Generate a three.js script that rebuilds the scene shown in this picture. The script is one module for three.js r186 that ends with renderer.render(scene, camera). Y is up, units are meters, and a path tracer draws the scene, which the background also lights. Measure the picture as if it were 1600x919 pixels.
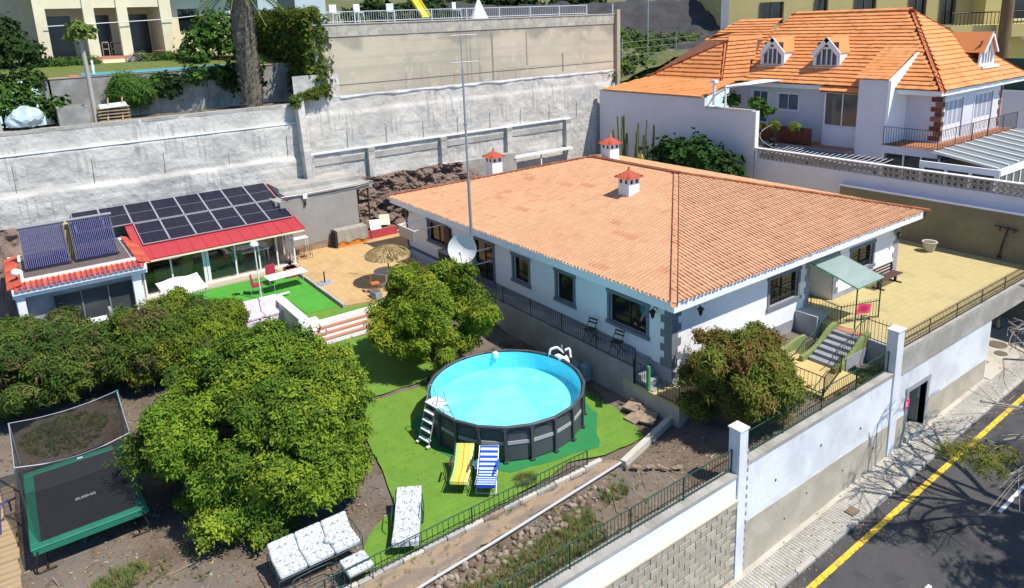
import * as THREE from 'three';
import { Sky } from 'three/addons/objects/Sky.js';
import { mergeGeometries, mergeVertices } from 'three/addons/utils/BufferGeometryUtils.js';
import { RoundedBoxGeometry } from 'three/addons/geometries/RoundedBoxGeometry.js';

// ---------- camera, sky, sun, exposure ----------
const scene = new THREE.Scene();
const camera = new THREE.PerspectiveCamera(2 * Math.atan(459.5 / 1122.31) * 180 / Math.PI, 1600 / 919, 0.5, 900);
{
  const yaw = 0.61675, pit = 0.24167, rol = -0.04063;
  const f = new THREE.Vector3(Math.sin(yaw) * Math.cos(pit), -Math.sin(pit), -Math.cos(yaw) * Math.cos(pit));
  const r = new THREE.Vector3(Math.cos(yaw), 0, Math.sin(yaw)), u = new THREE.Vector3().crossVectors(r, f);
  const r2 = r.clone().multiplyScalar(Math.cos(rol)).addScaledVector(u, Math.sin(rol));
  const u2 = u.clone().multiplyScalar(Math.cos(rol)).addScaledVector(r, -Math.sin(rol));
  camera.position.set(-17.26, 13.71, 15.22);
  camera.quaternion.setFromRotationMatrix(new THREE.Matrix4().makeBasis(r2, u2, f.clone().negate()));
  camera.setViewOffset(1600, 919, 0, 149.57, 1600, 919);
}
const SUN = new THREE.Vector3(0.28, 1, 0.55).normalize();
const sky = new Sky(); sky.name = 'sky'; sky.scale.setScalar(4000); sky.userData.kind = 'structure';
sky.material.uniforms.sunPosition.value.copy(SUN);
sky.material.uniforms.turbidity.value = 2.2; sky.material.uniforms.rayleigh.value = 1.2; sky.material.uniforms.mieCoefficient.value = 0.004;
scene.add(sky);
scene.environmentIntensity = 0.13;
const sun = new THREE.DirectionalLight(new THREE.Color(1, 0.94, 0.84), 5);
sun.position.copy(SUN).multiplyScalar(90); sun.castShadow = true; sun.shadow.radius = 1;
sun.shadow.mapSize.set(4096, 4096);
Object.assign(sun.shadow.camera, { left: -60, right: 60, top: 60, bottom: -60, near: 1, far: 220 });
sun.name = 'sun'; scene.add(sun, sun.target);
const renderer = new THREE.WebGLRenderer({ antialias: true });
renderer.toneMapping = THREE.LinearToneMapping; renderer.toneMappingExposure = 1.22;
renderer.shadowMap.enabled = true;

// ---------- helpers ----------
let seed = 12345;
const rnd = () => { seed = (seed * 1664525 + 1013904223) >>> 0; return seed / 4294967296; };
const rr = (a, b) => a + (b - a) * rnd();
const V = (x, y, z) => new THREE.Vector3(x, y, z);
const names = {};
const numbered = n => { const k = names[n] = (names[n] ?? -1) + 1; return k ? n + '_' + String(k).padStart(3, '0') : n; };
const shad = o => { o.castShadow = o.receiveShadow = true; return o; };
function tag(o, label, category, group) { o.userData.label = label; o.userData.category = category; if (group) o.userData.group = group; return o; }
function thing(name, label, category, [x, y, z] = [0, 0, 0], turn = 0, group) {
  const o = new THREE.Group(); o.name = numbered(name); o.position.set(x, y, z); o.rotation.y = turn; scene.add(o);
  return tag(o, label, category, group);
}
function part(parent, name, geo, mat, [x, y, z] = [0, 0, 0], [a, b, c] = [0, 0, 0]) {
  const m = shad(new THREE.Mesh(geo, mat)); m.name = name; m.position.set(x, y, z); m.rotation.set(a, b, c); parent.add(m); return m;
}
function solo(name, label, category, geo, mat, pos, rot, group) {
  const m = part(scene, numbered(name), geo, mat, pos, rot); return tag(m, label, category, group);
}
function struct(name, geo, mat, pos, rot) { const m = part(scene, numbered(name), geo, mat, pos, rot); m.userData.kind = 'structure'; return m; }
function stuff(parent, name, o) { o.name = parent === scene ? numbered(name) : name; o.userData.kind = 'stuff'; shad(o); parent.add(o); return o; }
// uv in metres from the dominant axis of each face
function uvm(g, ox = 0, oy = 0) {
  if (g.index) { const n = g.toNonIndexed(); g = n; }
  g.computeVertexNormals();
  const p = g.attributes.position, n = g.attributes.normal, uv = new Float32Array(p.count * 2);
  for (let i = 0; i < p.count; i++) {
    const a = Math.abs(n.getX(i)), b = Math.abs(n.getY(i)), c = Math.abs(n.getZ(i));
    let u, v;
    if (b >= a && b >= c) { u = p.getX(i); v = p.getZ(i); } else if (a >= c) { u = p.getZ(i); v = p.getY(i); } else { u = p.getX(i); v = p.getY(i); }
    uv[i * 2] = u + ox; uv[i * 2 + 1] = v + oy;
  }
  g.setAttribute('uv', new THREE.BufferAttribute(uv, 2)); return g;
}
const boxCache = {};
const bx = (w, h, d) => boxCache[[w, h, d]] ??= uvm(new THREE.BoxGeometry(w, h, d));
// box from min corner to max corner, baked at its place (relative to o)
function bb(x0, x1, y0, y1, z0, z1) { const g = new THREE.BoxGeometry(x1 - x0, y1 - y0, z1 - z0); g.translate((x0 + x1) / 2, (y0 + y1) / 2, (z0 + z1) / 2); return uvm(g); }
const rb = (w, h, d, r = 0.03, s = 2) => new RoundedBoxGeometry(w, h, d, s, Math.min(r, w / 2.01, h / 2.01, d / 2.01));
function mg(list) { return mergeGeometries(list.map(g => { g = g.index ? g.toNonIndexed() : g.clone(); for (const k of Object.keys(g.attributes)) if (!['position', 'normal', 'uv'].includes(k)) g.deleteAttribute(k); if (!g.attributes.uv) g.setAttribute('uv', new THREE.BufferAttribute(new Float32Array(g.attributes.position.count * 2), 2)); return g; })); }
// bar between two points
function bar(a, b, r, seg = 6, r2 = r) {
  const A = V(...a), B = V(...b), d = B.clone().sub(A), g = new THREE.CylinderGeometry(r2, r, d.length(), seg);
  g.applyQuaternion(new THREE.Quaternion().setFromUnitVectors(V(0, 1, 0), d.normalize())); g.translate(...A.add(B).multiplyScalar(0.5).toArray()); return g;
}
function tube(pts, r, seg = 6, n = 0, closed = false) { return new THREE.TubeGeometry(new THREE.CatmullRomCurve3(pts.map(p => V(...p)), closed, 'catmullrom', 0.3), n || pts.length * 5, r, seg, closed); }
// flat polygon prism in xz, top at y
function slab(pts, y, t) {
  const s = new THREE.Shape(pts.map(p => new THREE.Vector2(p[0], -p[1]))), g = new THREE.ExtrudeGeometry(s, { depth: t, bevelEnabled: false });
  g.rotateX(-Math.PI / 2); g.translate(0, y - t, 0); return uvm(g);
}
// wall outline with rectangular holes; plane 'x' runs along z, plane 'z' runs along x
function holedWall(u0, u1, y0, y1, holes, t, top) {
  const s = new THREE.Shape();
  s.moveTo(u0, y0); s.lineTo(u1, y0); s.lineTo(u1, top ? top[1] : y1); s.lineTo(u0, top ? top[0] : y1); s.closePath();
  for (const [a, b, c, d] of holes) { const h = new THREE.Path(); h.moveTo(a, c); h.lineTo(a, d); h.lineTo(b, d); h.lineTo(b, c); h.closePath(); s.holes.push(h); }
  return new THREE.ExtrudeGeometry(s, { depth: t, bevelEnabled: false });
}
// tileable noise
function hash2(x, y, s) { let h = (x * 374761393 + y * 668265263 + s * 974711) | 0; h = Math.imul(h ^ (h >>> 13), 1274126177); return ((h ^ (h >>> 16)) >>> 0) / 4294967296; }
function vn(x, y, per, s) {
  const xi = Math.floor(x), yi = Math.floor(y), fx = x - xi, fy = y - yi, u = fx * fx * (3 - 2 * fx), v = fy * fy * (3 - 2 * fy), m = a => ((a % per) + per) % per;
  const a = hash2(m(xi), m(yi), s), b = hash2(m(xi + 1), m(yi), s), c = hash2(m(xi), m(yi + 1), s), d = hash2(m(xi + 1), m(yi + 1), s);
  return a + (b - a) * u + (c - a) * v + (a - b - c + d) * u * v;
}
const fbmTables = {};
function fbm(u, v, f, o, s) { // looked up in a table per frequency, shifted by the seed
  const k = f + '_' + o; let T = fbmTables[k];
  if (!T) { T = fbmTables[k] = new Float32Array(512 * 512); for (let j = 0; j < 512; j++) for (let i = 0; i < 512; i++) { let t = 0, a = 0.5, n = 0, q = f; for (let e = 0; e < o; e++) { t += a * vn(i / 512 * q, j / 512 * q, q, 7 + e * 17 + f); n += a; a *= 0.55; q *= 2; } T[j * 512 + i] = t / n; } }
  const x = (u + s * 0.3719) * 512, y = (v + s * 0.6133) * 512, xi = Math.floor(x), yi = Math.floor(y), fx = x - xi, fy = y - yi, a = xi & 511, b = (xi + 1) & 511, c = (yi & 511) << 9, d = ((yi + 1) & 511) << 9;
  return (T[c + a] * (1 - fx) + T[c + b] * fx) * (1 - fy) + (T[d + a] * (1 - fx) + T[d + b] * fx) * fy;
}
const sm = (a, b, x) => { const t = Math.min(1, Math.max(0, (x - a) / (b - a))); return t * t * (3 - 2 * t); };
const mixc = (a, b, t) => [a[0] + (b[0] - a[0]) * t, a[1] + (b[1] - a[1]) * t, a[2] + (b[2] - a[2]) * t];
const toS = x => Math.round(255 * Math.min(1, Math.max(0, x <= 0.0031308 ? x * 12.92 : 1.055 * x ** (1 / 2.4) - 0.055)));
function texture(size, metres, fn, linear = false) {
  const d = new Uint8Array(size * size * 4);
  for (let j = 0; j < size; j++) for (let i = 0; i < size; i++) {
    const c = fn(i / size, j / size), k = (j * size + i) * 4;
    for (let q = 0; q < 3; q++) d[k + q] = linear ? Math.round(255 * Math.min(1, Math.max(0, c[q]))) : toS(c[q]);
    d[k + 3] = 255;
  }
  const t = new THREE.DataTexture(d, size, size); t.wrapS = t.wrapT = THREE.RepeatWrapping; t.magFilter = THREE.LinearFilter; t.minFilter = THREE.LinearMipmapLinearFilter; t.generateMipmaps = true;
  if (!linear) t.colorSpace = THREE.SRGBColorSpace; t.repeat.set(1 / metres, 1 / metres); t.needsUpdate = true; return t;
}
const col = (r, g, b) => new THREE.Color().setRGB(r, g, b);
function M(c, rough = 0.8, o = {}) { return new THREE.MeshStandardMaterial({ color: Array.isArray(c) ? col(...c) : c, roughness: rough, ...o }); }
function MT(map, rough = 0.9, o = {}) { return new THREE.MeshStandardMaterial({ map, roughness: rough, ...o }); }

// ---------- materials ----------
const fineBump = texture(256, 0.9, (u, v) => { const n = fbm(u, v, 16, 4, 3); return [n, n, n]; }, true);
const roughBump = texture(512, 4, (u, v) => { const n = fbm(u, v, 8, 5, 9); return [n, n, n]; }, true);
const stainTex = (base, dirt, amt, s, m = 6) => texture(320, m, (u, v) => {
  const a = sm(0.45, 0.75, fbm(u, v, 4, 5, s)), b = fbm(u, v, 24, 3, s + 5), st = sm(0.55, 0.8, fbm(u * 1, v * 1, 3, 2, s + 9) * 0.6 + 0.4 * fbm(u * 6 % 1, v * 0.25, 12, 2, s + 3));
  return mixc(base, dirt, Math.min(1, amt * (0.55 * a + 0.35 * st) + 0.12 * (b - 0.5) * 2 * amt + 0.1 * (b - 0.4))); });
const mat = {
  stucco: MT(stainTex([0.86, 0.86, 0.86], [0.66, 0.66, 0.65], 0.35, 21, 5), 0.92, { bumpMap: fineBump, bumpScale: 0.006 }),
  streetWhite: MT(stainTex([0.74, 0.76, 0.80], [0.46, 0.46, 0.45], 0.8, 31, 7), 0.9, { bumpMap: fineBump, bumpScale: 0.006 }),
  dado: MT(stainTex([0.48, 0.425, 0.335], [0.31, 0.265, 0.20], 0.9, 41, 5), 0.95, { bumpMap: fineBump, bumpScale: 0.008 }),
  greyTrim: MT(stainTex([0.19, 0.20, 0.23], [0.13, 0.13, 0.14], 0.5, 51, 3), 0.85, { bumpMap: fineBump, bumpScale: 0.004 }),
  plinth: MT(stainTex([0.33, 0.34, 0.37], [0.24, 0.23, 0.22], 0.8, 53, 3), 0.9, { bumpMap: fineBump, bumpScale: 0.004 }),
  concrete: MT(stainTex([0.42, 0.40, 0.36], [0.22, 0.20, 0.17], 0.9, 61, 5), 0.95, { bumpMap: fineBump, bumpScale: 0.01 }),
  greyWall: MT(stainTex([0.33, 0.31, 0.28], [0.22, 0.20, 0.18], 0.6, 63, 6), 0.95, { bumpMap: fineBump, bumpScale: 0.01 }),
  rockWhite: MT(texture(1024, 9, (u, v) => {
    const big = fbm(u, v, 5, 5, 71), fine = fbm(u, v, 48, 3, 73), grey = sm(0.5, 0.68, fbm(u, v, 9, 5, 77)), hor = sm(0.62, 0.74, fbm(u, v * 1, 3, 2, 75) * 0.5 + 0.5 * vn(u * 4, v * 60, 60, 76));
    const drip = sm(0.6, 0.85, vn(u * 90, v * 5, 90, 78)) * sm(0.45, 0.65, fbm(u, v, 6, 3, 79)); let c = mixc([0.58, 0.55, 0.495], [0.47, 0.445, 0.40], sm(0.35, 0.7, big)); c = mixc(c, [0.30, 0.29, 0.27], grey * 0.3 * fine * 1.6); c = mixc(c, [0.27, 0.255, 0.235], Math.max(hor * 0.35, drip * 0.5)); return c; }), 0.96, { bumpMap: roughBump, bumpScale: 0.09 }),
  tanConcrete: MT(texture(1024, 12, (u, v) => {
    const big = fbm(u, v, 4, 4, 81), board = vn(u * 2, v * 40, 40, 83), str = vn(u * 60, v * 3, 60, 85);
    let c = mixc([0.52, 0.45, 0.33], [0.40, 0.345, 0.255], sm(0.3, 0.7, big)); c = mixc(c, [0.30, 0.27, 0.23], 0.35 * sm(0.6, 0.9, board)); c = mixc(c, [0.26, 0.23, 0.20], 0.5 * sm(0.72, 0.9, str) * sm(0.45, 0.7, fbm(u, v, 3, 3, 87))); return c; }), 0.95, { bumpMap: fineBump, bumpScale: 0.012 }),
  pooldeckWall: MT(stainTex([0.34, 0.33, 0.30], [0.16, 0.15, 0.13], 1.0, 65, 4), 0.95, { bumpMap: fineBump, bumpScale: 0.01 }),
  olive: MT(stainTex([0.235, 0.20, 0.13], [0.16, 0.13, 0.085], 0.8, 91, 5), 0.95, { bumpMap: fineBump, bumpScale: 0.008 }),
  lilac: MT(stainTex([0.66, 0.64, 0.70], [0.55, 0.53, 0.57], 0.4, 93, 6), 0.92, { bumpMap: fineBump, bumpScale: 0.005 }),
  patio: MT(texture(1024, 5, (u, v) => {
    const gx = (u * 16) % 1, gy = (v * 16) % 1, j = (gx < 0.05 || gy < 0.05) ? 1 : 0, id = hash2(Math.floor(u * 16), Math.floor(v * 16), 5), n = fbm(u, v, 6, 5, 101), f = fbm(u, v, 64, 2, 102);
    let c = mixc([0.56, 0.37, 0.17], [0.47, 0.30, 0.13], id * 0.6 + 0.4 * f); c = mixc(c, [0.36, 0.24, 0.12], 0.5 * sm(0.55, 0.75, n)); return mixc(c, [0.30, 0.20, 0.10], j * 0.6); }), 0.85, { bumpMap: fineBump, bumpScale: 0.003 }),
  terrace: MT(texture(1024, 6, (u, v) => {
    const gx = (u * 20) % 1, gy = (v * 20) % 1, j = (gx < 0.05 || gy < 0.05) ? 1 : 0, id = hash2(Math.floor(u * 20), Math.floor(v * 20), 7), n = fbm(u, v, 5, 5, 111), f = fbm(u, v, 64, 2, 112);
    let c = mixc([0.50, 0.41, 0.19], [0.44, 0.36, 0.16], id * 0.6 + 0.4 * f); c = mixc(c, [0.36, 0.29, 0.14], 0.55 * sm(0.52, 0.74, n)); return mixc(c, [0.29, 0.23, 0.11], j * 0.6); }), 0.85, { bumpMap: fineBump, bumpScale: 0.003 }),
  turf: MT(texture(512, 3, (u, v) => { const n = fbm(u, v, 8, 4, 121), f = fbm(u, v, 96, 2, 123), st = vn(u * 3, v * 40, 40, 127); return mixc(mixc([0.105, 0.22, 0.02], [0.16, 0.29, 0.03], n), [0.075, 0.165, 0.018], 0.7 * sm(0.5, 0.9, f) + 0.2 * st); }), 0.95, { bumpMap: fineBump, bumpScale: 0.012 }),
  turfBright: MT(texture(512, 3, (u, v) => { const n = fbm(u, v, 6, 4, 131), f = fbm(u, v, 96, 2, 133); return mixc(mixc([0.05, 0.27, 0.022], [0.08, 0.345, 0.032], n), [0.038, 0.20, 0.02], 0.7 * sm(0.5, 0.9, f)); }), 0.95, { bumpMap: fineBump, bumpScale: 0.012 }),
  matGreen: MT(texture(512, 2, (u, v) => { const n = fbm(u, v, 6, 4, 141), f = fbm(u, v, 96, 2, 143); return mixc(mixc([0.018, 0.19, 0.055], [0.025, 0.25, 0.07], n), [0.01, 0.13, 0.04], 0.6 * f); }), 0.9, { bumpMap: fineBump, bumpScale: 0.008 }),
  soil: MT(texture(1024, 7, (u, v) => {
    const n = fbm(u, v, 6, 6, 151), f = fbm(u, v, 80, 3, 153), g = sm(0.52, 0.68, fbm(u, v, 4, 5, 155)), lit = vn(u * 150, v * 150, 150, 157);
    let c = mixc([0.085, 0.058, 0.040], [0.185, 0.145, 0.108], n); c = mixc(c, [0.05, 0.036, 0.026], 0.8 * sm(0.55, 0.85, f)); c = mixc(c, [0.17, 0.15, 0.125], 0.5 * g); return mixc(c, [0.28, 0.19, 0.12], sm(0.82, 0.95, lit) * 0.7); }), 0.98, { bumpMap: roughBump, bumpScale: 0.05 }),
  pathDirt: MT(texture(512, 4, (u, v) => { const n = fbm(u, v, 6, 5, 161), f = fbm(u, v, 60, 3, 163), st = sm(0.45, 0.7, 0.6 * vn(u * 5, v * 22, 110, 165) + 0.4 * fbm(u, v, 12, 4, 167)); return mixc(mixc(mixc([0.36, 0.24, 0.14], [0.27, 0.21, 0.155], n), [0.19, 0.155, 0.125], st * 0.8), [0.15, 0.11, 0.08], 0.6 * sm(0.5, 0.9, f)); }), 0.98, { bumpMap: roughBump, bumpScale: 0.03 }),
  asphalt: MT(texture(1024, 6, (u, v) => { const n = fbm(u, v, 4, 5, 171), f = fbm(u, v, 128, 2, 173); return mixc(mixc([0.028, 0.028, 0.031], [0.064, 0.062, 0.061], sm(0.3, 0.7, n)), [0.10, 0.098, 0.095], 0.7 * sm(0.62, 0.9, f)); }), 0.95, { bumpMap: fineBump, bumpScale: 0.008 }),
  pavement: MT(stainTex([0.50, 0.47, 0.40], [0.36, 0.32, 0.26], 0.9, 181, 4), 0.9, { bumpMap: fineBump, bumpScale: 0.006 }),
  rock: MT(texture(512, 3, (u, v) => { const n = fbm(u, v, 5, 6, 191), f = fbm(u, v, 40, 3, 193); return mixc(mixc([0.125, 0.082, 0.064], [0.25, 0.18, 0.14], n), [0.09, 0.07, 0.065], 0.7 * sm(0.5, 0.85, f)); }), 0.97, { bumpMap: roughBump, bumpScale: 0.08 }),
  darkRock: MT(texture(512, 5, (u, v) => { const n = fbm(u, v, 6, 6, 195), f = fbm(u, v, 40, 3, 197); return mixc(mixc([0.035, 0.033, 0.035], [0.075, 0.07, 0.068], n), [0.02, 0.02, 0.02], 0.6 * f); }), 0.98, { bumpMap: roughBump, bumpScale: 0.1 }),
  hill: MT(texture(512, 9, (u, v) => { const n = fbm(u, v, 6, 6, 201), f = fbm(u, v, 40, 3, 203); return mixc(mixc([0.07, 0.10, 0.025], [0.17, 0.15, 0.07], n), [0.04, 0.06, 0.015], 0.7 * sm(0.5, 0.85, f)); }), 0.98, { bumpMap: roughBump, bumpScale: 0.2 }),
  cream: MT(stainTex([0.80, 0.70, 0.47], [0.58, 0.50, 0.36], 0.5, 211, 5), 0.9, { bumpMap: fineBump, bumpScale: 0.004 }),
  yellowWall: MT(stainTex([0.52, 0.42, 0.17], [0.42, 0.33, 0.14], 0.5, 213, 5), 0.9, { bumpMap: fineBump, bumpScale: 0.004 }),
  woodPlank: MT(texture(512, 2, (u, v) => { const s = vn(u * 4, v * 90, 90, 221), n = fbm(u, v, 6, 4, 223); return mixc(mixc([0.42, 0.30, 0.17], [0.30, 0.21, 0.12], s), [0.20, 0.15, 0.10], 0.6 * sm(0.5, 0.8, n)); }), 0.9, { bumpMap: fineBump, bumpScale: 0.006 }),
  white: M([0.78, 0.78, 0.78], 0.55), whiteRough: M([0.76, 0.76, 0.75], 0.85), alu: M([0.62, 0.62, 0.65], 0.4, { metalness: 0.6 }), galv: M([0.42, 0.43, 0.45], 0.45, { metalness: 0.7 }),
  black: M([0.015, 0.015, 0.016], 0.5), blackIron: M([0.02, 0.02, 0.022], 0.55, { metalness: 0.3 }), greenIron: M([0.012, 0.06, 0.038], 0.5, { metalness: 0.2 }), brownIron: M([0.05, 0.028, 0.02], 0.55, { metalness: 0.2 }),
  oliveKerb: MT(stainTex([0.22, 0.27, 0.09], [0.15, 0.19, 0.07], 0.7, 231, 3), 0.85), greyStep: MT(stainTex([0.27, 0.28, 0.30], [0.19, 0.19, 0.20], 0.7, 233, 2), 0.85), yellowPath: MT(stainTex([0.56, 0.42, 0.17], [0.42, 0.31, 0.14], 0.7, 235, 3), 0.85), redStep: MT(stainTex([0.42, 0.19, 0.11], [0.32, 0.15, 0.09], 0.6, 237, 2), 0.85),
  glassDark: M([0.012, 0.014, 0.015], 0.06), curtain: M([0.20, 0.19, 0.17], 0.9), room: M([0.42, 0.38, 0.33], 0.95),
  pane: new THREE.MeshPhysicalMaterial({ color: 0xffffff, roughness: 0.03, transmission: 1, thickness: 0, ior: 1.5 }),
  redRoof: MT(stainTex([0.43, 0.035, 0.045], [0.34, 0.035, 0.042], 0.6, 241, 3), 0.5), tileRed: M([0.55, 0.10, 0.035], 0.75), bark: MT(texture(256, 0.8, (u, v) => { const n = vn(u * 20, v * 4, 20, 251) * 0.6 + 0.4 * fbm(u, v, 16, 3, 253); return mixc([0.10, 0.075, 0.055], [0.24, 0.19, 0.15], n); }), 0.95, { bumpMap: fineBump, bumpScale: 0.02 }),
};

// a leaf from the origin along +z, folded along its midrib and drooping at the tip
function leaf(len, w, droop = 0.25) {
  const P = [[0, 0, 0], [-w, 0.25 * w, 0.42 * len], [0, 0, 0.45 * len], [w, 0.25 * w, 0.42 * len], [0, -droop * len, len]];
  const g = new THREE.BufferGeometry(), v = []; for (const [a, b, c] of [[0, 2, 1], [0, 3, 2], [1, 2, 4], [2, 3, 4]]) v.push(...P[a], ...P[b], ...P[c]);
  g.setAttribute('position', new THREE.Float32BufferAttribute(v, 3)); g.computeVertexNormals(); g.setAttribute('uv', new THREE.Float32BufferAttribute(new Float32Array(v.length / 3 * 2), 2)); return g;
}
// ---------- terrain ----------
function sheet(x0, x1, z0, z1, nx, nz, h) {
  const g = new THREE.PlaneGeometry(1, 1, nx, nz); g.rotateX(-Math.PI / 2);
  const p = g.attributes.position;
  for (let i = 0; i < p.count; i++) { const x = x0 + (p.getX(i) + 0.5) * (x1 - x0), z = z0 + (p.getZ(i) + 0.5) * (z1 - z0); p.setXYZ(i, x, h(x, z), z); }
  const uv = g.attributes.uv; for (let i = 0; i < p.count; i++) uv.setXY(i, p.getX(i), p.getZ(i));
  g.computeVertexNormals(); return g;
}
const n2 = (x, z, s, k) => vn(x / s + 500, z / s + 500, 100000, k) - 0.5;
const gardenBase = (x, z) => 0.5 * sm(-9.5, -12.6, z) + (z > 0.5 ? 0.25 * sm(-4, 4, x) : 0) * sm(0.5, 2.5, z) + (x > 0.3 && z > -1 ? 0.22 : 0);
const gardenH = (x, z) => gardenBase(x, z) + 0.05 * n2(x, z, 0.9, 3) + 0.03 * n2(x, z, 0.3, 4);
const streetY = x => -3.15 + 0.05 * (x + 1);
struct('ground', sheet(-300, 320, -12, 300, 8, 8, () => -9), mat.hill);
struct('garden_soil', sheet(-45, 8.6, -28, 3.5, 220, 150, (x, z) => gardenH(x, z) - 0.06), mat.soil);
// street
{
  const road = new THREE.BufferGeometry();
  struct('road', sheet(-60, 80, 4.85, 40, 40, 10, (x, z) => streetY(x) - 0.12), mat.asphalt);
  const pv = struct('pavement', sheet(-60, 80, 3.5, 4.72, 60, 2, (x, z) => streetY(x) - 0.02), mat.pavement);
  // kerb stones
  const kg = rb(0.96, 0.3, 0.16, 0.03, 1), km = [M([0.36, 0.34, 0.30], 0.9), M([0.42, 0.39, 0.34], 0.9), M([0.32, 0.30, 0.27], 0.9)];
  const kerb = new THREE.Group(); kerb.name = 'kerb'; kerb.userData.kind = 'structure'; scene.add(kerb);
  for (let x = -10; x < 26; x += 0.98) part(kerb, 'kerb_stone', kg, km[Math.floor(rnd() * 3)], [x, streetY(x) - 0.15 + rr(-0.004, 0.004), 4.78], [0, 0, Math.atan(0.05)]);
  // pavement mosaic
  const tg = rb(0.105, 0.03, 0.105, 0.008, 1), N = []; 
  for (let x = -7; x < 22; x += 0.12) for (let z = 3.96; z < 4.69; z += 0.12) N.push([x, z]);
  const im = new THREE.InstancedMesh(tg, M([1, 1, 1], 0.9), N.length), m4 = new THREE.Matrix4(), c = new THREE.Color();
  N.forEach(([x, z], i) => { m4.makeRotationZ(Math.atan(0.05)); m4.setPosition(x, streetY(x) - 0.012 + rr(-0.002, 0.002), z); im.setMatrixAt(i, m4); const t = rr(0.85, 1.1) * (vn(x * 0.9 + 100, z * 2, 100000, 77) * 0.3 + 0.8); im.setColorAt(i, c.setRGB(0.42 * t, 0.395 * t, 0.345 * t)); });
  stuff(pv, 'mosaic_tiles', im);
  // markings
  const yl = []; let lx = -8; 
  struct('yellow_line', sheet(-12, 40, 5.27, 5.46, 120, 1, (x, z) => streetY(x) - 0.115), MT(texture(256, 1.5, (u, v) => mixc([0.72, 0.46, 0.03], [0.24, 0.18, 0.07], 0.8 * sm(0.62, 0.76, fbm(u, v, 10, 4, 261)))), 0.8));
  const wm = MT(texture(256, 1.5, (u, v) => mixc([0.72, 0.72, 0.74], [0.3, 0.3, 0.3], sm(0.6, 0.72, fbm(u, v, 10, 4, 263)))), 0.8);
  for (const [a, b] of [[-3.9, 0.0], [0.9, 2.85], [7.6, 9.8], [14, 16]]) struct('white_lane_dash', sheet(a, b, 7.5, 7.62, 8, 1, x => streetY(x) - 0.115), wm);
}
// paved driveway in front of the garage opening
struct('driveway', sheet(15.9, 30, -2, 4.0, 12, 10, (x, z) => streetY(x) + 0.012 + 0.05 * sm(4, 0, z)), mat.pavement);

// lawns
function ragged(pts, a = 0.07) { const o = []; pts.forEach((p, i) => { const q = pts[(i + 1) % pts.length], L = Math.hypot(q[0] - p[0], q[1] - p[1]), n = Math.max(1, Math.round(L / 0.3)); for (let k = 0; k < n; k++) { const u = k / n, x = p[0] + (q[0] - p[0]) * u, z = p[1] + (q[1] - p[1]) * u; o.push([x + a * 2 * n2(x * 3, z * 3, 1, 15), z + a * 2 * n2(x * 3 + 40, z * 3, 1, 16)]); } }); return o; }
function lawn(name, pts, m, lift = 0.02) {
  pts = ragged(pts);
  const s = new THREE.Shape(pts.map(p => new THREE.Vector2(p[0], p[1]))), g0 = new THREE.ShapeGeometry(s);
  // fine grid clipped by the outline so that the sheet follows the ground
  const xs = pts.map(p => p[0]), zs = pts.map(p => p[1]), x0 = Math.min(...xs), x1 = Math.max(...xs), z0 = Math.min(...zs), z1 = Math.max(...zs);
  const pos = [], uv = []; const st = 0.35;
  const clip = (poly, a, b, c) => { const out = []; for (let i = 0; i < poly.length; i++) { const P = poly[i], Q = poly[(i + 1) % poly.length], d = a * P[0] + b * P[1] - c, e = a * Q[0] + b * Q[1] - c; if (d >= 0) out.push(P); if (d * e < 0) { const t = d / (d - e); out.push([P[0] + (Q[0] - P[0]) * t, P[1] + (Q[1] - P[1]) * t]); } } return out; };
  const tris = THREE.ShapeUtils.triangulateShape(pts.map(p => new THREE.Vector2(p[0], p[1])), []);
  for (const t of tris) {
    const T = t.map(i => pts[i]), tx = T.map(p => p[0]), tz = T.map(p => p[1]);
    for (let x = Math.floor(Math.min(...tx) / st) * st; x < Math.max(...tx); x += st) for (let z = Math.floor(Math.min(...tz) / st) * st; z < Math.max(...tz); z += st) {
      let q = clip(clip(clip(clip(T, 1, 0, x), -1, 0, -(x + st)), 0, 1, z), 0, -1, -(z + st));
      for (let i = 1; i + 1 < q.length; i++) for (const P of [q[0], q[i], q[i + 1]]) { pos.push(P[0], gardenBase(P[0], P[1]) + lift + 0.02 * n2(P[0], P[1], 1.2, 9), P[1]); uv.push(P[0], P[1]); }
    }
  }
  // winding up
  for (let i = 0; i < pos.length; i += 9) { const ax = pos[i + 3] - pos[i], az = pos[i + 5] - pos[i + 2], bx_ = pos[i + 6] - pos[i], bz = pos[i + 8] - pos[i + 2]; if (az * bx_ - ax * bz < 0) for (let k = 0; k < 3; k++) { [pos[i + 3 + k], pos[i + 6 + k]] = [pos[i + 6 + k], pos[i + 3 + k]]; if (k < 2) [uv[(i / 3 + 1) * 2 + k], uv[(i / 3 + 2) * 2 + k]] = [uv[(i / 3 + 2) * 2 + k], uv[(i / 3 + 1) * 2 + k]]; } }
  const g = new THREE.BufferGeometry(); g.setAttribute('position', new THREE.Float32BufferAttribute(pos, 3)); g.setAttribute('uv', new THREE.Float32BufferAttribute(uv, 2));
  const gm = mergeVertices(g, 1e-4); gm.computeVertexNormals(); return struct(name, gm, m);
}
lawn('lawn', [[-8.5, -8.2], [-5.2, -7.75], [-2.2, -7.4], [-1.0, -5.6], [-0.9, -4.2], [-0.95, -2.2], [-1.25, -0.4], [-1.5, 0.12], [-3.2, 0.0], [-4.4, -0.35], [-6.2, -0.15], [-8.6, -0.02], [-11.9, -0.05], [-11.3, -0.9], [-10.3, -1.75], [-9.75, -1.75], [-9.1, -4.6], [-8.55, -7.3]], mat.turf, 0.008);
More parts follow.
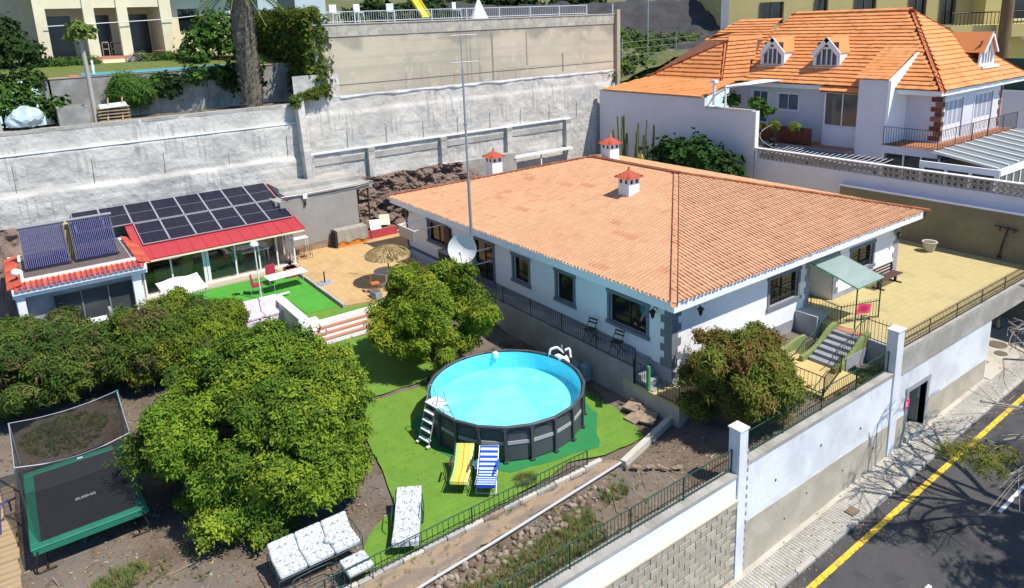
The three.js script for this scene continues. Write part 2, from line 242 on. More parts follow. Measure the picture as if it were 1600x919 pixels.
lawn('lawn', [[-9.8, -10.3], [-8.3, -8.55], [-7.1, -8.3], [-5.4, -8.15], [-4.4, -8.2], [-2.9, -9.8], [-2.5, -12.4], [-4.9, -12.6], [-8.2, -12.95], [-8.0, -17.4], [-10.5, -17.2], [-11.0, -12]], mat.turf, 0.006);
lawn('green_mat', [[-7.5, -4.3], [-7.3, -5.6], [-5, -7.0], [-2.5, -6.2], [-1.4, -4.0], [-1.7, -2.0], [-3.1, -0.4], [-3.6, -0.55], [-5.1, -0.85], [-6.1, -1.15], [-6.6, -1.9], [-7.2, -2.9]], mat.matGreen, 0.02);
// dirt walkway behind the low fence
lawn('path', [[-20, 1.6], [-12, 1.35], [-9, 1.05], [-6, 0.82], [-4.2, 0.72], [-3.0, 0.62], [-3.3, 0.3], [-4.2, 0.34], [-8, 0.28], [-12.4, 0.22], [-20, 0.3]], mat.pathDirt, -0.005);
{ const k = new THREE.Group(); k.name = numbered('kerb'); k.userData.kind = 'structure'; scene.add(k); const kg = [0.62, 0.7, 0.56].map(w => uvm(rb(w, 0.17, 0.15, 0.025, 1))); for (let i = 0, x = -12.5; x < -4.1; i++) { const w = [0.62, 0.7, 0.56][i % 3]; part(k, 'kerb_stone', kg[i % 3], [mat.pavement, mat.concrete, mat.pathDirt][Math.floor(rnd() * 2.4)], [x + w / 2, -0.015 + rr(-0.02, 0.015), 0.16 + rr(-0.015, 0.015)], [rr(-0.05, 0.05), rr(-0.02, 0.02), rr(-0.02, 0.02)]); x += w + 0.01; } }

// raised patio, raised lawn, terraces
struct('patio', slab([[-5.75, -14.62], [-4.3, -14.3], [-0.1, -14.3], [-0.1, -24.3], [-5.2, -24.3], [-5.2, -22.2], [-5.75, -20.4]], 1.31, 1.6), mat.patio);
struct('patio', slab([[-0.1, -20.5], [6, -20.5], [6, -24.3], [-0.1, -24.3]], 1.306, 1.6), mat.patio);
struct('raised_lawn', slab([[-13, -21.6], [-5.75, -21.6], [-5.75, -14.62], [-4.3, -14.3], [-2.4, -14.2], [-2.4, -13.75], [-7.75, -13.75], [-7.75, -17.9], [-13, -17.9]], 1.2, 1.2), mat.turf);
struct('raised_lawn', slab([[-12.8, -21.4], [-5.95, -21.4], [-6.0, -15.0], [-7.4, -15.1], [-7.55, -17.8], [-12.8, -17.8]], 1.225, 0.02), mat.turfBright);
struct('patio_kerb', bb(-5.86, -5.74, 0.9, 1.37, -21.3, -14.62), mat.concrete);
struct('terrace', bb(-0.12, 0.8, -0.6, 1.31, -14.3, -1.72), mat.concrete);
struct('terrace', bb(8.5, 24, 0.5, 1.31, -0.8, 3.5), mat.terrace);
struct('terrace', bb(16.4, 24, 0.4, 1.306, -24.5, -0.8), mat.terrace);
struct('yard', bb(0.5, 24, 0.2, 1.2, -28.4, -20.6), mat.soil);
// lower yellow path round the near corner of the house
{ const P = [[-0.14, -2.3], [0.85, -2.3], [0.85, -0.7], [6.6, -0.7], [6.6, 0.42], [-0.14, 0.42]]; struct('path', slab(P, 0.72, 0.05), mat.yellowPath); struct('path_footing', slab(P.map(([x, z]) => [x, z]), 0.67, 1.0), mat.dado); }
struct('path', slab([[4.4, 0.44], [6.7, 0.44], [6.7, 2.95], [4.4, 2.95]], 0.56, 0.9), mat.yellowPath);
// ---------- street wall, fences, boundary and retaining walls ----------
const zRot = Math.PI / 2;
function fence(name, label, p0, p1, h, o = {}) {
  const { sp = 0.13, m = mat.greenIron, rails = [0.08, h], r = 0.009, rr_ = 0.018, spike = 0, posts = 2.2, group, twist = 0 } = o;
  const A = V(...p0), B = V(...p1), L = Math.hypot(B.x - A.x, B.z - A.z), t = thing(name, label, 'fence', p0, -Math.atan2(B.z - A.z, B.x - A.x), group), dy = (B.y - A.y) / L;
  const bg = new THREE.CylinderGeometry(r, r, h + spike - 0.02, 5), n = Math.round(L / sp);
  for (let i = 1; i < n; i++) { const x = i * L / n; part(t, 'baluster', bg, m, [x, dy * x + (h + spike) / 2, 0]); }
  for (const y of rails) part(t, 'rail', bar([0, y, 0], [L, y + dy * L, 0], rr_, 5), m);
  const np = Math.max(1, Math.round(L / posts)), pg = new THREE.CylinderGeometry(0.022, 0.022, h + 0.06, 6);
  for (let i = 0; i <= np; i++) part(t, 'post', pg, m, [i * L / np, dy * i * L / np + h / 2 - 0.02, 0]);
  return t;
}
const zw = 3.71;
{ // street wall: one long wall in three runs with two pillars
  const t = thing('street_wall', 'long white painted street wall with grey lower band between two square pillars', 'wall', [0, 0, 0]);
  part(t, 'wall_panel', bb(-0.95, 7.62, -1.42, 0.58, 3.46, zw), mat.streetWhite);
  part(t, 'lower_band', bb(-0.95, 7.62, -4, -1.42, 3.45, zw + 0.012), mat.dado);
  part(t, 'coping', bb(-0.95, 7.62, 0.58, 0.7, 3.42, zw + 0.03), mat.concrete);
  for (const [x, y] of [[0.6, -0.6], [2.4, -1.9], [3.1, -0.4], [4.6, -2.0], [5.6, -0.75], [6.6, -1.95], [1.2, -2.3]]) part(t, 'weep_hole', new THREE.CylinderGeometry(0.035, 0.035, 0.03, 8).rotateX(Math.PI / 2), mat.black, [x, y, zw + 0.008]);
  const t2 = thing('terrace_wall', 'white street wall under the yellow terrace with a dark doorway', 'wall', [0, 0, 0]);
  // doorway x 8.95..10.45, y -2.6..-0.5
  const dx0 = 8.98, dx1 = 10.42, dy1 = -0.52, sill = -2.45;
  const g1 = holedWall(8.1, 15.9, -1.42, 0.35, [], 0.3); 
  part(t2, 'wall_panel', mg([bb(8.1, dx0, -1.42, 0.42, 3.41, zw), bb(dx1, 15.9, -1.42, 0.42, 3.41, zw), bb(dx0, dx1, dy1, 0.42, 3.41, zw)]), mat.streetWhite);
  part(t2, 'lower_band', mg([bb(8.1, dx0, -4, -1.42, 3.40, zw + 0.012), bb(dx1, 15.9, -4, -1.42, 3.40, zw + 0.012), bb(dx0, dx1, -4, sill, 3.40, zw + 0.03)]), mat.dado);
  part(t2, 'parapet', bb(8.1, 24, 0.42, 1.31, 3.44, zw + 0.035), mat.concrete);
  part(t2, 'parapet', bb(8.1, 24, 1.31, 1.4, 3.5, zw + 0.02), mat.concrete);
  part(t2, 'door_surround', mg([bb(dx0 - 0.2, dx0, sill, dy1, 3.5, zw + 0.035), bb(dx1, dx1 + 0.2, sill, dy1, 3.5, zw + 0.035), bb(dx0 - 0.24, dx1 + 0.24, dy1, dy1 + 0.2, 3.5, zw + 0.045)]), mat.plinth);
  part(t2, 'step', bb(dx0 - 0.05, dx1 + 0.05, sill - 0.35, sill + 0.02, 3.3, zw + 0.12), mat.concrete);
  part(t2, 'recess_back', bb(dx0, dx1, sill, dy1, 2.3, 2.34), mat.room); part(t2, 'recess_side', bb(dx1, dx1 + 0.02, sill, dy1, 2.34, 3.41), mat.room); part(t2, 'recess_side', bb(dx0 - 0.02, dx0, sill, dy1, 2.34, 3.41), mat.room);
  const door = part(t2, 'door', bb(0, 0.78, 0, dy1 - sill - 0.02, -0.025, 0.025), M([0.012, 0.022, 0.016], 0.5), [dx0 + 0.62, sill + 0.01, 3.2], [0, 0.35, 0]);
  for (let k = 0; k < 3; k++) part(door, 'door_panel', bb(0.12, 0.66, 0.15 + k * 0.58, 0.6 + k * 0.58, 0.026, 0.04), M([0.02, 0.04, 0.03], 0.5));
  part(t2, 'wall_end', bb(15.9, 16.02, -4, 1.3, 2.0, zw), mat.streetWhite);
  // pink notice with white lettering beside the doorway
  const cv = document.createElement('canvas'); cv.width = 128; cv.height = 160; const cx = cv.getContext('2d'); cx.fillStyle = '#e8327c'; cx.fillRect(0, 0, 128, 160); cx.fillStyle = '#fff'; cx.fillRect(18, 40, 60, 9); cx.fillRect(18, 60, 78, 7); cx.fillRect(18, 78, 50, 7); cx.fillRect(18, 100, 70, 22);
  const ct = new THREE.CanvasTexture(cv); ct.colorSpace = THREE.SRGBColorSpace;
  const ng = new THREE.BoxGeometry(0.3, 0.38, 0.015);
  solo('notice', 'small pink notice fixed to the left jamb of the street doorway', 'sign', ng, MT(ct, 0.6), [8.86, -0.98, zw + 0.045]);
  // pillars
  for (const [x, top, lab] of [[-1.17, 1.86, 'square white pillar topping the street wall next to the block wall'], [7.86, 2.3, 'square white pillar at the street corner of the yellow terrace']]) {
    const p = thing('wall_pillar', lab, 'pillar', [x, 0, zw - 0.16]); const hw = x < 0 ? 0.19 : 0.24;
    part(p, 'shaft', bb(-hw, hw, -3.6, top, -0.17, 0.22), mat.streetWhite); part(p, 'cap', bb(-hw - 0.03, hw + 0.03, top, top + 0.05, -0.2, 0.25), mat.whiteRough);
    if (x < 0) for (let k = 0; k < 14; k++) part(p, 'edge_block', bb(hw, hw + 0.06, -2.9 + k * 0.3, -2.76 + k * 0.3, 0.1, 0.235), mat.concrete);
  }
  // block wall to the left
  const b = thing('block_wall', 'street wall of grey concrete blocks under a white band', 'wall', [0, 0, 0]);
  part(b, 'white_band', bb(-16, -1.38, -0.36, 0.36, 3.46, zw), mat.stucco);
  part(b, 'ledge', bb(-16, -1.38, -0.42, -0.36, 3.44, zw + 0.1), MT(stainTex([0.6, 0.5, 0.38], [0.5, 0.4, 0.3], 0.7, 301, 2), 0.9));
  part(b, 'coping', bb(-16, -1.38, 0.36, 0.46, 3.38, zw + 0.04), mat.concrete);
  part(b, 'mortar_core', bb(-16, -1.38, -4.2, -0.42, 3.46, zw + 0.02), M([0.27, 0.235, 0.185], 0.95));
  const bm = [0, 1, 2, 3, 4].map(i => MT(stainTex([0.40 + 0.018 * i, 0.355 + 0.016 * i, 0.275 + 0.013 * i], [0.22, 0.19, 0.15], 0.8, 310 + i, 1.2 + 0.1 * i), 0.95, { bumpMap: fineBump, bumpScale: 0.012 }));
  const geo = [0.44, 0.43, 0.445].map(w => uvm(rb(w, 0.225, 0.07, 0.012, 1)));
  let n = 0;
  for (let r = 0; r < 11; r++) for (let x = -1.62 - (r % 2) * 0.23; x > -7.4; x -= 0.46) { if (n++ > 290) break; part(b, 'block', geo[Math.floor(rnd() * 3)], bm[Math.floor(rnd() * 5)], [x, -0.54 - r * 0.24, zw + 0.03 + rr(-0.008, 0.01)]); }
}
// fences
fence('street_fence', 'green iron railing on top of the block wall beside the street', [-16, 0.47, 3.52], [-1.4, 0.47, 3.52], 0.72, { sp: 0.125 });
fence('street_fence', 'green iron railing on the white street wall between the two pillars', [-0.95, 0.71, 3.5], [7.6, 0.71, 3.5], 0.78, { sp: 0.115, r: 0.008 });
fence('terrace_fence', 'brown spiked iron railing along the street edge of the yellow terrace', [8.15, 1.4, 3.6], [21.8, 1.4, 3.6], 0.62, { sp: 0.12, m: mat.brownIron, spike: 0.1, rails: [0.06, 0.36, 0.6] });
fence('terrace_fence', 'brown spiked iron railing at the head of the green stairs', [8.45, 1.31, 0.2 + 1.75], [8.3, 1.31, 3.55], 0.85, { sp: 0.14, m: mat.brownIron, spike: 0.1, rails: [0.08, 0.8] });
fence('lawn_fence', 'low green railing along the edge of the pool lawn', [-12.7, 0.06, 0.16], [-4.1, 0.06, 0.16], 0.52, { sp: 0.17, r: 0.01, rails: [0.1, 0.52], posts: 4.3 });
fence('walkway_fence', 'black iron railing along the narrow walkway below the house windows', [-0.06, 1.31, -14.2], [-0.06, 1.31, -1.75], 0.78, { sp: 0.13, m: mat.blackIron, r: 0.008, rails: [0.06, 0.74, 0.8] });
fence('path_fence', 'dark green railing in front of the near corner of the house', [-0.1, 0.72, -0.6], [-0.1, 0.72, 0.36], 0.72, { sp: 0.14, m: mat.greenIron });
fence('path_fence', 'dark green railing half hidden behind the reddish tree', [-0.1, 0.72, 0.36], [4.3, 0.72, 0.4], 0.72, { sp: 0.14, m: mat.greenIron });
fence('landing_fence', 'dark railing on the outer side of the yellow stair landing', [4.45, 0.58, 0.45], [4.45, 0.58, 2.9], 0.7, { sp: 0.15, m: mat.blackIron });
fence('landing_fence', 'dark railing on the street side of the yellow stair landing', [4.45, 0.58, 2.9], [6.5, 0.58, 2.35], 0.7, { sp: 0.15, m: mat.blackIron });
{ // walkway end: gate post and steps down
  const t = thing('garden_gate', 'small open dark gate with a green post at the walkway steps', 'gate', [-0.1, 0.72, -1.25]);
  part(t, 'post', bb(-0.05, 0.05, 0, 0.95, -0.05, 0.05), M([0.06, 0.30, 0.10], 0.6), [0, 0, 0.2]); part(t, 'post', bb(-0.03, 0.03, 0, 0.95, -0.03, 0.03), mat.blackIron, [0, 0, -0.5]);
  for (let k = 0; k < 6; k++) part(t, 'baluster', new THREE.CylinderGeometry(0.009, 0.009, 0.85, 5), mat.blackIron, [0, 0.46, -0.4 + k * 0.1]);
  part(t, 'rail', bar([0, 0.88, -0.5], [0, 0.88, 0.2], 0.015), mat.blackIron); part(t, 'rail', bar([0, 0.1, -0.5], [0, 0.1, 0.2], 0.015), mat.blackIron);
  const s = thing('walkway_steps', 'short grey steps down from the walkway to the yellow path', 'steps', [0, 0, 0]);
  for (let k = 0; k < 3; k++) part(s, 'step', bb(-0.08, 0.72, 0.5, 1.31 - 0.2 * (k + 1) + 0.05, -1.7 + k * 0.28, -1.42 + k * 0.28), mat.greyStep);
}
{ // stairs to the terrace with curved green cheek walls
  const t = thing('garden_stairs', 'grey concrete stairs between rounded green cheek walls up to the terrace', 'stairs', [0, 0, 0]);
  for (let k = 0; k < 6; k++) part(t, 'tread', bb(6.55 + k * 0.31, 8.6, 0.3, 0.56 + (k + 1) * 0.125, 1.0 + 0.002 * k, 2.1 - 0.002 * k), mat.greyStep);
  part(t, 'top_step', bb(8.35, 8.7, 0.9, 1.335, 1.0, 2.1), mat.redStep);
  for (const [z, lab] of [[0.82, 0], [2.14, 1]]) {
    const s = new THREE.Shape(); s.moveTo(6.2, 0.2); s.lineTo(8.62, 0.2); s.lineTo(8.62, 1.52); s.quadraticCurveTo(8.2, 1.6, 7.7, 1.2); s.quadraticCurveTo(7.1, 0.8, 6.2, 0.78); s.closePath();
    part(t, 'cheek_wall', uvm(new THREE.ExtrudeGeometry(s, { depth: 0.16, bevelEnabled: false })), mat.oliveKerb, [0, 0, z]);
  }
  part(t, 'side_wall', bb(6.9, 8.62, 0.0, 1.0, 2.31, 2.33), mat.plinth);
  for (const z of [0.9, 2.22]) {
    part(t, 'handrail', tube([[6.25, 1.35, z], [6.9, 1.5, z], [7.8, 2.05, z], [8.6, 2.15, z]], 0.02), mat.greenIron);
    for (let k = 0; k < 15; k++) { const u = k / 14, x = 6.3 + u * 2.25, y1 = 1.36 + 0.8 * sm(0.15, 0.8, u), y0 = 0.76 + 0.78 * sm(0.2, 0.85, u); part(t, 'baluster', bar([x, y0, z], [x, y1, z], 0.008, 5), mat.greenIron); }
  }
  const k2 = thing('green_planter_wall', 'rounded olive green bed wall beside the stair landing', 'planter', [0, 0, 0]);
  const s = new THREE.Shape(); s.moveTo(5.2, 0.2); s.lineTo(7.3, 0.2); s.lineTo(7.3, 1.15); s.quadraticCurveTo(6.6, 1.25, 5.2, 0.75); s.closePath();
  part(k2, 'bed_wall', uvm(new THREE.ExtrudeGeometry(s, { depth: 0.12, bevelEnabled: false })), mat.oliveKerb, [0, 0, 0.28]);
  part(k2, 'bed_soil', bb(5.2, 8.4, 0.2, 0.72, -0.72, 0.27), mat.soil);
  struct('ledge', bb(8.36, 8.5, 0.2, 1.31, 2.3, 3.5), mat.plinth);
}
{ // small walls by the trees: low kerb of the right bed
  solo('bed_edging', 'crumbling pale concrete edging between the pool lawn and the reddish tree bed', 'edging', mg([bb(-0.1, 3.2, -0.14, 0.14, -0.1, 0.1)]), mat.pavement, [-3.1, 0.05, 0.8], [0, 0.26, 0]);
  solo('stone_edging', 'broken line of pale stones crossing the soil bed near the street railing', 'edging', mg(Array.from({ length: 9 }, (_, k) => { const g = new THREE.IcosahedronGeometry(0.08, 1); g.scale(rr(0.8, 1.7), 0.6, rr(0.6, 1.3)); g.translate(k * 0.2 + rr(-0.05, 0.05), 0, rr(-0.08, 0.08)); return g; })), mat.pathDirt, [-3.2, 0.1, 1.0], [0, -0.75, 0]);
  solo('water_pipe', 'long grey water pipe lying on the dirt walkway', 'pipe', tube([[-16, 0.06, 1.9], [-12, 0.07, 1.5], [-10.6, 0.06, 1.3], [-8.4, 0.08, 1.17], [-6, 0.06, 0.95], [-4.2, 0.08, 0.82], [-3.1, 0.1, 0.74]], 0.045, 7, 50), M([0.45, 0.44, 0.44], 0.6));
}
// ---------- back retaining wall ----------
function roughWall(x0, x1, y0, y1, z, nx, ny, amp, k) {
  const g = new THREE.PlaneGeometry(x1 - x0, y1 - y0, nx, ny); g.translate((x0 + x1) / 2, (y0 + y1) / 2, z);
  const p = g.attributes.position, uv = g.attributes.uv;
  for (let i = 0; i < p.count; i++) { const x = p.getX(i), y = p.getY(i); uv.setXY(i, x, y); p.setZ(i, z + k(x, y) + amp * (n2(x, y, 0.8, 31) + 0.7 * n2(x, y, 0.3, 33))); }
  g.computeVertexNormals(); return g;
}
{
  const t = thing('retaining_wall', 'tall rough white painted retaining wall behind the solar panel pavilion', 'wall', [0, 0, 0]);
  part(t, 'upper_face', roughWall(-45, -2.55, 8.2, 9.36, -28.0, 160, 12, 0.03, () => 0), mat.rockWhite);
  part(t, 'lower_face', roughWall(-45, -2.55, -0.5, 8.22, -27.95, 220, 70, 0.05, (x, y) => 0.10 * sm(8.22, 8.1, y) + 0.16 * sm(6.25, 6.1, y + 0.15 * n2(x, 0, 1.5, 41))), mat.rockWhite);
  part(t, 'top', bb(-45, -2.55, 9.2, 9.37, -28.5, -27.99), mat.concrete);
  part(t, 'ledge_strip', bb(-45, -2.55, 8.18, 8.24, -28, -27.82), mat.whiteRough);
  for (let k = 0; k < 7; k++) { const x = -24 + k * 3.45; part(t, 'joint', bar([x, 6.3, -27.84], [x + 0.03, 7.55 + 0.2 * Math.sin(k), -27.84], 0.014, 4), M([0.2, 0.19, 0.18], 0.9)); }
  const p = thing('wall_buttress', 'sloping white buttress where the two retaining walls meet', 'buttress', [-2.35, 0, -27.6]);
  const s = new THREE.Shape(); s.moveTo(-0.5, 3); s.lineTo(0.75, 3); s.lineTo(0.5, 6.2); s.lineTo(0.15, 9.75); s.lineTo(-0.5, 9.75); s.closePath();
  const g = new THREE.ExtrudeGeometry(s, { depth: 0.42, bevelEnabled: false }); g.rotateY(-Math.PI / 2); part(p, 'shaft', uvm(g), mat.rockWhite, [0.2, 0, 0.1]);
  const r = thing('tall_retaining_wall', 'very tall retaining wall with tan concrete top and whitewashed rough base', 'wall', [0, 0, 0]);
  part(r, 'rough_base', roughWall(-2.5, 24.15, 1, 9.62, -27.95, 200, 70, 0.05, (x, y) => 0.14 * sm(9.4, 9.1, y) * 0 + 0.07 * sm(8.6, 8.5, y + 0.1 * n2(x, 0, 1.2, 43))), mat.rockWhite);
  part(r, 'white_return', roughWall(-2.5, 0.45, 9.5, 11.0, -27.93, 24, 14, 0.04, () => 0), mat.rockWhite);
  const weathered = MT(texture(1024, 26, (u, v) => { const x = u * 26, y = v * 26, big = fbm(u, v, 6, 5, 81), board = vn(x * 0.12, y * 3.3, 100000, 83), str = vn(x * 2.6, y * 0.25, 100000, 85), str2 = vn(x * 6, y * 0.5, 100000, 86), f = fbm(u, v, 64, 3, 88);
    let c = mixc([0.54, 0.47, 0.35], [0.42, 0.37, 0.28], sm(0.3, 0.7, big)); c = mixc(c, [0.34, 0.30, 0.24], 0.35 * sm(0.55, 0.9, board)); c = mixc(c, [0.60, 0.55, 0.44], 0.4 * sm(0.6, 0.8, f));
    const reach = 12.75 - 0.8 * (vn(x * 0.5, 1, 100000, 90) - 0.3) + 1.2 * (fbm(u, v, 24, 4, 91) - 0.5); c = mixc(c, [0.23, 0.205, 0.175], 0.6 * sm(reach - 0.15, reach + 0.35, y) * sm(0.35, 0.6, fbm(u, v, 12, 3, 92) + 0.35 * sm(6, 14, x))); c = mixc(c, [0.24, 0.20, 0.17], 0.5 * sm(0.74, 0.9, str2) * sm(0.5, 0.7, big)); return c; }), 0.95, { bumpMap: fineBump, bumpScale: 0.012 });
  part(r, 'concrete_face', bb(-0.9, 24.15, 9.35, 13.2, -28.6, -28.0), weathered);
  part(r, 'base_ledge', roughWall(0.4, 24.15, 9.36, 9.58, -27.88, 160, 4, 0.1, (x, y) => -0.1 * sm(9.45, 9.36, y + 0.12 * n2(x, 0, 0.7, 45))), mat.whiteRough);
  part(r, 'formwork_line', bb(-0.9, 24.15, 10.22, 10.26, -28.02, -27.985), M([0.15, 0.13, 0.11], 0.95));
  for (const [x, y0, y1, w] of [[15.2, 10.5, 12.9, 0.1], [12.1, 9.6, 13.0, 0.16], [18.6, 9.8, 11.2, 0.16]]) part(r, 'damp_stain', bb(x, x + w, y0, y1, -28.01, -27.992), M([0.27, 0.235, 0.2], 0.97));
  // parapet blocks
  const pm = [0, 1, 2, 3].map(i => MT(stainTex([0.44 + 0.02 * i, 0.41 + 0.02 * i, 0.34 + 0.015 * i], [0.26, 0.235, 0.2], 0.9, 330 + i, 2), 0.95)), pg = bx(0.71, 0.72, 0.3);
  for (let k = 0; k < 35; k++) part(r, 'parapet_block', pg, pm[Math.floor(rnd() * 4)], [-0.5 + k * 0.716, 13.56, -28.1 + rr(-0.006, 0.006)]);
  part(r, 'cap', bb(-0.9, 24.3, 13.92, 13.99, -28.35, -27.9), mat.pavement);
  part(r, 'end_face', bb(24.15, 24.5, 1, 14.3, -28.6, -27.7), mat.tanConcrete);
  const bt = thing('wall_buttress', 'pale tapered buttress at the far right end of the tall retaining wall', 'buttress', [23.2, 0, -27.5]);
  const s2 = new THREE.Shape(); s2.moveTo(-0.4, 2); s2.lineTo(1.0, 2); s2.lineTo(0.9, 6.4); s2.lineTo(0.1, 8.2); s2.lineTo(-0.4, 8.2); s2.closePath(); const g2 = new THREE.ExtrudeGeometry(s2, { depth: 0.6, bevelEnabled: false }); g2.rotateY(-Math.PI / 2); part(bt, 'shaft', uvm(g2), mat.rockWhite, [0.3, 0, 0]);
  // guard rail on the top
  const f = thing('guard_rail', 'pale grey metal guard rail along the top of the tall retaining wall', 'railing', [-0.8, 13.99, -28.1]);
  const bgeo = new THREE.CylinderGeometry(0.012, 0.012, 0.56, 5), rl = M([0.55, 0.56, 0.6], 0.5);
  for (let k = 0; k < 9; k++) { const x0 = k * 2.76; part(f, 'post', bx(0.07, 0.78, 0.07), rl, [x0, 0.36, 0]); if (k === 8) break; for (const y of [0.1, 0.7]) part(f, 'rail', bx(2.6, 0.05, 0.04), rl, [x0 + 1.38, y, 0]); for (let j = 1; j < 17; j++) part(f, 'baluster', bgeo, rl, [x0 + j * 2.76 / 17, 0.4, 0]); }
  part(f, 'post', bx(0.07, 0.78, 0.07), rl, [24.85, 0.36, 0]);
  // concrete frame standing in front
  const c = thing('concrete_colonnade', 'white concrete frame of posts and beams in front of the tall wall', 'colonnade', [0, 0, -27.35]);
  for (const x of [-2.05, 2.05, 7.5, 13.1, 18.75]) { part(c, 'post', bb(x - 0.22, x + 0.22, 2.5, 5.9, -0.6, -0.2), mat.rockWhite); part(c, 'bracket', bb(x - 0.25, x + 0.25, 5.9, 6.12, -0.6, -0.17), mat.concrete); }
  part(c, 'top_beam', bb(-2.3, 19.1, 6.12, 6.22, -0.6, -0.38), mat.whiteRough);
  part(c, 'back_beam', bb(-2.3, 19.1, 5.4, 5.76, -0.6, -0.46), mat.concrete);
  part(c, 'base_beam', bb(2.05, 7.5, 3.95, 4.08, -0.2, 0.3), mat.whiteRough); part(c, 'base_beam', bb(13.1, 18.75, 3.85, 3.98, -0.2, 0.3), mat.whiteRough);
  part(c, 'base_panel', bb(7.7, 13.3, 2.6, 4.3, -0.35, 0.25), mat.concrete); part(c, 'base_post', bb(15.7, 15.8, 2.5, 3.9, 0, 0.1), mat.whiteRough);
  for (let k = 0; k < 8; k++) part(c, 'wall_joint', bar([0.6 + k * 2.75, 6.2, -0.5], [0.62 + k * 2.75, 7.35, -0.5], 0.016, 4), M([0.2, 0.19, 0.18], 0.9));
}
{ // grey wall at the back of the patio and slab above it
  const t = thing('patio_wall', 'plain grey rendered wall at the back of the patio with cables along its slab', 'wall', [0, 0, 0]);
  part(t, 'face', bb(-5.3, -0.72, 1.0, 4.36, -26.5, -24.02), mat.greyWall);
  part(t, 'slab', bb(-4.8, 0.35, 4.36, 4.6, -27.9, -24.1), mat.concrete); part(t, 'back_step', bb(-4.8, 0.35, 4.6, 4.85, -27.9, -25.6), mat.concrete);
  part(t, 'stone_base', bb(-5.0, -2.4, 1.2, 1.75, -24.02, -23.94), mat.pathDirt);
  part(t, 'cable', tube([[-5.2, 4.5, -24.0], [-3.5, 4.5, -23.98], [-1, 4.58, -24.0], [0.2, 4.66, -24.0]], 0.03, 5), mat.black);
  part(t, 'pipe', tube([[-5.2, 4.66, -24.05], [-3.5, 4.66, -24.0], [-1, 4.72, -24.0], [0.3, 4.75, -24.1], [0.5, 4.5, -24.1]], 0.035, 5), mat.galv);
  part(t, 'meter_box', bb(-4.0, -3.75, 4.4, 4.68, -24.02, -23.9), mat.white); part(t, 'lamp', bb(-3.97, -3.85, 4.0, 4.2, -24.02, -23.92), mat.black);
  solo('support_post', 'thin dark metal post holding the slab over the rock face', 'post', bar([0.15, 1.3, -24.4], [0.15, 4.4, -24.4], 0.05), mat.brownIron);
  // rock face
  const g = new THREE.PlaneGeometry(9, 4.2, 150, 72), p = g.attributes.position;
  for (let i = 0; i < p.count; i++) { const x = p.getX(i), y = p.getY(i); const bl = Math.floor((n2(x + 0.4 * n2(x, y, 0.3, 54), y * 1.6, 0.9, 51) + 0.5) * 6) / 6, bl2 = Math.floor((n2(x * 1.2, y * 2, 0.45, 52) + 0.5) * 5) / 5; p.setZ(i, 1.0 * bl + 0.55 * bl2 + 0.3 * Math.abs(n2(x, y, 0.28, 53)) + 0.16 * n2(x, y, 0.11, 57) - y * 0.42 - 0.7); }
  solo('rock_face', 'rough brown volcanic rock face between the patio wall and the house', 'rock', uvm(g), mat.rock, [3.4, 2.45, -25.4]);
  const bd = []; for (let k = 0; k < 9; k++) { const b = new THREE.IcosahedronGeometry(rr(0.35, 0.6), 4), q = b.attributes.position; for (let i = 0; i < q.count; i++) { const s = 0.85 + Math.floor((n2(q.getX(i) * 2 + k * 7, q.getY(i) * 2.4 + q.getZ(i), 0.5, 61) + 0.5) * 4) * 0.1 + 0.14 * n2(q.getX(i) * 6 + k, q.getY(i) * 6 + q.getZ(i) * 5, 0.5, 62); q.setXYZ(i, q.getX(i) * s * 1.5, q.getY(i) * s * 0.7, q.getZ(i) * s); } solo('boulder', `brown boulder number ${['one', 'two', 'three', 'four', 'five', 'six', 'seven', 'eight', 'nine'][k]} from the left on the rock ledge behind the roof`, 'boulder', uvm(b), mat.rock, [1.2 + k * 0.95, 3.5 + 0.12 * Math.sin(k * 2), -26.4 + rr(-0.2, 0.2)], [0, rr(0, 3), 0], 'boulders on the rock ledge'); }
}
{ // rock beside the annex
  const g = new THREE.PlaneGeometry(6, 4.6, 60, 46), p = g.attributes.position; for (let i = 0; i < p.count; i++) { const x = p.getX(i), y = p.getY(i); p.setZ(i, 0.8 * n2(x + 30, y, 1.2, 51) + 0.5 * n2(x, y, 0.5, 53) + 0.25 * n2(x, y, 0.2, 57) - y * 0.5); }
  solo('rock_face', 'grey brown rock face at the left edge behind the annex', 'rock', uvm(g), mat.rock, [-20.4, 2.6, -25.6]);
}
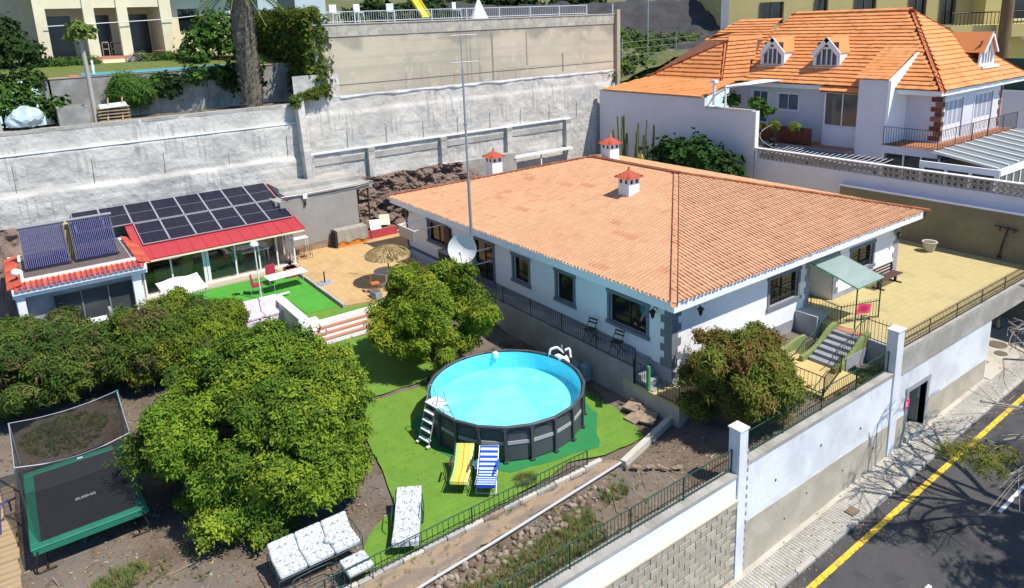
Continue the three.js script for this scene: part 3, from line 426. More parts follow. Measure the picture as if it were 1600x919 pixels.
// ---------- right boundary ----------
{
  const t = thing('boundary_wall', 'pale lilac boundary wall with a band of pierced blocks on top', 'wall', [0, 0, 0]);
  part(t, 'tall_wall', bb(22, 22.3, 1, 7.5, -27.5, -12.95), mat.lilac);
  part(t, 'gable_wall', bb(22.002, 22.298, 7.5, 8.1, -27.5, -17.0), mat.lilac); part(t, 'end_edge', bb(21.97, 22.33, 5, 7.52, -12.95, -12.85), mat.whiteRough);
  part(t, 'low_wall', bb(22.001, 22.299, 1, 4.5, -12.85, 14), mat.lilac);
  part(t, 'cap', bb(21.98, 22.32, 5.12, 5.17, -15.5, 14), mat.lilac);
  // pierced blocks: each a square ring with a diagonal cross
  const fm = M([0.42, 0.36, 0.30], 0.9), fr = mg([bb(-0.02, 0.02, 0, 0.3, 0, 0.05), bb(-0.02, 0.02, 0, 0.05, 0.05, 0.3), bb(-0.02, 0.02, 0.1, 0.2, 0.1, 0.2).rotateX(0)]);
  const ring = mg([new THREE.TorusGeometry(0.105, 0.028, 4, 8).rotateY(Math.PI / 2).translate(0, 0.15, 0.15), bb(-0.04, 0.04, -0.005, 0.03, 0, 0.3), bb(-0.04, 0.04, 0.03, 0.3, -0.015, 0.02)]);
  const zs = []; for (let z = -15.4; z < 5; z += 0.3) zs.push(z);
  const L2 = []; zs.forEach(z => { for (let r = 0; r < 2; r++) L2.push([z, 4.5 + r * 0.305]); });
  for (const [z, y] of L2.slice(0, 300)) part(t, 'pierced_block', ring, fm, [22.15, y, z]);
  part(t, 'wall_pilaster', bb(22.02, 22.28, 4.5, 5.12, -12.84, -12.7), mat.whiteRough);
  // dark roof-tile edge
  const ed = bb(21.9, 22.35, -0.03, 0.04, -0.09, 0.09); for (let z = -27.3; z < -17; z += 0.26) part(t, 'edge_tile', ed, mat.concrete, [0, 8.12, z]); for (let z = -16.9; z < -13; z += 0.26) part(t, 'edge_tile', ed, mat.concrete, [0, 7.53, z]);
  const o = thing('terrace_back_wall', 'brown rendered wall closing the far side of the yellow terrace', 'wall', [0, 0, 0]);
  part(o, 'face', bb(21.6, 21.99, 1.0, 3.72, -6.7, 14), mat.olive); part(o, 'top', bb(21.56, 22.0, 3.72, 3.8, -6.74, 14), mat.lilac);
  const sp = thing('wall_shower', 'dark wall mounted pipe bracket on the brown terrace wall', 'pipe', [21.5, 2.3, 1.9]);
  part(sp, 'pipe', tube([[0, -0.75, -0.15], [0, 0, -0.05], [0, 0.75, 0.1]], 0.04), mat.black); part(sp, 'crossbar', bar([0, 0.75, -0.5], [0, 0.68, 0.5], 0.035), mat.black); part(sp, 'foot', new THREE.SphereGeometry(0.1, 8, 6), mat.black, [0, -0.78, -0.15]); part(sp, 'bracket', bar([0, 0.72, -0.25], [0, 0.5, -0.25], 0.03), mat.black); part(sp, 'bracket', bar([0, 0.72, 0.35], [0, 0.5, 0.35], 0.03), mat.black);
  solo('wall_hook', 'short black hook on the brown terrace wall', 'hook', bb(-0.04, 0.04, -0.25, 0.25, -0.05, 0.05), mat.black, [21.56, 3.0, -2.0]);
}
// ---------- tiled roofs ----------
function inPoly(poly, t) { // s-range of a convex polygon at height t
  let a = 1e9, b = -1e9; for (let i = 0; i < poly.length; i++) { const [s0, t0] = poly[i], [s1, t1] = poly[(i + 1) % poly.length]; if ((t0 <= t) !== (t1 <= t)) { const s = s0 + (s1 - s0) * (t - t0) / (t1 - t0); a = Math.min(a, s); b = Math.max(b, s); } } return [a, b];
}
function tiles(parent, name, o, e, u, poly, geo, ds, dt, m, colorAt, lift = 0.02, tilt = 0.055) {
  const E_ = e.clone().normalize(), U = u.clone().normalize(), N = new THREE.Vector3().crossVectors(U, E_).normalize(); if (N.y < 0) N.negate();
  const tm = Math.max(...poly.map(p => p[1])), M4 = [], C = [];
  for (let r = 0; r * dt < tm - 0.05; r++) {
    const [a, b] = inPoly(poly, Math.min(tm - 0.01, r * dt + dt * 0.55)); if (b < a) continue;
    const n = Math.max(1, Math.round((b - a) / ds));
    for (let k = Math.ceil(a / ds); k * ds + ds * 0.5 < b; k++) {
      const s = k * ds + ds / 2 + rr(-0.012, 0.012), t = r * dt + dt / 2 + rr(-0.015, 0.015), p = o.clone().addScaledVector(E_, s).addScaledVector(U, t).addScaledVector(N, lift + rr(-0.004, 0.004));
      const X = E_, Y = N.clone().addScaledVector(U, tilt + rr(-0.012, 0.012)).normalize(), Z = new THREE.Vector3().crossVectors(X, Y);
      M4.push(new THREE.Matrix4().makeBasis(X, Y, Z).setPosition(p)); C.push(colorAt(s, t, r, k));
    }
  }
  const im = new THREE.InstancedMesh(geo, m, M4.length); M4.forEach((q, i) => { im.setMatrixAt(i, q); im.setColorAt(i, C[i]); });
  return stuff(parent, name, im);
}
function barrel(r, len, seg = 6) { const g = new THREE.CylinderGeometry(r * 0.92, r, len, seg, 1, true, -Math.PI / 2, Math.PI); g.rotateX(Math.PI / 2); g.scale(1, 0.85, 1); return g; }
function tri(...p) { const g = new THREE.BufferGeometry(); const v = []; for (let i = 1; i + 1 < p.length; i++) v.push(...p[0], ...p[i], ...p[i + 1]); g.setAttribute('position', new THREE.Float32BufferAttribute(v, 3)); return uvm(g); }
function window_(parent, pl, at, a, b, y0, y1, o = {}) {
  // pl 'x-' faces -x at x = at, spans z a..b; 'z+' faces +z at z = at, spans x a..b
  const g = new THREE.Group(); g.name = 'window'; parent.add(g);
  const w = b - a, h = y1 - y0, f = o.surround ?? 0.13, fm = o.fm ?? mat.greyTrim, frame = o.frame ?? M([0.05, 0.035, 0.03], 0.5), glass = o.glass ?? mat.glassDark;
  if (pl === 'x-') { g.position.set(at, 0, (a + b) / 2); g.rotation.y = -Math.PI / 2; } else g.position.set((a + b) / 2, 0, at);
  const X0 = -w / 2, X1 = w / 2;
  if (f) { part(g, 'surround', mg([bb(X0, X0 + f, y0 + f, y1 - f, -0.05, 0.035), bb(X1 - f, X1, y0 + f, y1 - f, -0.05, 0.035), bb(X0 - 0.05, X1 + 0.05, y1 - f, y1, -0.05, 0.05)]), fm); part(g, 'sill', bb(X0 - 0.05, X1 + 0.05, y0, y0 + f, -0.05, 0.08), fm); }
  const i0 = X0 + f, i1 = X1 - f, j0 = y0 + f, j1 = y1 - f, d = -(o.deep ?? 0.16), t = 0.05;
  part(g, 'frame', mg([bb(i0, i0 + t, j0, j1, d, d + 0.05), bb(i1 - t, i1, j0, j1, d, d + 0.05), bb(i0 + t, i1 - t, j0, j0 + t, d, d + 0.05), bb(i0 + t, i1 - t, j1 - t, j1, d, d + 0.05)]), frame);
  const n = o.panes ?? 2; for (let k = 0; k < n; k++) { const u0 = i0 + t + k * (i1 - i0 - 2 * t) / n, u1 = i0 + t + (k + 1) * (i1 - i0 - 2 * t) / n; part(g, 'pane', bb(u0 + 0.015, u1 - 0.015, j0 + t, j1 - t, d + 0.01, d + 0.02), glass); if (k) part(g, 'mullion', bb(u0 - 0.02, u0 + 0.02, j0 + t, j1 - t, d, d + 0.06), frame); }
  if (o.bars) { for (let k = 0; k < 12; k++) { const x = i0 + (k + 0.5) * (i1 - i0) / 12; part(g, 'bar', bar([x, j0, -0.02], [x, j0 + h * 0.32, -0.02], 0.008, 5), mat.blackIron); } for (const y of [0.18, 0.42, 0.52]) part(g, 'rail', bar([i0, j0 + y * h, -0.02], [i1, j0 + y * h, -0.02], 0.012, 5), mat.greenIron); }
  return g;
}
// ---------- main house ----------
const HW = 17.28, HL = 21.28, EY = 4.36, RH = 2.015, R0 = 7.61;
{
  const h = thing('villa', 'single storey white villa with a wide hipped terracotta tile roof', 'house', [0, 0, 0]);
  const wA = [[-4.02, -1.82, 2.14, 3.56], [-7.25, -5.92, 2.09, 3.55], [-10.36, -8.98, 2.1, 3.5], [-13.75, -11.75, 1.35, 3.56], [-18.25, -16.05, 2.2, 3.53]];
  const x0 = 0.73, x1 = 16.45, z0 = -0.73, z1 = -20.55, t = 0.28;
  // facade A (faces -x)
  const ga = holedWall(z1, z0, 0.2, 4.0, wA.map(([a, b, c, d]) => [a + 0.1, b - 0.1, c + 0.1, d - 0.1]), t); ga.rotateY(-Math.PI / 2); part(h, 'wall', uvm(ga), mat.stucco, [x0 + t, 0, 0]);
  wA.forEach(([a, b, c, d], i) => window_(h, 'x-', x0, a, b, c, d, { panes: i === 1 || i === 2 ? 1 : 2, frame: M([0.03, 0.03, 0.035], 0.5) }));
  // facade B (faces +z) with entrance recess x 9.1..10.95
  const wB = [[6.25, 8.45, 2.08, 3.5], [12.2, 14.3, 2.1, 3.4]];
  part(h, 'wall', uvm(mg([holedWall(x0 + 0.004, 9.1, 0.1, 4.0, wB.slice(0, 1).map(([a, b, c, d]) => [a + 0.1, b - 0.1, c + 0.1, d - 0.1]), t), holedWall(10.95, x1, 1.0, 4.0, wB.slice(1).map(([a, b, c, d]) => [a + 0.1, b - 0.1, c + 0.1, d - 0.1]), t)])), mat.stucco, [0, 0, z0 - t]);
  wB.forEach(([a, b, c, d]) => window_(h, 'z+', z0, a, b, c, d, { panes: 2, bars: 1, frame: M([0.06, 0.035, 0.03], 0.5) }));
  part(h, 'porch_wall', bb(9.02, 9.1, 0.3, 4.0, -2.4, z0 - t), mat.stucco); part(h, 'porch_wall', bb(10.95, 11.03, 0.3, 4.0, -2.4, z0 - t), mat.stucco);
  part(h, 'porch_wall', bb(9.02, 11.03, 0.3, 4.0, -2.5, -2.4), mat.stucco); part(h, 'porch_floor', bb(9.1, 10.95, 0.3, 1.29, -2.4, -0.8), mat.yellowPath);
  const dr = part(h, 'door', bb(9.6, 10.5, 1.29, 3.35, -2.4, -2.34), M([0.09, 0.045, 0.025], 0.6)); part(dr, 'door_handle', bb(9.68, 9.74, 2.2, 2.34, -2.34, -2.29), mat.alu);
  part(h, 'wall', bb(x1 - t, x1, 0.2, 4.0, z1, z0 - t), mat.stucco); part(h, 'wall', bb(x0 + t, x1 - t, 0.2, 4.0, z1, z1 + t), mat.stucco);
  // plinths
  part(h, 'plinth', bb(x0 - 0.035, x0, 1.2, 1.5, -14.3, -1.7), mat.plinth); part(h, 'plinth', bb(x0 - 0.037, x0, 0.5, 1.42, -1.7, z0 + 0.035), mat.plinth); part(h, 'plinth', bb(x0 - 0.035, x0, 1.28, 1.45, z1, -14.3), mat.greyTrim);
  part(h, 'plinth', bb(x0, 9.1, 0.1, 1.25, z0, z0 + 0.04), mat.plinth); part(h, 'plinth', bb(10.95, x1, 1.28, 1.55, z0, z0 + 0.04), mat.plinth);
  part(h, 'porch_pier', bb(8.2, 9.12, 0.2, 1.6, z0 + 0.04, 0.28), mat.plinth);
  // quoins
  const q = (x, y, z, l1, l2, m) => part(h, 'quoin', mg([bb(x - 0.03, x, y, y + 0.27, z - l1, z + 0.03), bb(x, x + l2, y, y + 0.27, z, z + 0.03)]), m);
  for (let k = 0; k < 9; k++) q(x0, 1.44 + k * 0.275, z0, k % 2 ? 0.34 : 0.52, k % 2 ? 0.45 : 0.28, mat.greyTrim);
  for (let k = 0; k < 8; k++) part(h, 'quoin', bb(x1 - (k % 2 ? 0.28 : 0.45), x1 + 0.02, 1.56 + k * 0.275, 1.82 + k * 0.275, z0, z0 + 0.028), mat.plinth);
  for (let k = 0; k < 8; k++) part(h, 'quoin', bb(10.93, 10.95 + (k % 2 ? 0.25 : 0.42), 1.56 + k * 0.275, 1.82 + k * 0.275, z0, z0 + 0.028), mat.greyTrim);
  for (let k = 0; k < 8; k++) part(h, 'quoin', bb(9.1 - (k % 2 ? 0.18 : 0.3), 9.12, 1.62 + k * 0.275, 1.88 + k * 0.275, z0, z0 + 0.028), mat.plinth);
  part(h, 'downpipe', tube([[x0 + 0.02, 4.0, z1 - 0.1], [x0 - 0.04, 3.9, z1 - 0.05], [x0 - 0.04, 1.4, z1 - 0.02]], 0.05, 6), mat.greyTrim);
  // fascia and soffit
  const F = mat.stucco, fy0 = 3.95, fy1 = EY - 0.03;
  part(h, 'fascia', bb(0.05, 0.15, fy0, fy1, -HL + 0.05, -0.05), F); part(h, 'fascia', bb(0.15, HW - 0.05, fy0, fy1, -0.15, -0.05), F); part(h, 'fascia', bb(HW - 0.15, HW - 0.05, fy0, fy1, -HL + 0.05, -0.15), F); part(h, 'fascia', bb(0.15, HW - 0.15, fy0, fy1, -HL + 0.05, -HL + 0.15), F);
  part(h, 'soffit', bb(0.15, HW - 0.15, fy0 + 0.05, fy0 + 0.11, -HL + 0.15, -0.15), F);
  // roof deck
  const P0 = [0, EY, 0], P1 = [0, EY, -HL], P2 = [HW, EY, 0], P3 = [HW, EY, -HL], Ra = [HW / 2, EY + RH, -R0], Rb = [HW / 2, EY + RH, -(HL - R0)];
  const deckM = MT(stainTex([0.52, 0.30, 0.17], [0.38, 0.21, 0.12], 0.7, 351, 3), 0.9);
  const roof = part(h, 'roof', mg([tri(P0, Ra, Rb, P1), tri(P0, P2, Ra), tri(P2, P3, Rb, Ra), tri(P1, Rb, P3)]), deckM);
  const tg = barrel(0.088, 0.42), tm = M([1, 1, 1], 0.82), C = new THREE.Color(), patch = (r, c, k, th) => hash2(r, Math.floor((c + r * 2) / 5), 700 + k) < th && vn(c * 0.05 + 40, r * 0.12 + 40, 100000, 71 + k) > 0.42;
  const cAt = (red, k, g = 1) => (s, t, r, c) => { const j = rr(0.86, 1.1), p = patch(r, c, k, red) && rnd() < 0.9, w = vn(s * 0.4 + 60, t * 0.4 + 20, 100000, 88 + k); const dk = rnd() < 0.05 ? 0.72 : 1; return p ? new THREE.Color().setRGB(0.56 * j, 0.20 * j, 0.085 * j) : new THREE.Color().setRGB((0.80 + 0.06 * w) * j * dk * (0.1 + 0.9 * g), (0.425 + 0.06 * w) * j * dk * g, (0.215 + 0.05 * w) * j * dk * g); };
  const lenA = Math.hypot(HW / 2, RH), lenB = Math.hypot(R0, RH);
  tiles(roof, 'roof_tiles', V(...P0), V(0, 0, -1), V(HW / 2, RH, 0), [[0, 0], [HL, 0], [HL - R0, lenA], [R0, lenA]], tg, 0.2, 0.34, tm, cAt(0.08, 1));
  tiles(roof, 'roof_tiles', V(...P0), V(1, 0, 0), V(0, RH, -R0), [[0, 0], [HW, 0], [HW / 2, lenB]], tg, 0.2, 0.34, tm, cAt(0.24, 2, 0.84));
  tiles(roof, 'roof_tiles', V(...P2), V(0, 0, -1), V(-HW / 2, RH, 0), [[0, 0], [HL, 0], [HL - R0, lenA], [R0, lenA]], tg, 0.2, 0.34, tm, cAt(0.05, 3));
  tiles(roof, 'roof_tiles', V(...P1), V(1, 0, 0), V(0, RH, R0), [[0, 0], [HW, 0], [HW / 2, lenB]], tg, 0.2, 0.34, tm, cAt(0.05, 4));
  // hip and ridge caps
  const rg = barrel(0.13, 0.46, 7), rm = [M([0.50, 0.22, 0.11], 0.85), M([0.44, 0.17, 0.085], 0.85), M([0.55, 0.26, 0.135], 0.85)];
  const cap = (a, b) => { const A = V(...a), B = V(...b), n = Math.round(A.distanceTo(B) / 0.4), d = B.clone().sub(A).normalize(), side = new THREE.Vector3().crossVectors(V(0, 1, 0), d).normalize(), up = new THREE.Vector3().crossVectors(d, side); for (let i = 0; i <= n; i++) { const m = part(roof, 'ridge_tile', rg, rm[Math.floor(rnd() * 3)]); m.quaternion.setFromRotationMatrix(new THREE.Matrix4().makeBasis(side.clone().negate(), up, d.clone().negate())); m.position.copy(A).lerp(B, i / n).addScaledVector(up, 0.06); } };
  cap(P0, Ra); cap(P2, Ra); cap(Ra, Rb); cap(P1, Rb); cap(P3, Rb);
  // chimneys
  for (const [x, z, y0, lab] of [[5.95, -8.1, 5.35], [5.0, -17.8, 5.1], [9.6, -13.2, 5.9]]) {
    const c = new THREE.Group(); c.name = 'chimney'; c.position.set(x, y0, z); h.add(c); const H = z < -17 ? 1.25 : 1.15;
    part(c, 'shaft', bb(-0.34, 0.34, 0, H, -0.34, 0.34), mat.stucco);
    for (const k of [-1, 1]) { part(c, 'vent', bb(-0.345, -0.33, H - 0.26, H - 0.08, k * 0.17 - 0.07, k * 0.17 + 0.07), mat.black); part(c, 'vent', bb(k * 0.17 - 0.07, k * 0.17 + 0.07, H - 0.26, H - 0.08, 0.33, 0.345), mat.black); }
    const cg = new THREE.ConeGeometry(0.72, 0.36, 4, 1); cg.rotateY(Math.PI / 4); part(c, 'cap', cg, M([0.40, 0.075, 0.04], 0.8), [0, H + 0.18, 0]);
    const bt = barrel(0.06, 0.46, 5); for (let s = 0; s < 4; s++) for (let k = -3; k <= 3; k++) { const q = part(c, 'cap_tile', bt, M([0.46, 0.08, 0.045], 0.8)); const a = s * Math.PI / 2, l = 0.27 + 0.0 * k, sc = 1 - Math.abs(k) / 4.6; q.scale.z = sc; q.rotation.set(0.62, 0, 0); const w = new THREE.Group(); q.position.set(k * 0.135, H + 0.2 - 0.17 * (1 - sc) - 0.02, 0.52 - 0.27 * sc); q.position.applyAxisAngle(V(0, 1, 0), a); q.quaternion.premultiply(new THREE.Quaternion().setFromAxisAngle(V(0, 1, 0), a)); }
    part(c, 'flue', new THREE.CylinderGeometry(0.05, 0.07, 0.2, 8), M([0.5, 0.2, 0.12], 0.8), [0, H + 0.4, 0]);
  }
}
// wall lanterns
for (const [x, y, z, a, lab] of [[0.7, 3.45, -1.4, -Math.PI / 2, 'black wall lantern between the large window and the near house corner'], [0.7, 3.5, -19.95, -Math.PI / 2, 'black wall lantern at the far left corner of the villa'], [1.9, 3.45, -0.7, 0, 'black wall lantern on the sunny wall next to the near house corner'], [15.85, 3.35, -0.7, 0, 'black wall lantern at the far right end of the sunny house wall']]) {
  const t = thing('wall_lantern', lab, 'lantern', [x, y, z], a, 'wall lanterns on the villa');
  part(t, 'arm', tube([[0, 0.05, 0], [0, 0.2, 0.12], [0, 0.12, 0.25]], 0.018, 5), mat.black); part(t, 'glass', new THREE.CylinderGeometry(0.1, 0.06, 0.22, 6), mat.glassDark, [0, -0.08, 0.25]); part(t, 'hood', new THREE.ConeGeometry(0.15, 0.13, 6), mat.black, [0, 0.09, 0.25]); part(t, 'finial', new THREE.ConeGeometry(0.04, 0.1, 6), mat.black, [0, -0.23, 0.25], [Math.PI, 0, 0]);
}
{ // awning over the entrance
  const t = thing('entrance_canopy', 'green corrugated canopy on thin posts above the entrance', 'canopy', [0, 0, 0]);
  const gm = new THREE.MeshPhysicalMaterial({ color: col(0.36, 0.46, 0.42), roughness: 0.45, transmission: 0.25, thickness: 0 });
  const g = new THREE.PlaneGeometry(1.95, 2.75, 60, 1), p = g.attributes.position; for (let i = 0; i < p.count; i++) p.setZ(i, 0.025 * Math.sin(p.getX(i) * 2 * Math.PI / 0.13)); g.rotateX(-Math.PI / 2); g.computeVertexNormals();
  part(t, 'corrugated_sheet', g, gm, [9.75, 3.42, 0.25], [0.26, 0, 0]);
  for (const x of [8.78, 10.72]) { part(t, 'edge_rail', bar([x, 3.74, -1.05], [x, 3.03, 1.58], 0.03), M([0.02, 0.25, 0.1], 0.5)); }
  part(t, 'edge_rail', bar([8.78, 3.04, 1.55], [10.72, 3.04, 1.55], 0.025), M([0.02, 0.25, 0.1], 0.5));
  for (const x of [8.85, 10.65]) part(t, 'post', bar([x, 1.3, 1.5], [x, 3.05, 1.5], 0.03), mat.greenIron);
  fence('entrance_fence', 'dark iron railing around the entrance landing under the green canopy', [8.85, 1.31, 0.9], [10.65, 1.31, 1.5], 0.8, { sp: 0.15, m: mat.blackIron, spike: 0.08, rails: [0.08, 0.75] });
  fence('entrance_fence', 'dark iron railing between the porch and the green canopy post', [9.15, 1.31, -0.6], [8.85, 1.31, 0.9], 0.8, { sp: 0.15, m: mat.greenIron, rails: [0.08, 0.75] });
  const tw = new THREE.PlaneGeometry(0.7, 0.42, 12, 6); { const q = tw.attributes.position; for (let i = 0; i < q.count; i++) q.setZ(i, 0.05 * Math.sin(q.getX(i) * 9) + 0.02 * Math.sin(q.getY(i) * 12)); tw.computeVertexNormals(); }
  solo('pink_towel', 'pink towel hanging over the railing under the green canopy', 'towel', tw, M([0.72, 0.06, 0.16], 0.9, { side: THREE.DoubleSide }), [9.85, 1.85, 1.3], [0, -0.32, 0]);
}
{ // bench and planter on the yellow terrace
  const t = thing('park_bench', 'dark wooden bench in front of the terrace wall of the villa', 'bench', [14.4, 1.31, -0.1], 0);
  const w = M([0.09, 0.045, 0.035], 0.7);
  for (const x of [-0.75, 0.75]) { part(t, 'leg', mg([bb(x - 0.04, x + 0.04, 0, 0.05, -0.25, 0.3), bb(x - 0.04, x + 0.04, 0.05, 0.42, -0.04, 0.06), bb(x - 0.035, x + 0.035, 0.42, 0.85, -0.25, -0.19)]), mat.blackIron); }
  for (let k = 0; k < 4; k++) part(t, 'seat_slat', bx(1.9, 0.035, 0.09), w, [0, 0.44, -0.16 + k * 0.12]);
  for (let k = 0; k < 3; k++) part(t, 'back_slat', bx(1.9, 0.09, 0.03), w, [0, 0.56 + k * 0.13, -0.23 - k * 0.02]);
  const p = thing('stone_planter', 'pale stone bowl planter against the brown terrace wall', 'planter', [20.6, 1.31, -1.1]);
  part(p, 'bowl', new THREE.LatheGeometry([[0.01, 0], [0.2, 0], [0.24, 0.08], [0.32, 0.42], [0.38, 0.5], [0.36, 0.54], [0.3, 0.5], [0.01, 0.46]].map(a => new THREE.Vector2(...a)), 16), mat.pavement); part(p, 'soil', new THREE.CylinderGeometry(0.3, 0.3, 0.04, 14), mat.soil, [0, 0.49, 0]);
}
// antenna mast and dish
{
  const t = thing('antenna_mast', 'tall galvanised antenna mast rising beside the villa eave', 'antenna', [-0.35, 1.31, -12.0]);
  part(t, 'pole', bar([0, 0, 0], [0, 5.4, 0], 0.075, 10), mat.galv); part(t, 'pole', bar([0, 5.4, 0], [0, 10.4, 0], 0.055, 10, 0.045), mat.galv); part(t, 'thin_tube', bar([0, 10.4, 0], [0, 12.3, 0], 0.022), mat.galv);
  for (const [y, l] of [[10.75, 1.0], [11.9, 0.95]]) { part(t, 'boom', bar([-l * 0.5, y, -l * 0.1], [l * 0.75, y, l * 0.2], 0.014), mat.galv); for (let k = 0; k < 6; k++) { const x = -l * 0.4 + k * l * 0.21; part(t, 'element', bar([x, y, -0.3 + x * 0.2], [x - 0.12, y, 0.3 + x * 0.2], 0.006, 4), mat.galv); } }
  for (const y of [3.0, 5.4, 8]) part(t, 'collar', new THREE.CylinderGeometry(0.09, 0.09, 0.08, 10), mat.galv, [0, y, 0]);
  for (const y of [1.35, 2.0]) part(t, 'bracket', bar([0, y, 0], [1.08, y, 0], 0.03), mat.white);
  const d = thing('satellite_dish', 'large white satellite dish fixed to the antenna mast', 'satellite dish', [-0.75, 3.55, -12.15], 0);
  d.lookAt(-0.75 - 9, 3.55 + 2.6, -12.15 + 9);
  const pts = []; for (let k = 0; k <= 10; k++) { const r = k / 10 * 0.68; pts.push(new THREE.Vector2(Math.max(r, 0.001), 0.22 * (r / 0.68) ** 2)); } for (let k = 10; k >= 0; k--) { const r = k / 10 * 0.68; pts.push(new THREE.Vector2(Math.max(r, 0.001), 0.22 * (r / 0.68) ** 2 - 0.015)); }
  const lg = new THREE.LatheGeometry(pts, 40); lg.rotateX(Math.PI / 2); part(d, 'reflector', lg, M([0.72, 0.72, 0.68], 0.6)); part(d, 'feed_arm', bar([0, -0.66, 0.2], [0, -0.15, 0.7], 0.02), mat.galv); part(d, 'receiver', bar([0, -0.18, 0.64], [0, -0.05, 0.8], 0.05, 8), mat.white); part(d, 'mount', bar([0, 0, -0.02], [0.35, -0.1, -0.3], 0.05), mat.galv);
}
{ // folding chairs on the walkway, awning frame on the far window
  for (const [z, lab] of [[-4.6, 'dark folding chair on the walkway, the one farther from the near corner'], [-3.1, 'dark folding chair on the walkway under the large window']]) {
    const t = thing('folding_chair', lab, 'chair', [0.35, 1.31, z], 0.15, 'folding chairs on the walkway'); const w = M([0.035, 0.025, 0.02], 0.6);
    for (const s of [-0.2, 0.2]) { part(t, 'leg', bar([-0.25, 0, s], [0.2, 0.86, s], 0.016), w); part(t, 'leg', bar([0.22, 0, s], [-0.18, 0.46, s], 0.016), w); }
    for (let k = 0; k < 4; k++) part(t, 'seat_slat', bx(0.08, 0.02, 0.4), w, [-0.16 + k * 0.1, 0.45, 0]); for (let k = 0; k < 2; k++) part(t, 'back_slat', bx(0.02, 0.06, 0.42), w, [0.17 - 0.03 * (1 - k), 0.68 + k * 0.14, 0]);
  }
  const t = thing('window_awning', 'pale cloth drop awning on arms at the far left window', 'awning', [0, 0, 0]);
  part(t, 'front_bar', bar([-0.55, 3.2, -19.2], [-0.55, 3.2, -17.3], 0.035), mat.white); for (const z of [-19.0, -17.4]) part(t, 'arm', bar([0.72, 3.5, z + 0.9], [-0.55, 3.2, z], 0.025), mat.white);
  part(t, 'cloth', bb(-0.57, -0.55, 2.62, 3.18, -19.1, -17.4), MT(stainTex([0.50, 0.44, 0.36], [0.42, 0.36, 0.28], 0.5, 361, 1), 0.95)); 
  const c = thing('plant_stand', 'dark cabinet standing below the dish against the villa wall', 'cabinet', [0.35, 1.31, -15.6]);
  part(c, 'body', bb(-0.25, 0.35, 0, 1.0, -0.5, 0.5), M([0.03, 0.03, 0.035], 0.7)); part(c, 'shutter', bb(0.2, 0.34, 0.95, 2.15, -0.55, -0.05), M([0.07, 0.03, 0.025], 0.7)); part(c, 'top', bb(-0.3, 0.36, 1.0, 1.04, -0.55, 0.55), mat.plinth);
}
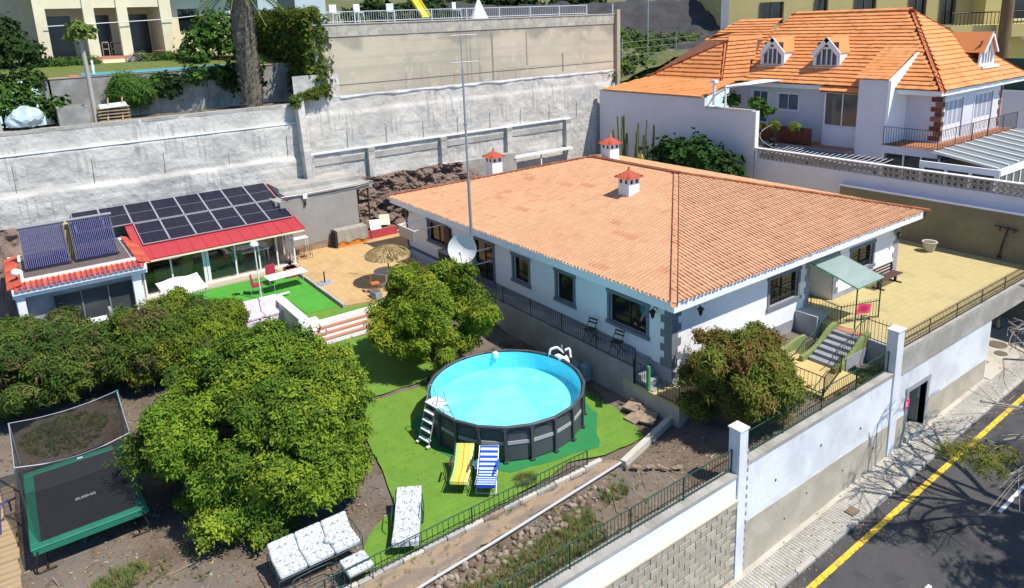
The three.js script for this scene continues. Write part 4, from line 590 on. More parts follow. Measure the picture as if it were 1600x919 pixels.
// ---------- sun room with solar panels ----------
{
  const t = thing('sun_room', 'glazed sun room with a sloping red metal roof', 'pavilion', [0, 0, 0]);
  const k = 0.234, ry = z => 3.36 + k * (-21.55 - z), X0 = -12.9, X1 = -4.92, ZF = -21.55, ZB = -27.75;
  // red roof sheets
  const n = 13, w = (X1 - X0) / n, rm = mat.redRoof;
  for (let i = 0; i < n; i++) { const xa = X0 + i * w + 0.012, xb = xa + w - 0.024; const g = bb(xa, xb, -0.03, 0, 0, Math.hypot(ZF - ZB, k * (ZF - ZB))); part(t, 'roof_sheet', g, rm, [0, ry(ZB), ZB], [Math.atan(k), 0, 0]); part(t, 'roof_seam', bb(xb - 0.004, xb + 0.028, -0.05, 0.022, 0, Math.hypot(ZF - ZB, k * (ZF - ZB))), rm, [0, ry(ZB), ZB], [Math.atan(k), 0, 0]); }
  part(t, 'gutter', bb(X0, X1, 3.22, 3.3, ZF - 0.06, ZF + 0.02), mat.cream);
  part(t, 'ceiling', bb(X0, X1, -0.09, -0.06, 0.1, 6.2), mat.room, [0, ry(ZB), ZB], [Math.atan(k), 0, 0]);
  part(t, 'verge', bb(X1 - 0.01, X1 + 0.04, -0.1, 0.03, 0, 6.36), rm, [0, ry(ZB), ZB], [Math.atan(k), 0, 0]);
  part(t, 'floor', bb(X0, -5.3, 0.8, 1.36, -27.5, -21.75), MT(stainTex([0.5, 0.42, 0.3], [0.4, 0.34, 0.25], 0.6, 371, 3), 0.8)); part(t, 'back_wall', bb(X0, -5.3, 1.36, 4.5, -27.6, -27.4), mat.greyWall); part(t, 'side_wall', bb(X0, X0 + 0.1, 1.36, 3.4, -27.4, -22.1), mat.greyWall);
  // glazing: posts and panes
  const al = mat.white, gz = -22.1, xs = [-12.8, -11.55, -10.02, -9.85, -8.5, -7.3, -6.35, -5.42];
  for (let i = 0; i < xs.length; i++) { const th = i === 2 || i === 3 ? 0.07 : 0.035; part(t, 'mullion', bb(xs[i] - th, xs[i] + th, 1.36, 3.3, gz - 0.04, gz + 0.04), al); if (i < xs.length - 1 && i !== 2) part(t, 'pane', bb(xs[i] + th, xs[i + 1] - th, 1.42, 3.24, gz - 0.008, gz + 0.008), mat.pane); }
  part(t, 'track', bb(-12.8, -5.4, 1.36, 1.42, gz - 0.05, gz + 0.05), al); part(t, 'track', bb(-12.8, -5.4, 3.24, 3.34, gz - 0.05, gz + 0.05), al);
  for (let i = 0; i < 4; i++) { const z = gz - 0.3 - i * 0.55; part(t, 'side_mullion', bb(-5.42, -5.34, 1.36, ry(z) - 0.1, z - 0.04, z + 0.04), al); part(t, 'side_pane', bb(-5.39, -5.37, 1.42, ry(z) - 0.16, z - 0.5, z - 0.05), mat.pane); }
  part(t, 'side_wall', bb(-5.45, -5.3, 1.36, 4.4, -27.4, -24.4), mat.greyWall);
  part(t, 'white_kerb', bb(-12.8, -5.2, 0.9, 1.3, -22.0, -21.7), MT(stainTex([0.62, 0.55, 0.42], [0.5, 0.45, 0.35], 0.5, 373, 2), 0.85));
  // room contents seen through the glass
  const tb = thing('dining_table', 'pale table inside the sun room near its right end', 'table', [-7.2, 1.36, -24]); part(tb, 'table_top', bb(-1.0, 0.9, 0.72, 0.77, -0.5, 0.5), mat.whiteRough); for (const [a, b] of [[-0.9, -0.4], [0.8, -0.4], [-0.9, 0.4], [0.8, 0.4]]) part(tb, 'leg', bb(a - 0.03, a + 0.03, 0, 0.72, b - 0.03, b + 0.03), mat.alu);
  const dk = thing('billiard_table', 'green topped games table in the dark left half of the sun room', 'table', [-9.0, 1.36, -24.2]); part(dk, 'table_top', bb(-1.1, 1.1, 0.74, 0.82, -0.6, 0.6), M([0.02, 0.10, 0.04], 0.9)); part(dk, 'rim', mg([bb(-1.2, -1.1, 0.7, 0.88, -0.7, 0.7), bb(1.1, 1.2, 0.7, 0.88, -0.7, 0.7), bb(-1.1, 1.1, 0.7, 0.88, 0.6, 0.7), bb(-1.1, 1.1, 0.7, 0.88, -0.7, -0.6)]), M([0.06, 0.03, 0.02], 0.6)); for (const [a, b] of [[-1, -0.5], [1, -0.5], [-1, 0.5], [1, 0.5]]) part(dk, 'leg', bb(a - 0.07, a + 0.07, 0, 0.72, b - 0.07, b + 0.07), M([0.06, 0.03, 0.02], 0.6));
  const cb = thing('sideboard', 'dark sideboard at the left end inside the sun room', 'sideboard', [-11.3, 1.36, -23.6]); part(cb, 'body', bb(-0.9, 0.9, 0, 0.95, -0.3, 0.3), M([0.06, 0.05, 0.045], 0.8)); for (let q = 0; q < 3; q++) part(cb, 'door', bb(-0.86 + q * 0.6, -0.3 + q * 0.6, 0.06, 0.9, 0.3, 0.32), M([0.10, 0.08, 0.07], 0.7));
  // solar panels: columns from the right, two rows
  const pf = mat.alu, pvm = c => new THREE.MeshPhysicalMaterial({ color: col(...c), roughness: 0.25, specularIntensity: 0.35 }), cellM = [pvm([0.008, 0.008, 0.020]), pvm([0.011, 0.010, 0.028])], line = M([0.16, 0.16, 0.19], 0.5);
  const pw = 1.24, ph = 2.42, a = Math.atan(k), cg = bb(-0.098, 0.098, 0, 0.012, -0.56, 0.56), back = bb(-pw / 2 + 0.03, pw / 2 - 0.03, -0.03, 0.004, -ph / 2 + 0.03, ph / 2 - 0.03);
  const frameG = mg([bb(-pw / 2, -pw / 2 + 0.03, -0.03, 0.02, -ph / 2, ph / 2), bb(pw / 2 - 0.03, pw / 2, -0.03, 0.02, -ph / 2, ph / 2), bb(-pw / 2 + 0.03, pw / 2 - 0.03, -0.03, 0.02, -ph / 2, -ph / 2 + 0.03), bb(-pw / 2 + 0.03, pw / 2 - 0.03, -0.03, 0.02, ph / 2 - 0.03, ph / 2)]);
  const ord = ['first', 'second', 'third', 'fourth', 'fifth', 'sixth', 'seventh', 'eighth'];
  for (let r = 0; r < 2; r++) for (let c = 0; c < (r ? 8 : 6); c++) {
    const x = -5.62 - c * 1.255, z = r ? -26.55 : -24.1, y = ry(z) + 0.1;
    const p = thing('solar_panel', `dark solar panel, ${ord[c]} from the right in the ${r ? 'upper' : 'lower'} row on the red roof`, 'solar panel', [x, y, z], 0, 'solar panels on the sun room roof'); p.rotation.x = a;
    part(p, 'frame', frameG, pf); part(p, 'backing', back, line);
    for (let j = 0; j < 2; j++) for (let i = 0; i < 6; i++) part(p, 'cell_strip', cg, cellM[(i + j + c) % 2], [-0.49 + i * 0.197, 0, (j ? 1 : -1) * 0.59]);
  }
}
// lamp post on the raised lawn
{
  const t = thing('garden_lamp', 'slim white garden lamp post with a round shade on the bright lawn', 'lamp', [-8.45, 1.22, -18.35]);
  part(t, 'pole', bar([0, 0, 0], [-0.02, 2.75, 0], 0.03, 8), mat.white); part(t, 'shade', new THREE.SphereGeometry(0.2, 14, 8, 0, 6.3, 0, 1.6), mat.white, [-0.02, 2.72, 0]); part(t, 'base', new THREE.CylinderGeometry(0.1, 0.12, 0.04, 12), mat.alu, [0, 0.02, 0]);
}
// left building with flat roof and tube collectors
{
  const t = thing('annex', 'small white flat roofed annex with a fringe of red roof tiles', 'building', [0, 0, 0]);
  const x0 = -18.0, x1 = -12.92, zf = -19.6;
  part(t, 'roof_slab', bb(x0, x1, 3.3, 3.72, -25.5, zf - 0.15), mat.stucco); part(t, 'roof_surface', bb(x0 + 0.5, x1 - 0.4, 3.72, 3.76, -25.3, zf - 1.0), MT(stainTex([0.13, 0.10, 0.09], [0.09, 0.07, 0.065], 0.9, 381, 2), 0.95));
  part(t, 'front_parapet', bb(x0 + 0.35, x1 - 0.3, 3.72, 3.9, zf - 0.98, zf - 0.5), MT(stainTex([0.62, 0.57, 0.53], [0.45, 0.36, 0.32], 0.7, 383, 2), 0.9));
  part(t, 'parapet_trim', bb(x0 + 0.35, x1 - 0.3, 3.78, 3.88, zf - 1.03, zf - 0.985), M([0.40, 0.16, 0.13], 0.8));
  // tile fringe
  const bt = barrel(0.105, 0.62, 7), tms = [M([0.47, 0.075, 0.035], 0.8), M([0.40, 0.06, 0.03], 0.8), M([0.52, 0.10, 0.05], 0.8)];
  const nT = 24; for (let i = 0; i < nT; i++) part(t, 'fringe_tile', bt, tms[i % 3], [x0 + 0.2 + i * (x1 - x0 - 0.4) / (nT - 1), 3.84, zf - 0.2], [0.3, 0, 0]);
  part(t, 'fascia', bb(x0, x1, 3.5, 3.68, zf - 0.12, zf), mat.white);
  for (let i = 0; i < nT - 1; i++) part(t, 'fascia_block', bb(-0.06, 0.06, 3.69, 3.78, -0.1, 0.005), M([0.12, 0.12, 0.30], 0.7), [x0 + 0.3 + i * (x1 - x0 - 0.4) / (nT - 1), 0, zf]);
  for (const [x, rot] of [[x1 - 0.05, -0.28], [x0 + 0.12, 0.28]]) for (let i = 0; i < 9; i++) part(t, 'side_tile', bx(0.55, 0.045, 0.62), tms[i % 3], [x, 3.82 + 0.01 * (i % 2), zf - 0.5 - i * 0.56], [0.03, 0, rot]);
  // front
  part(t, 'wall', bb(-17.9, -13.2, 0.5, 3.3, -20.45, -20.3), mat.plinth); part(t, 'wall', bb(-13.55, -13.2, 0.5, 3.3, -20.3, -19.9), mat.stucco); part(t, 'wall', bb(-17.9, -17.6, 0.5, 3.3, -20.3, -19.8), mat.stucco); part(t, 'wall', bb(-13.3, -13.1, 0.5, 3.3, -25.4, -20.45), mat.stucco); part(t, 'wall', bb(-17.95, -17.75, 0.5, 3.3, -25.4, -20.45), mat.stucco);
  for (let i = 0; i < 3; i++) { part(t, 'door', bb(-16.6 + i * 1.05, -15.6 + i * 1.05, 0.9, 2.95, -20.3, -20.26), M([0.05, 0.06, 0.065], 0.3)); part(t, 'door_post', bb(-16.66 + i * 1.05, -16.6 + i * 1.05, 0.9, 3.0, -20.3, -20.2), mat.greyTrim); }
  struct('annex_floor', bb(-19, -12.9, 0.3, 0.9, -25.5, -18.3), mat.pavement);
  // vacuum tube collectors
  for (const [cx, lab] of [[-16.5, 'blue vacuum tube solar collector at the left of the annex roof'], [-14.55, 'blue vacuum tube solar collector at the right of the annex roof']]) {
    const c = thing('tube_collector', lab, 'solar collector', [cx, 3.77, -22.05], 0, 'tube collectors on the annex roof'), tl = 1.98, sl = 0.93;
    const gl = new THREE.CylinderGeometry(0.033, 0.033, tl, 8), tm = new THREE.MeshPhysicalMaterial({ color: col(0.010, 0.016, 0.10), roughness: 0.3, specularIntensity: 0.5 });
    for (let i = 0; i < 22; i++) part(c, 'tube', gl, tm, [-0.81 + i * 0.077, 0.12 + Math.sin(sl) * tl / 2, -Math.cos(sl) * tl / 2], [-(Math.PI / 2 - sl), 0, 0]);
    part(c, 'header', bar([-0.93, 0.16 + Math.sin(sl) * tl, -Math.cos(sl) * tl], [0.93, 0.16 + Math.sin(sl) * tl, -Math.cos(sl) * tl], 0.08, 10), M([0.22, 0.22, 0.24], 0.5)); part(c, 'foot_rail', bx(1.8, 0.06, 0.08), M([0.02, 0.02, 0.06], 0.4), [0, 0.1, 0.02]);
    for (const x of [-0.8, 0.8]) { part(c, 'strut', bar([x, 0, -Math.cos(sl) * tl - 0.1], [x, 0.1 + Math.sin(sl) * tl, -Math.cos(sl) * tl], 0.02), mat.alu); part(c, 'side_rail', bar([x * 1.08, 0.06, 0], [x * 1.08, 0.1 + Math.sin(sl) * tl, -Math.cos(sl) * tl - 0.05], 0.016), M([0.12, 0.12, 0.14], 0.5)); }
  }
  part(thing('water_tank', 'yellowish upright tank standing behind the two tube collectors', 'tank', [-15.5, 3.76, -23.6]), 'body', bb(-0.22, 0.22, 0, 1.55, -0.2, 0.2), M([0.48, 0.36, 0.12], 0.7));
  const gb = thing('globe_lamp', 'white globe lamp at the left front corner of the annex roof', 'lamp', [-17.75, 3.8, -20.6]); part(gb, 'globe', new THREE.SphereGeometry(0.17, 16, 12), mat.white, [0, 0.42, 0]); part(gb, 'stem', bar([0, 0, 0], [0, 0.28, 0], 0.03), mat.black);
  // white tarpaulin and white chest in front
  const tp = new THREE.PlaneGeometry(1.9, 1.5, 16, 12), q = tp.attributes.position; for (let i = 0; i < q.count; i++) { const x = q.getX(i), y = q.getY(i); q.setZ(i, 0.12 * Math.cos(x * 1.7) * Math.cos(y * 1.9) + 0.04 * Math.sin(x * 5 + y * 3)); } tp.rotateX(-Math.PI / 2 + 0.25); tp.computeVertexNormals();
  const ca = thing('white_gazebo', 'white cloth canopy of a small swing seat beside the annex', 'canopy', [-11.6, 2.35, -19.7], 0.1); part(ca, 'cloth', tp, M([0.78, 0.78, 0.78], 0.9, { side: THREE.DoubleSide })); for (const [a, b] of [[-0.85, -0.6], [0.85, -0.6], [-0.85, 0.6], [0.85, 0.6]]) part(ca, 'pole', bar([a, -1.15, b], [a, 0.0, b], 0.02), mat.alu);
  const ch = thing('chest_freezer', 'white chest standing in front of the annex doors', 'chest', [-15.35, 0.9, -19.2]); part(ch, 'body', rb(1.1, 0.85, 0.6, 0.04), mat.white, [0, 0.43, 0]); part(ch, 'lid', rb(1.12, 0.1, 0.62, 0.04), mat.white, [0, 0.9, 0]); part(ch, 'side_panel', bb(-0.72, -0.62, 0, 1.3, -0.3, 0.3), mat.plinth); part(ch, 'side_panel', bb(0.62, 0.72, 0, 1.3, -0.3, 0.3), mat.plinth);
}
// white steps, wall, tables and chairs on the raised lawn
{
  const s = thing('garden_steps', 'white steps with red tile edges up to the raised lawn', 'steps', [0, 0, 0]);
  const lv = [[0.69, -12.98], [0.87, -13.2], [1.05, -13.42]];
  lv.forEach(([y, z], k) => { part(s, 'riser', bb(-8.05 + k * 0.3, -2.6, 0.2, y - 0.03, -13.65, z), mat.stucco); part(s, 'tread', bb(-8.08 + k * 0.3, -2.6, y - 0.03, y, -13.65, z + 0.015), mat.redStep); });
  part(s, 'top_edge', bb(-7.75, -2.5, 0.9, 1.24, -13.95, -13.65), mat.stucco);
  const w = thing('lawn_side_wall', 'white painted side wall stepping down beside the garden steps', 'wall', [0, 0, 0]);
  part(w, 'face', bb(-8.0, -7.72, 0.2, 1.34, -17.9, -14.3), mat.rockWhite); part(w, 'cap', bb(-8.06, -7.66, 1.34, 1.4, -17.95, -14.25), mat.whiteRough); part(w, 'end_block', bb(-8.1, -7.3, 0.2, 1.32, -14.3, -13.85), mat.whiteRough); part(w, 'end_block', bb(-8.15, -7.6, 0.2, 1.02, -13.85, -13.5), mat.whiteRough); part(w, 'end_block', bb(-7.9, -7.2, 1.34, 1.4, -18.0, -17.9), mat.whiteRough);
  part(w, 'back_face', bb(-13, -8.0, 0.2, 1.18, -18.05, -17.9), mat.plinth);
  const t = thing('long_table', 'long white folding table on the bright lawn', 'table', [-6.95, 1.22, -19.05], 0.04);
  part(t, 'table_top', rb(1.95, 0.05, 0.85, 0.02), mat.white, [0, 0.72, 0]); for (const x of [-0.75, 0.75]) part(t, 'leg', tube([[x, 0, -0.33], [x, 0.02, -0.33], [x * 0.95, 0.7, -0.3], [x * 0.95, 0.7, 0.3], [x, 0.02, 0.33], [x, 0, 0.33]], 0.016), mat.alu);
  const red = M([0.36, 0.02, 0.045], 0.7);
  const chair = (x, z, a, lab) => { const c = thing('garden_chair', lab, 'chair', [x, 1.22, z], a, 'red chairs around the white table'); part(c, 'seat', rb(0.48, 0.05, 0.46, 0.02), red, [0, 0.44, 0]); part(c, 'backrest', rb(0.48, 0.5, 0.04, 0.015), red, [0, 0.74, -0.24], [-0.14, 0, 0]); for (const sx of [-0.24, 0.24]) { part(c, 'leg', bar([sx, 0, 0.22], [sx, 0.62, 0.2], 0.014), mat.alu); part(c, 'leg', bar([sx, 0, -0.26], [sx, 0.96, -0.27], 0.014), mat.alu); part(c, 'armrest', bar([sx, 0.63, 0.22], [sx, 0.66, -0.26], 0.018), red); } };
  chair(-8.35, -19.2, 1.2, 'red garden chair at the left end of the white table'); chair(-7.3, -20.05, 0.1, 'red garden chair behind the middle of the white table');
  const p = thing('red_planter', 'red square planter with a dark plant behind the white table', 'planter', [-6.2, 1.22, -20.6]); part(p, 'pot', rb(0.62, 0.5, 0.55, 0.03), M([0.40, 0.02, 0.05], 0.6), [0, 0.25, 0]); part(p, 'soil', bb(-0.27, 0.27, 0.48, 0.5, -0.24, 0.24), mat.soil);
  const lf = []; for (let k = 0; k < 40; k++) { const g = leaf(0.35, 0.05); g.rotateX(-rr(0.3, 1.2)); g.rotateY(rr(0, 6.28)); g.translate(0, 0.5 + rr(0, 0.25), 0); lf.push(g); } part(p, 'foliage', mg(lf), M([0.05, 0.02, 0.025], 0.8, { side: THREE.DoubleSide }));
  // pink sofa
  const f = thing('pink_sofa', 'faded pink patterned sofa below the white side wall', 'sofa', [-8.82, 0.52, -17.1], 0);
  const pk = MT(texture(256, 1, (u, v) => { const n = fbm(u, v, 5, 4, 391); return mixc(mixc([0.66, 0.50, 0.62], [0.74, 0.66, 0.72], sm(0.3, 0.6, n)), [0.58, 0.30, 0.50], sm(0.58, 0.66, n)); }), 0.95);
  part(f, 'base', rb(1.75, 0.32, 0.8, 0.05), pk, [0, 0.2, 0]); for (const x of [-0.43, 0.43]) part(f, 'seat_cushion', uvm(rb(0.84, 0.18, 0.72, 0.07)), pk, [x, 0.44, 0.06]); for (const x of [-0.43, 0.43]) part(f, 'back_cushion', uvm(rb(0.84, 0.72, 0.2, 0.07)), pk, [x, 0.74, -0.36], [-0.4, 0, 0]);
  // parasol base on the patio, palapa with table, stools, hutch and beds
  const u = thing('parasol_base', 'grey parasol stand without its parasol on the tan patio', 'parasol base', [-5.35, 1.31, -18.1]); part(u, 'foot', new THREE.CylinderGeometry(0.38, 0.42, 0.06, 6), mat.plinth, [0, 0.03, 0]); part(u, 'stem', bar([0, 0.05, 0], [0, 0.62, 0], 0.035), mat.brownIron);
  const pa = thing('straw_parasol', 'round straw parasol shading a table on the patio', 'parasol', [-2.85, 1.31, -15.9]);
  part(pa, 'pole', bar([0, 0, 0], [0, 1.85, 0], 0.03), mat.brownIron);
  const sg = new THREE.LatheGeometry([[0.02, 0.5], [0.3, 0.45], [0.7, 0.3], [1.05, 0.08], [1.12, -0.02], [1.08, -0.03], [0.7, 0.24], [0.02, 0.44]].map(q => new THREE.Vector2(...q)), 40); { const q = sg.attributes.position; for (let i = 0; i < q.count; i++) { const x = q.getX(i), z = q.getZ(i), a = Math.atan2(z, x); q.setY(i, q.getY(i) + 0.02 * Math.sin(a * 23) * Math.hypot(x, z)); } sg.computeVertexNormals(); }
  const straw = MT(texture(256, 0.8, (u_, v_) => mixc([0.50, 0.37, 0.18], [0.30, 0.21, 0.09], 0.5 * vn(u_ * 30, v_ * 30, 30, 401) + 0.5 * fbm(u_, v_, 8, 3, 403))), 0.98, { bumpMap: fineBump, bumpScale: 0.02 });
  part(pa, 'canopy', uvm(sg), straw, [0, 1.45, 0]);
  const fr = []; for (let k = 0; k < 420; k++) { const g = new THREE.ConeGeometry(0.02, rr(0.25, 0.45), 3), a = rr(0, 6.28), r = 1.12 * Math.sqrt(rr(0.05, 1)), yy = 1.45 + 0.5 - 0.42 * (r / 1.12) ** 1.7; g.rotateZ(-Math.PI / 2 - 0.35 - 0.3 * r); g.rotateY(-a); g.translate(Math.cos(a) * r, yy, Math.sin(a) * r); fr.push(g); }
  const th = part(pa, 'thatch', mg(fr), straw); th.userData.kind = 'stuff';
  const rt = thing('round_table', 'round white table under the straw parasol', 'table', [-3.05, 1.31, -15.8]); part(rt, 'table_top', new THREE.CylinderGeometry(0.6, 0.6, 0.04, 28), mat.white, [0, 0.73, 0]); part(rt, 'pedestal', new THREE.CylinderGeometry(0.05, 0.05, 0.72, 10), mat.white, [0, 0.36, 0]); part(rt, 'foot', new THREE.CylinderGeometry(0.3, 0.33, 0.04, 16), mat.white, [0, 0.02, 0]);
  for (const [x, z, a, lab] of [[-3.9, -15.3, 1.3, 'orange wooden chair left of the round white table'], [-1.8, -16.4, -1.9, 'orange wooden chair right of the round white table']]) { const c = thing('wooden_chair', lab, 'chair', [x, 1.31, z], a); const wd = M([0.42, 0.15, 0.04], 0.7); part(c, 'seat', rb(0.42, 0.04, 0.42, 0.01), wd, [0, 0.44, 0]); part(c, 'backrest', rb(0.42, 0.3, 0.03, 0.01), wd, [0, 0.75, -0.2]); for (const [p_, q_] of [[-0.18, -0.2], [0.18, -0.2], [-0.18, 0.18], [0.18, 0.18]]) part(c, 'leg', bar([p_, 0, q_], [p_, q_ < 0 ? 0.88 : 0.43, q_], 0.018), wd); }
  const bt = thing('bar_table', 'tall white bar table beside the sun room', 'table', [-4.75, 1.31, -23.2]); part(bt, 'table_top', rb(0.95, 0.05, 0.5, 0.02), mat.white, [0, 1.1, 0]); for (const [a, b] of [[-0.42, -0.2], [0.42, -0.2], [-0.42, 0.2], [0.42, 0.2]]) part(bt, 'leg', bar([a, 0, b], [a, 1.1, b], 0.02), mat.whiteRough);
  for (const [x, lab] of [[-4.95, 'wooden bar stool under the tall white table, nearer the sun room'], [-4.45, 'wooden bar stool under the tall white table, nearer the patio wall']]) { const c = thing('bar_stool', lab, 'stool', [x, 1.31, -22.75], 0, 'bar stools at the tall table'); const wd = M([0.22, 0.12, 0.07], 0.7); part(c, 'seat', rb(0.34, 0.05, 0.34, 0.02), wd, [0, 0.68, 0]); for (const [p_, q_] of [[-0.15, -0.15], [0.15, -0.15], [-0.15, 0.15], [0.15, 0.15]]) part(c, 'leg', bar([p_ * 1.2, 0, q_ * 1.2], [p_, 0.66, q_], 0.018), wd); part(c, 'foot_ring', bx(0.34, 0.03, 0.03), wd, [0, 0.25, 0.17]); }
  const hu = thing('covered_hutch', 'low orange cabinet under a grey cloth cover against the patio wall', 'cabinet', [-1.55, 1.31, -23.55]); part(hu, 'body', bb(-0.95, 0.9, 0, 0.42, -0.35, 0.32), M([0.62, 0.20, 0.025], 0.7)); part(hu, 'end_panel', bb(-1.06, -0.95, 0, 0.95, -0.36, 0.34), M([0.03, 0.025, 0.025], 0.8));
  const cl = new THREE.BoxGeometry(1.9, 0.72, 0.76, 40, 8, 8), cp = cl.attributes.position; for (let i = 0; i < cp.count; i++) { const y = cp.getY(i), k = (0.36 - y) / 0.72; if (y < 0.35) { cp.setZ(i, cp.getZ(i) * (1 + 0.06 * k * Math.sin(cp.getX(i) * 13))); cp.setY(i, y + (k > 0.95 ? 0.07 * Math.sin(cp.getX(i) * 7) : 0)); } } cl.computeVertexNormals(); part(hu, 'cloth_cover', uvm(cl), MT(stainTex([0.36, 0.33, 0.27], [0.24, 0.22, 0.18], 0.7, 411, 1), 0.95), [0, 0.66, 0]);
  const rbd = thing('red_plant_bed', 'low red walled plant bed at the foot of the rock face', 'planter', [0.45, 1.31, -23.7]); part(rbd, 'front', bb(-1.1, 1.05, 0, 0.5, 0, 0.12), M([0.42, 0.05, 0.06], 0.8)); part(rbd, 'soil', bb(-1.1, 1.05, 0, 0.42, -0.7, 0), mat.soil); part(rbd, 'divider', bb(-0.72, -0.66, 0.002, 0.55, 0.12, 0.15), M([0.14, 0.05, 0.05], 0.8));
  solo('leaning_board', 'white square board leaning in the red plant bed', 'board', bb(-0.4, 0.3, -0.3, 0.35, -0.02, 0.02), mat.whiteRough, [0.3, 2.0, -23.95], [-0.5, 0, -0.1]); solo('leaning_board', 'beige board leaning behind the white board in the red bed', 'board', bb(-0.3, 0.35, -0.3, 0.35, -0.02, 0.02), mat.cream, [0.95, 2.15, -24.15], [-0.5, 0, -0.15]);
  solo('pink_kerb', 'pale pink low wall between the red bed and the villa corner', 'wall', bb(-0.4, 1.6, 0, 0.55, -0.1, 0.1), M([0.66, 0.45, 0.43], 0.85), [2.1, 1.31, -23.6]);
  const pt = thing('flower_pot', 'small dark stone trough at the corner of the patio by the tree', 'planter', [-4.2, 1.3, -14.6]); part(pt, 'trough', rb(0.35, 0.35, 0.7, 0.03), mat.plinth, [0, 0.17, 0]); part(pt, 'soil', bb(-0.14, 0.14, 0.34, 0.36, -0.31, 0.31), mat.soil);
}
// ---------- pool ----------
{
  const R = 2.74, H = 1.22, cx = -4.35, cz = -3.83, t = thing('swimming_pool', 'round above ground pool with dark grey walls and turquoise water', 'pool', [cx, 0.06, cz]);
  const wall = new THREE.CylinderGeometry(R - 0.03, R - 0.03, H, 20, 1, true), wallM = MT(texture(256, 1.5, (u, v) => mixc([0.055, 0.062, 0.074], [0.08, 0.088, 0.10], fbm(u, v, 12, 3, 421))), 0.55);
  part(t, 'outer_wall', wall, wallM, [0, H / 2, 0]);
  const liner = MT(texture(512, 1.6, (u, v) => { const a = fbm(u, v, 7, 4, 431), b = fbm(u, v, 11, 3, 433); return mixc([0.16, 0.74, 0.86], [0.24, 0.80, 0.89], sm(0.4, 0.6, a) * 0.6 + 0.4 * b); }), 0.7);
  const inW = new THREE.CylinderGeometry(R - 0.1, R - 0.1, H - 0.04, 72, 1, true); inW.scale(-1, 1, 1); part(t, 'liner_wall', uvm(inW), liner, [0, H / 2, 0]);
  const fl = new THREE.CircleGeometry(R - 0.08, 64); fl.rotateX(-Math.PI / 2); part(t, 'liner_floor', uvm(fl), MT(texture(512, 5.4, (u, v) => { const a = fbm(u, v, 9, 5, 435), st = sm(0.5, 0.66, fbm(u, v, 4, 5, 437)); return mixc(mixc([0.22, 0.80, 0.89], [0.32, 0.86, 0.92], a), [0.12, 0.60, 0.72], 0.5 * st); }), 0.7), [0, 0.55, 0]);
  const wg = new THREE.RingGeometry(0.02, R - 0.085, 72, 40); wg.rotateX(-Math.PI / 2); const wp = wg.attributes.position; for (let i = 0; i < wp.count; i++) wp.setY(i, 0.02 * n2(wp.getX(i), wp.getZ(i), 0.45, 71) + 0.012 * n2(wp.getX(i), wp.getZ(i), 0.18, 73)); wg.computeVertexNormals();
  part(t, 'water', wg, new THREE.MeshPhysicalMaterial({ color: col(0.86, 0.99, 1.0), roughness: 0.04, transmission: 1, thickness: 0, ior: 1.33 }), [0, H - 0.03, 0]);
  const N = 20, fm = M([0.085, 0.09, 0.10], 0.5, { metalness: 0.3 }), bm = M([0.36, 0.36, 0.38], 0.6);
  const c0 = 2 * R * Math.sin(Math.PI / N);
  for (let k = 0; k < N; k++) {
    const a = (k + 0.5) / N * 2 * Math.PI, b = (k + 1) / N * 2 * Math.PI;
    part(t, 'top_rail', rb(c0 + 0.02, 0.09, 0.11, 0.035), fm, [Math.sin(a) * (R - 0.02), H, Math.cos(a) * (R - 0.02)], [0, a, 0]);
    const lg = part(t, 'leg', mg([bb(-0.04, 0.04, 0, H - 0.04, -0.03, 0.05), bb(-0.07, 0.07, H - 0.12, H - 0.02, -0.035, 0.055)]), fm, [Math.sin(b) * R, 0, Math.cos(b) * R], [0, b, 0]);
    part(lg, 'foot', bb(-0.07, 0.07, -0.02, 0.03, -0.08, 0.1), fm);
    part(t, 'band', bb(-c0 / 2 + 0.07, c0 / 2 - 0.07, -0.06, 0.06, -0.012, 0.014), bm, [Math.sin(a) * (R * 0.9877 - 0.02), H * 0.52, Math.cos(a) * (R * 0.9877 - 0.02)], [0, a, 0]);
    // curved panel edge
    part(t, 'panel_arch', tube([[-c0 / 2 + 0.06, H * 0.62, 0], [-c0 / 2 + 0.12, H * 0.8, 0.01], [-c0 / 2 + 0.3, H * 0.87, 0.012], [c0 / 2 - 0.3, H * 0.87, 0.012], [c0 / 2 - 0.12, H * 0.8, 0.01], [c0 / 2 - 0.06, H * 0.62, 0]], 0.012, 5, 20), wallM, [Math.sin(a) * (R * 0.9877 - 0.025), 0, Math.cos(a) * (R * 0.9877 - 0.025)], [0, a, 0]);
  }
  // ladder on the left side
  const L = thing('pool_ladder', 'white pool ladder hooked over the left rim of the pool', 'ladder', [-7.02, 0.06, -4.25], -Math.PI / 2 + 0.15);
  const wt = mat.white; part(L, 'platform', rb(0.62, 0.06, 0.5, 0.02), wt, [0, H + 0.07, -0.1]);
  for (const x of [-0.27, 0.27]) { part(L, 'outer_rail', bar([x, 0, 0.55], [x, H + 0.06, 0.12], 0.022), mat.plinth); part(L, 'inner_rail', bar([x, 0.25, -0.75], [x, H + 0.06, -0.33], 0.022), mat.plinth); part(L, 'handle', tube([[x, H + 0.06, 0.1], [x, H + 0.5, 0.0], [x, H + 0.62, -0.12], [x, H + 0.5, -0.24], [x, H + 0.06, -0.32]], 0.018, 6), mat.plinth); part(L, 'foot', rb(0.1, 0.06, 0.14, 0.02), wt, [x, 0.03, 0.56]); }
  for (let k = 0; k < 4; k++) { const y = 0.18 + k * 0.29; part(L, 'tread', rb(0.5, 0.05, 0.16, 0.02), wt, [0, y, 0.53 - y * 0.33]); part(L, 'inner_tread', rb(0.5, 0.05, 0.14, 0.02), wt, [0, y + 0.1, -0.72 + y * 0.33]); }
  // filter pump and jugs behind the pool
  const p = thing('sand_filter', 'white sand filter pump with curved hose at the far rim of the pool', 'pump', [-1.2, 0.06, -4.55]);
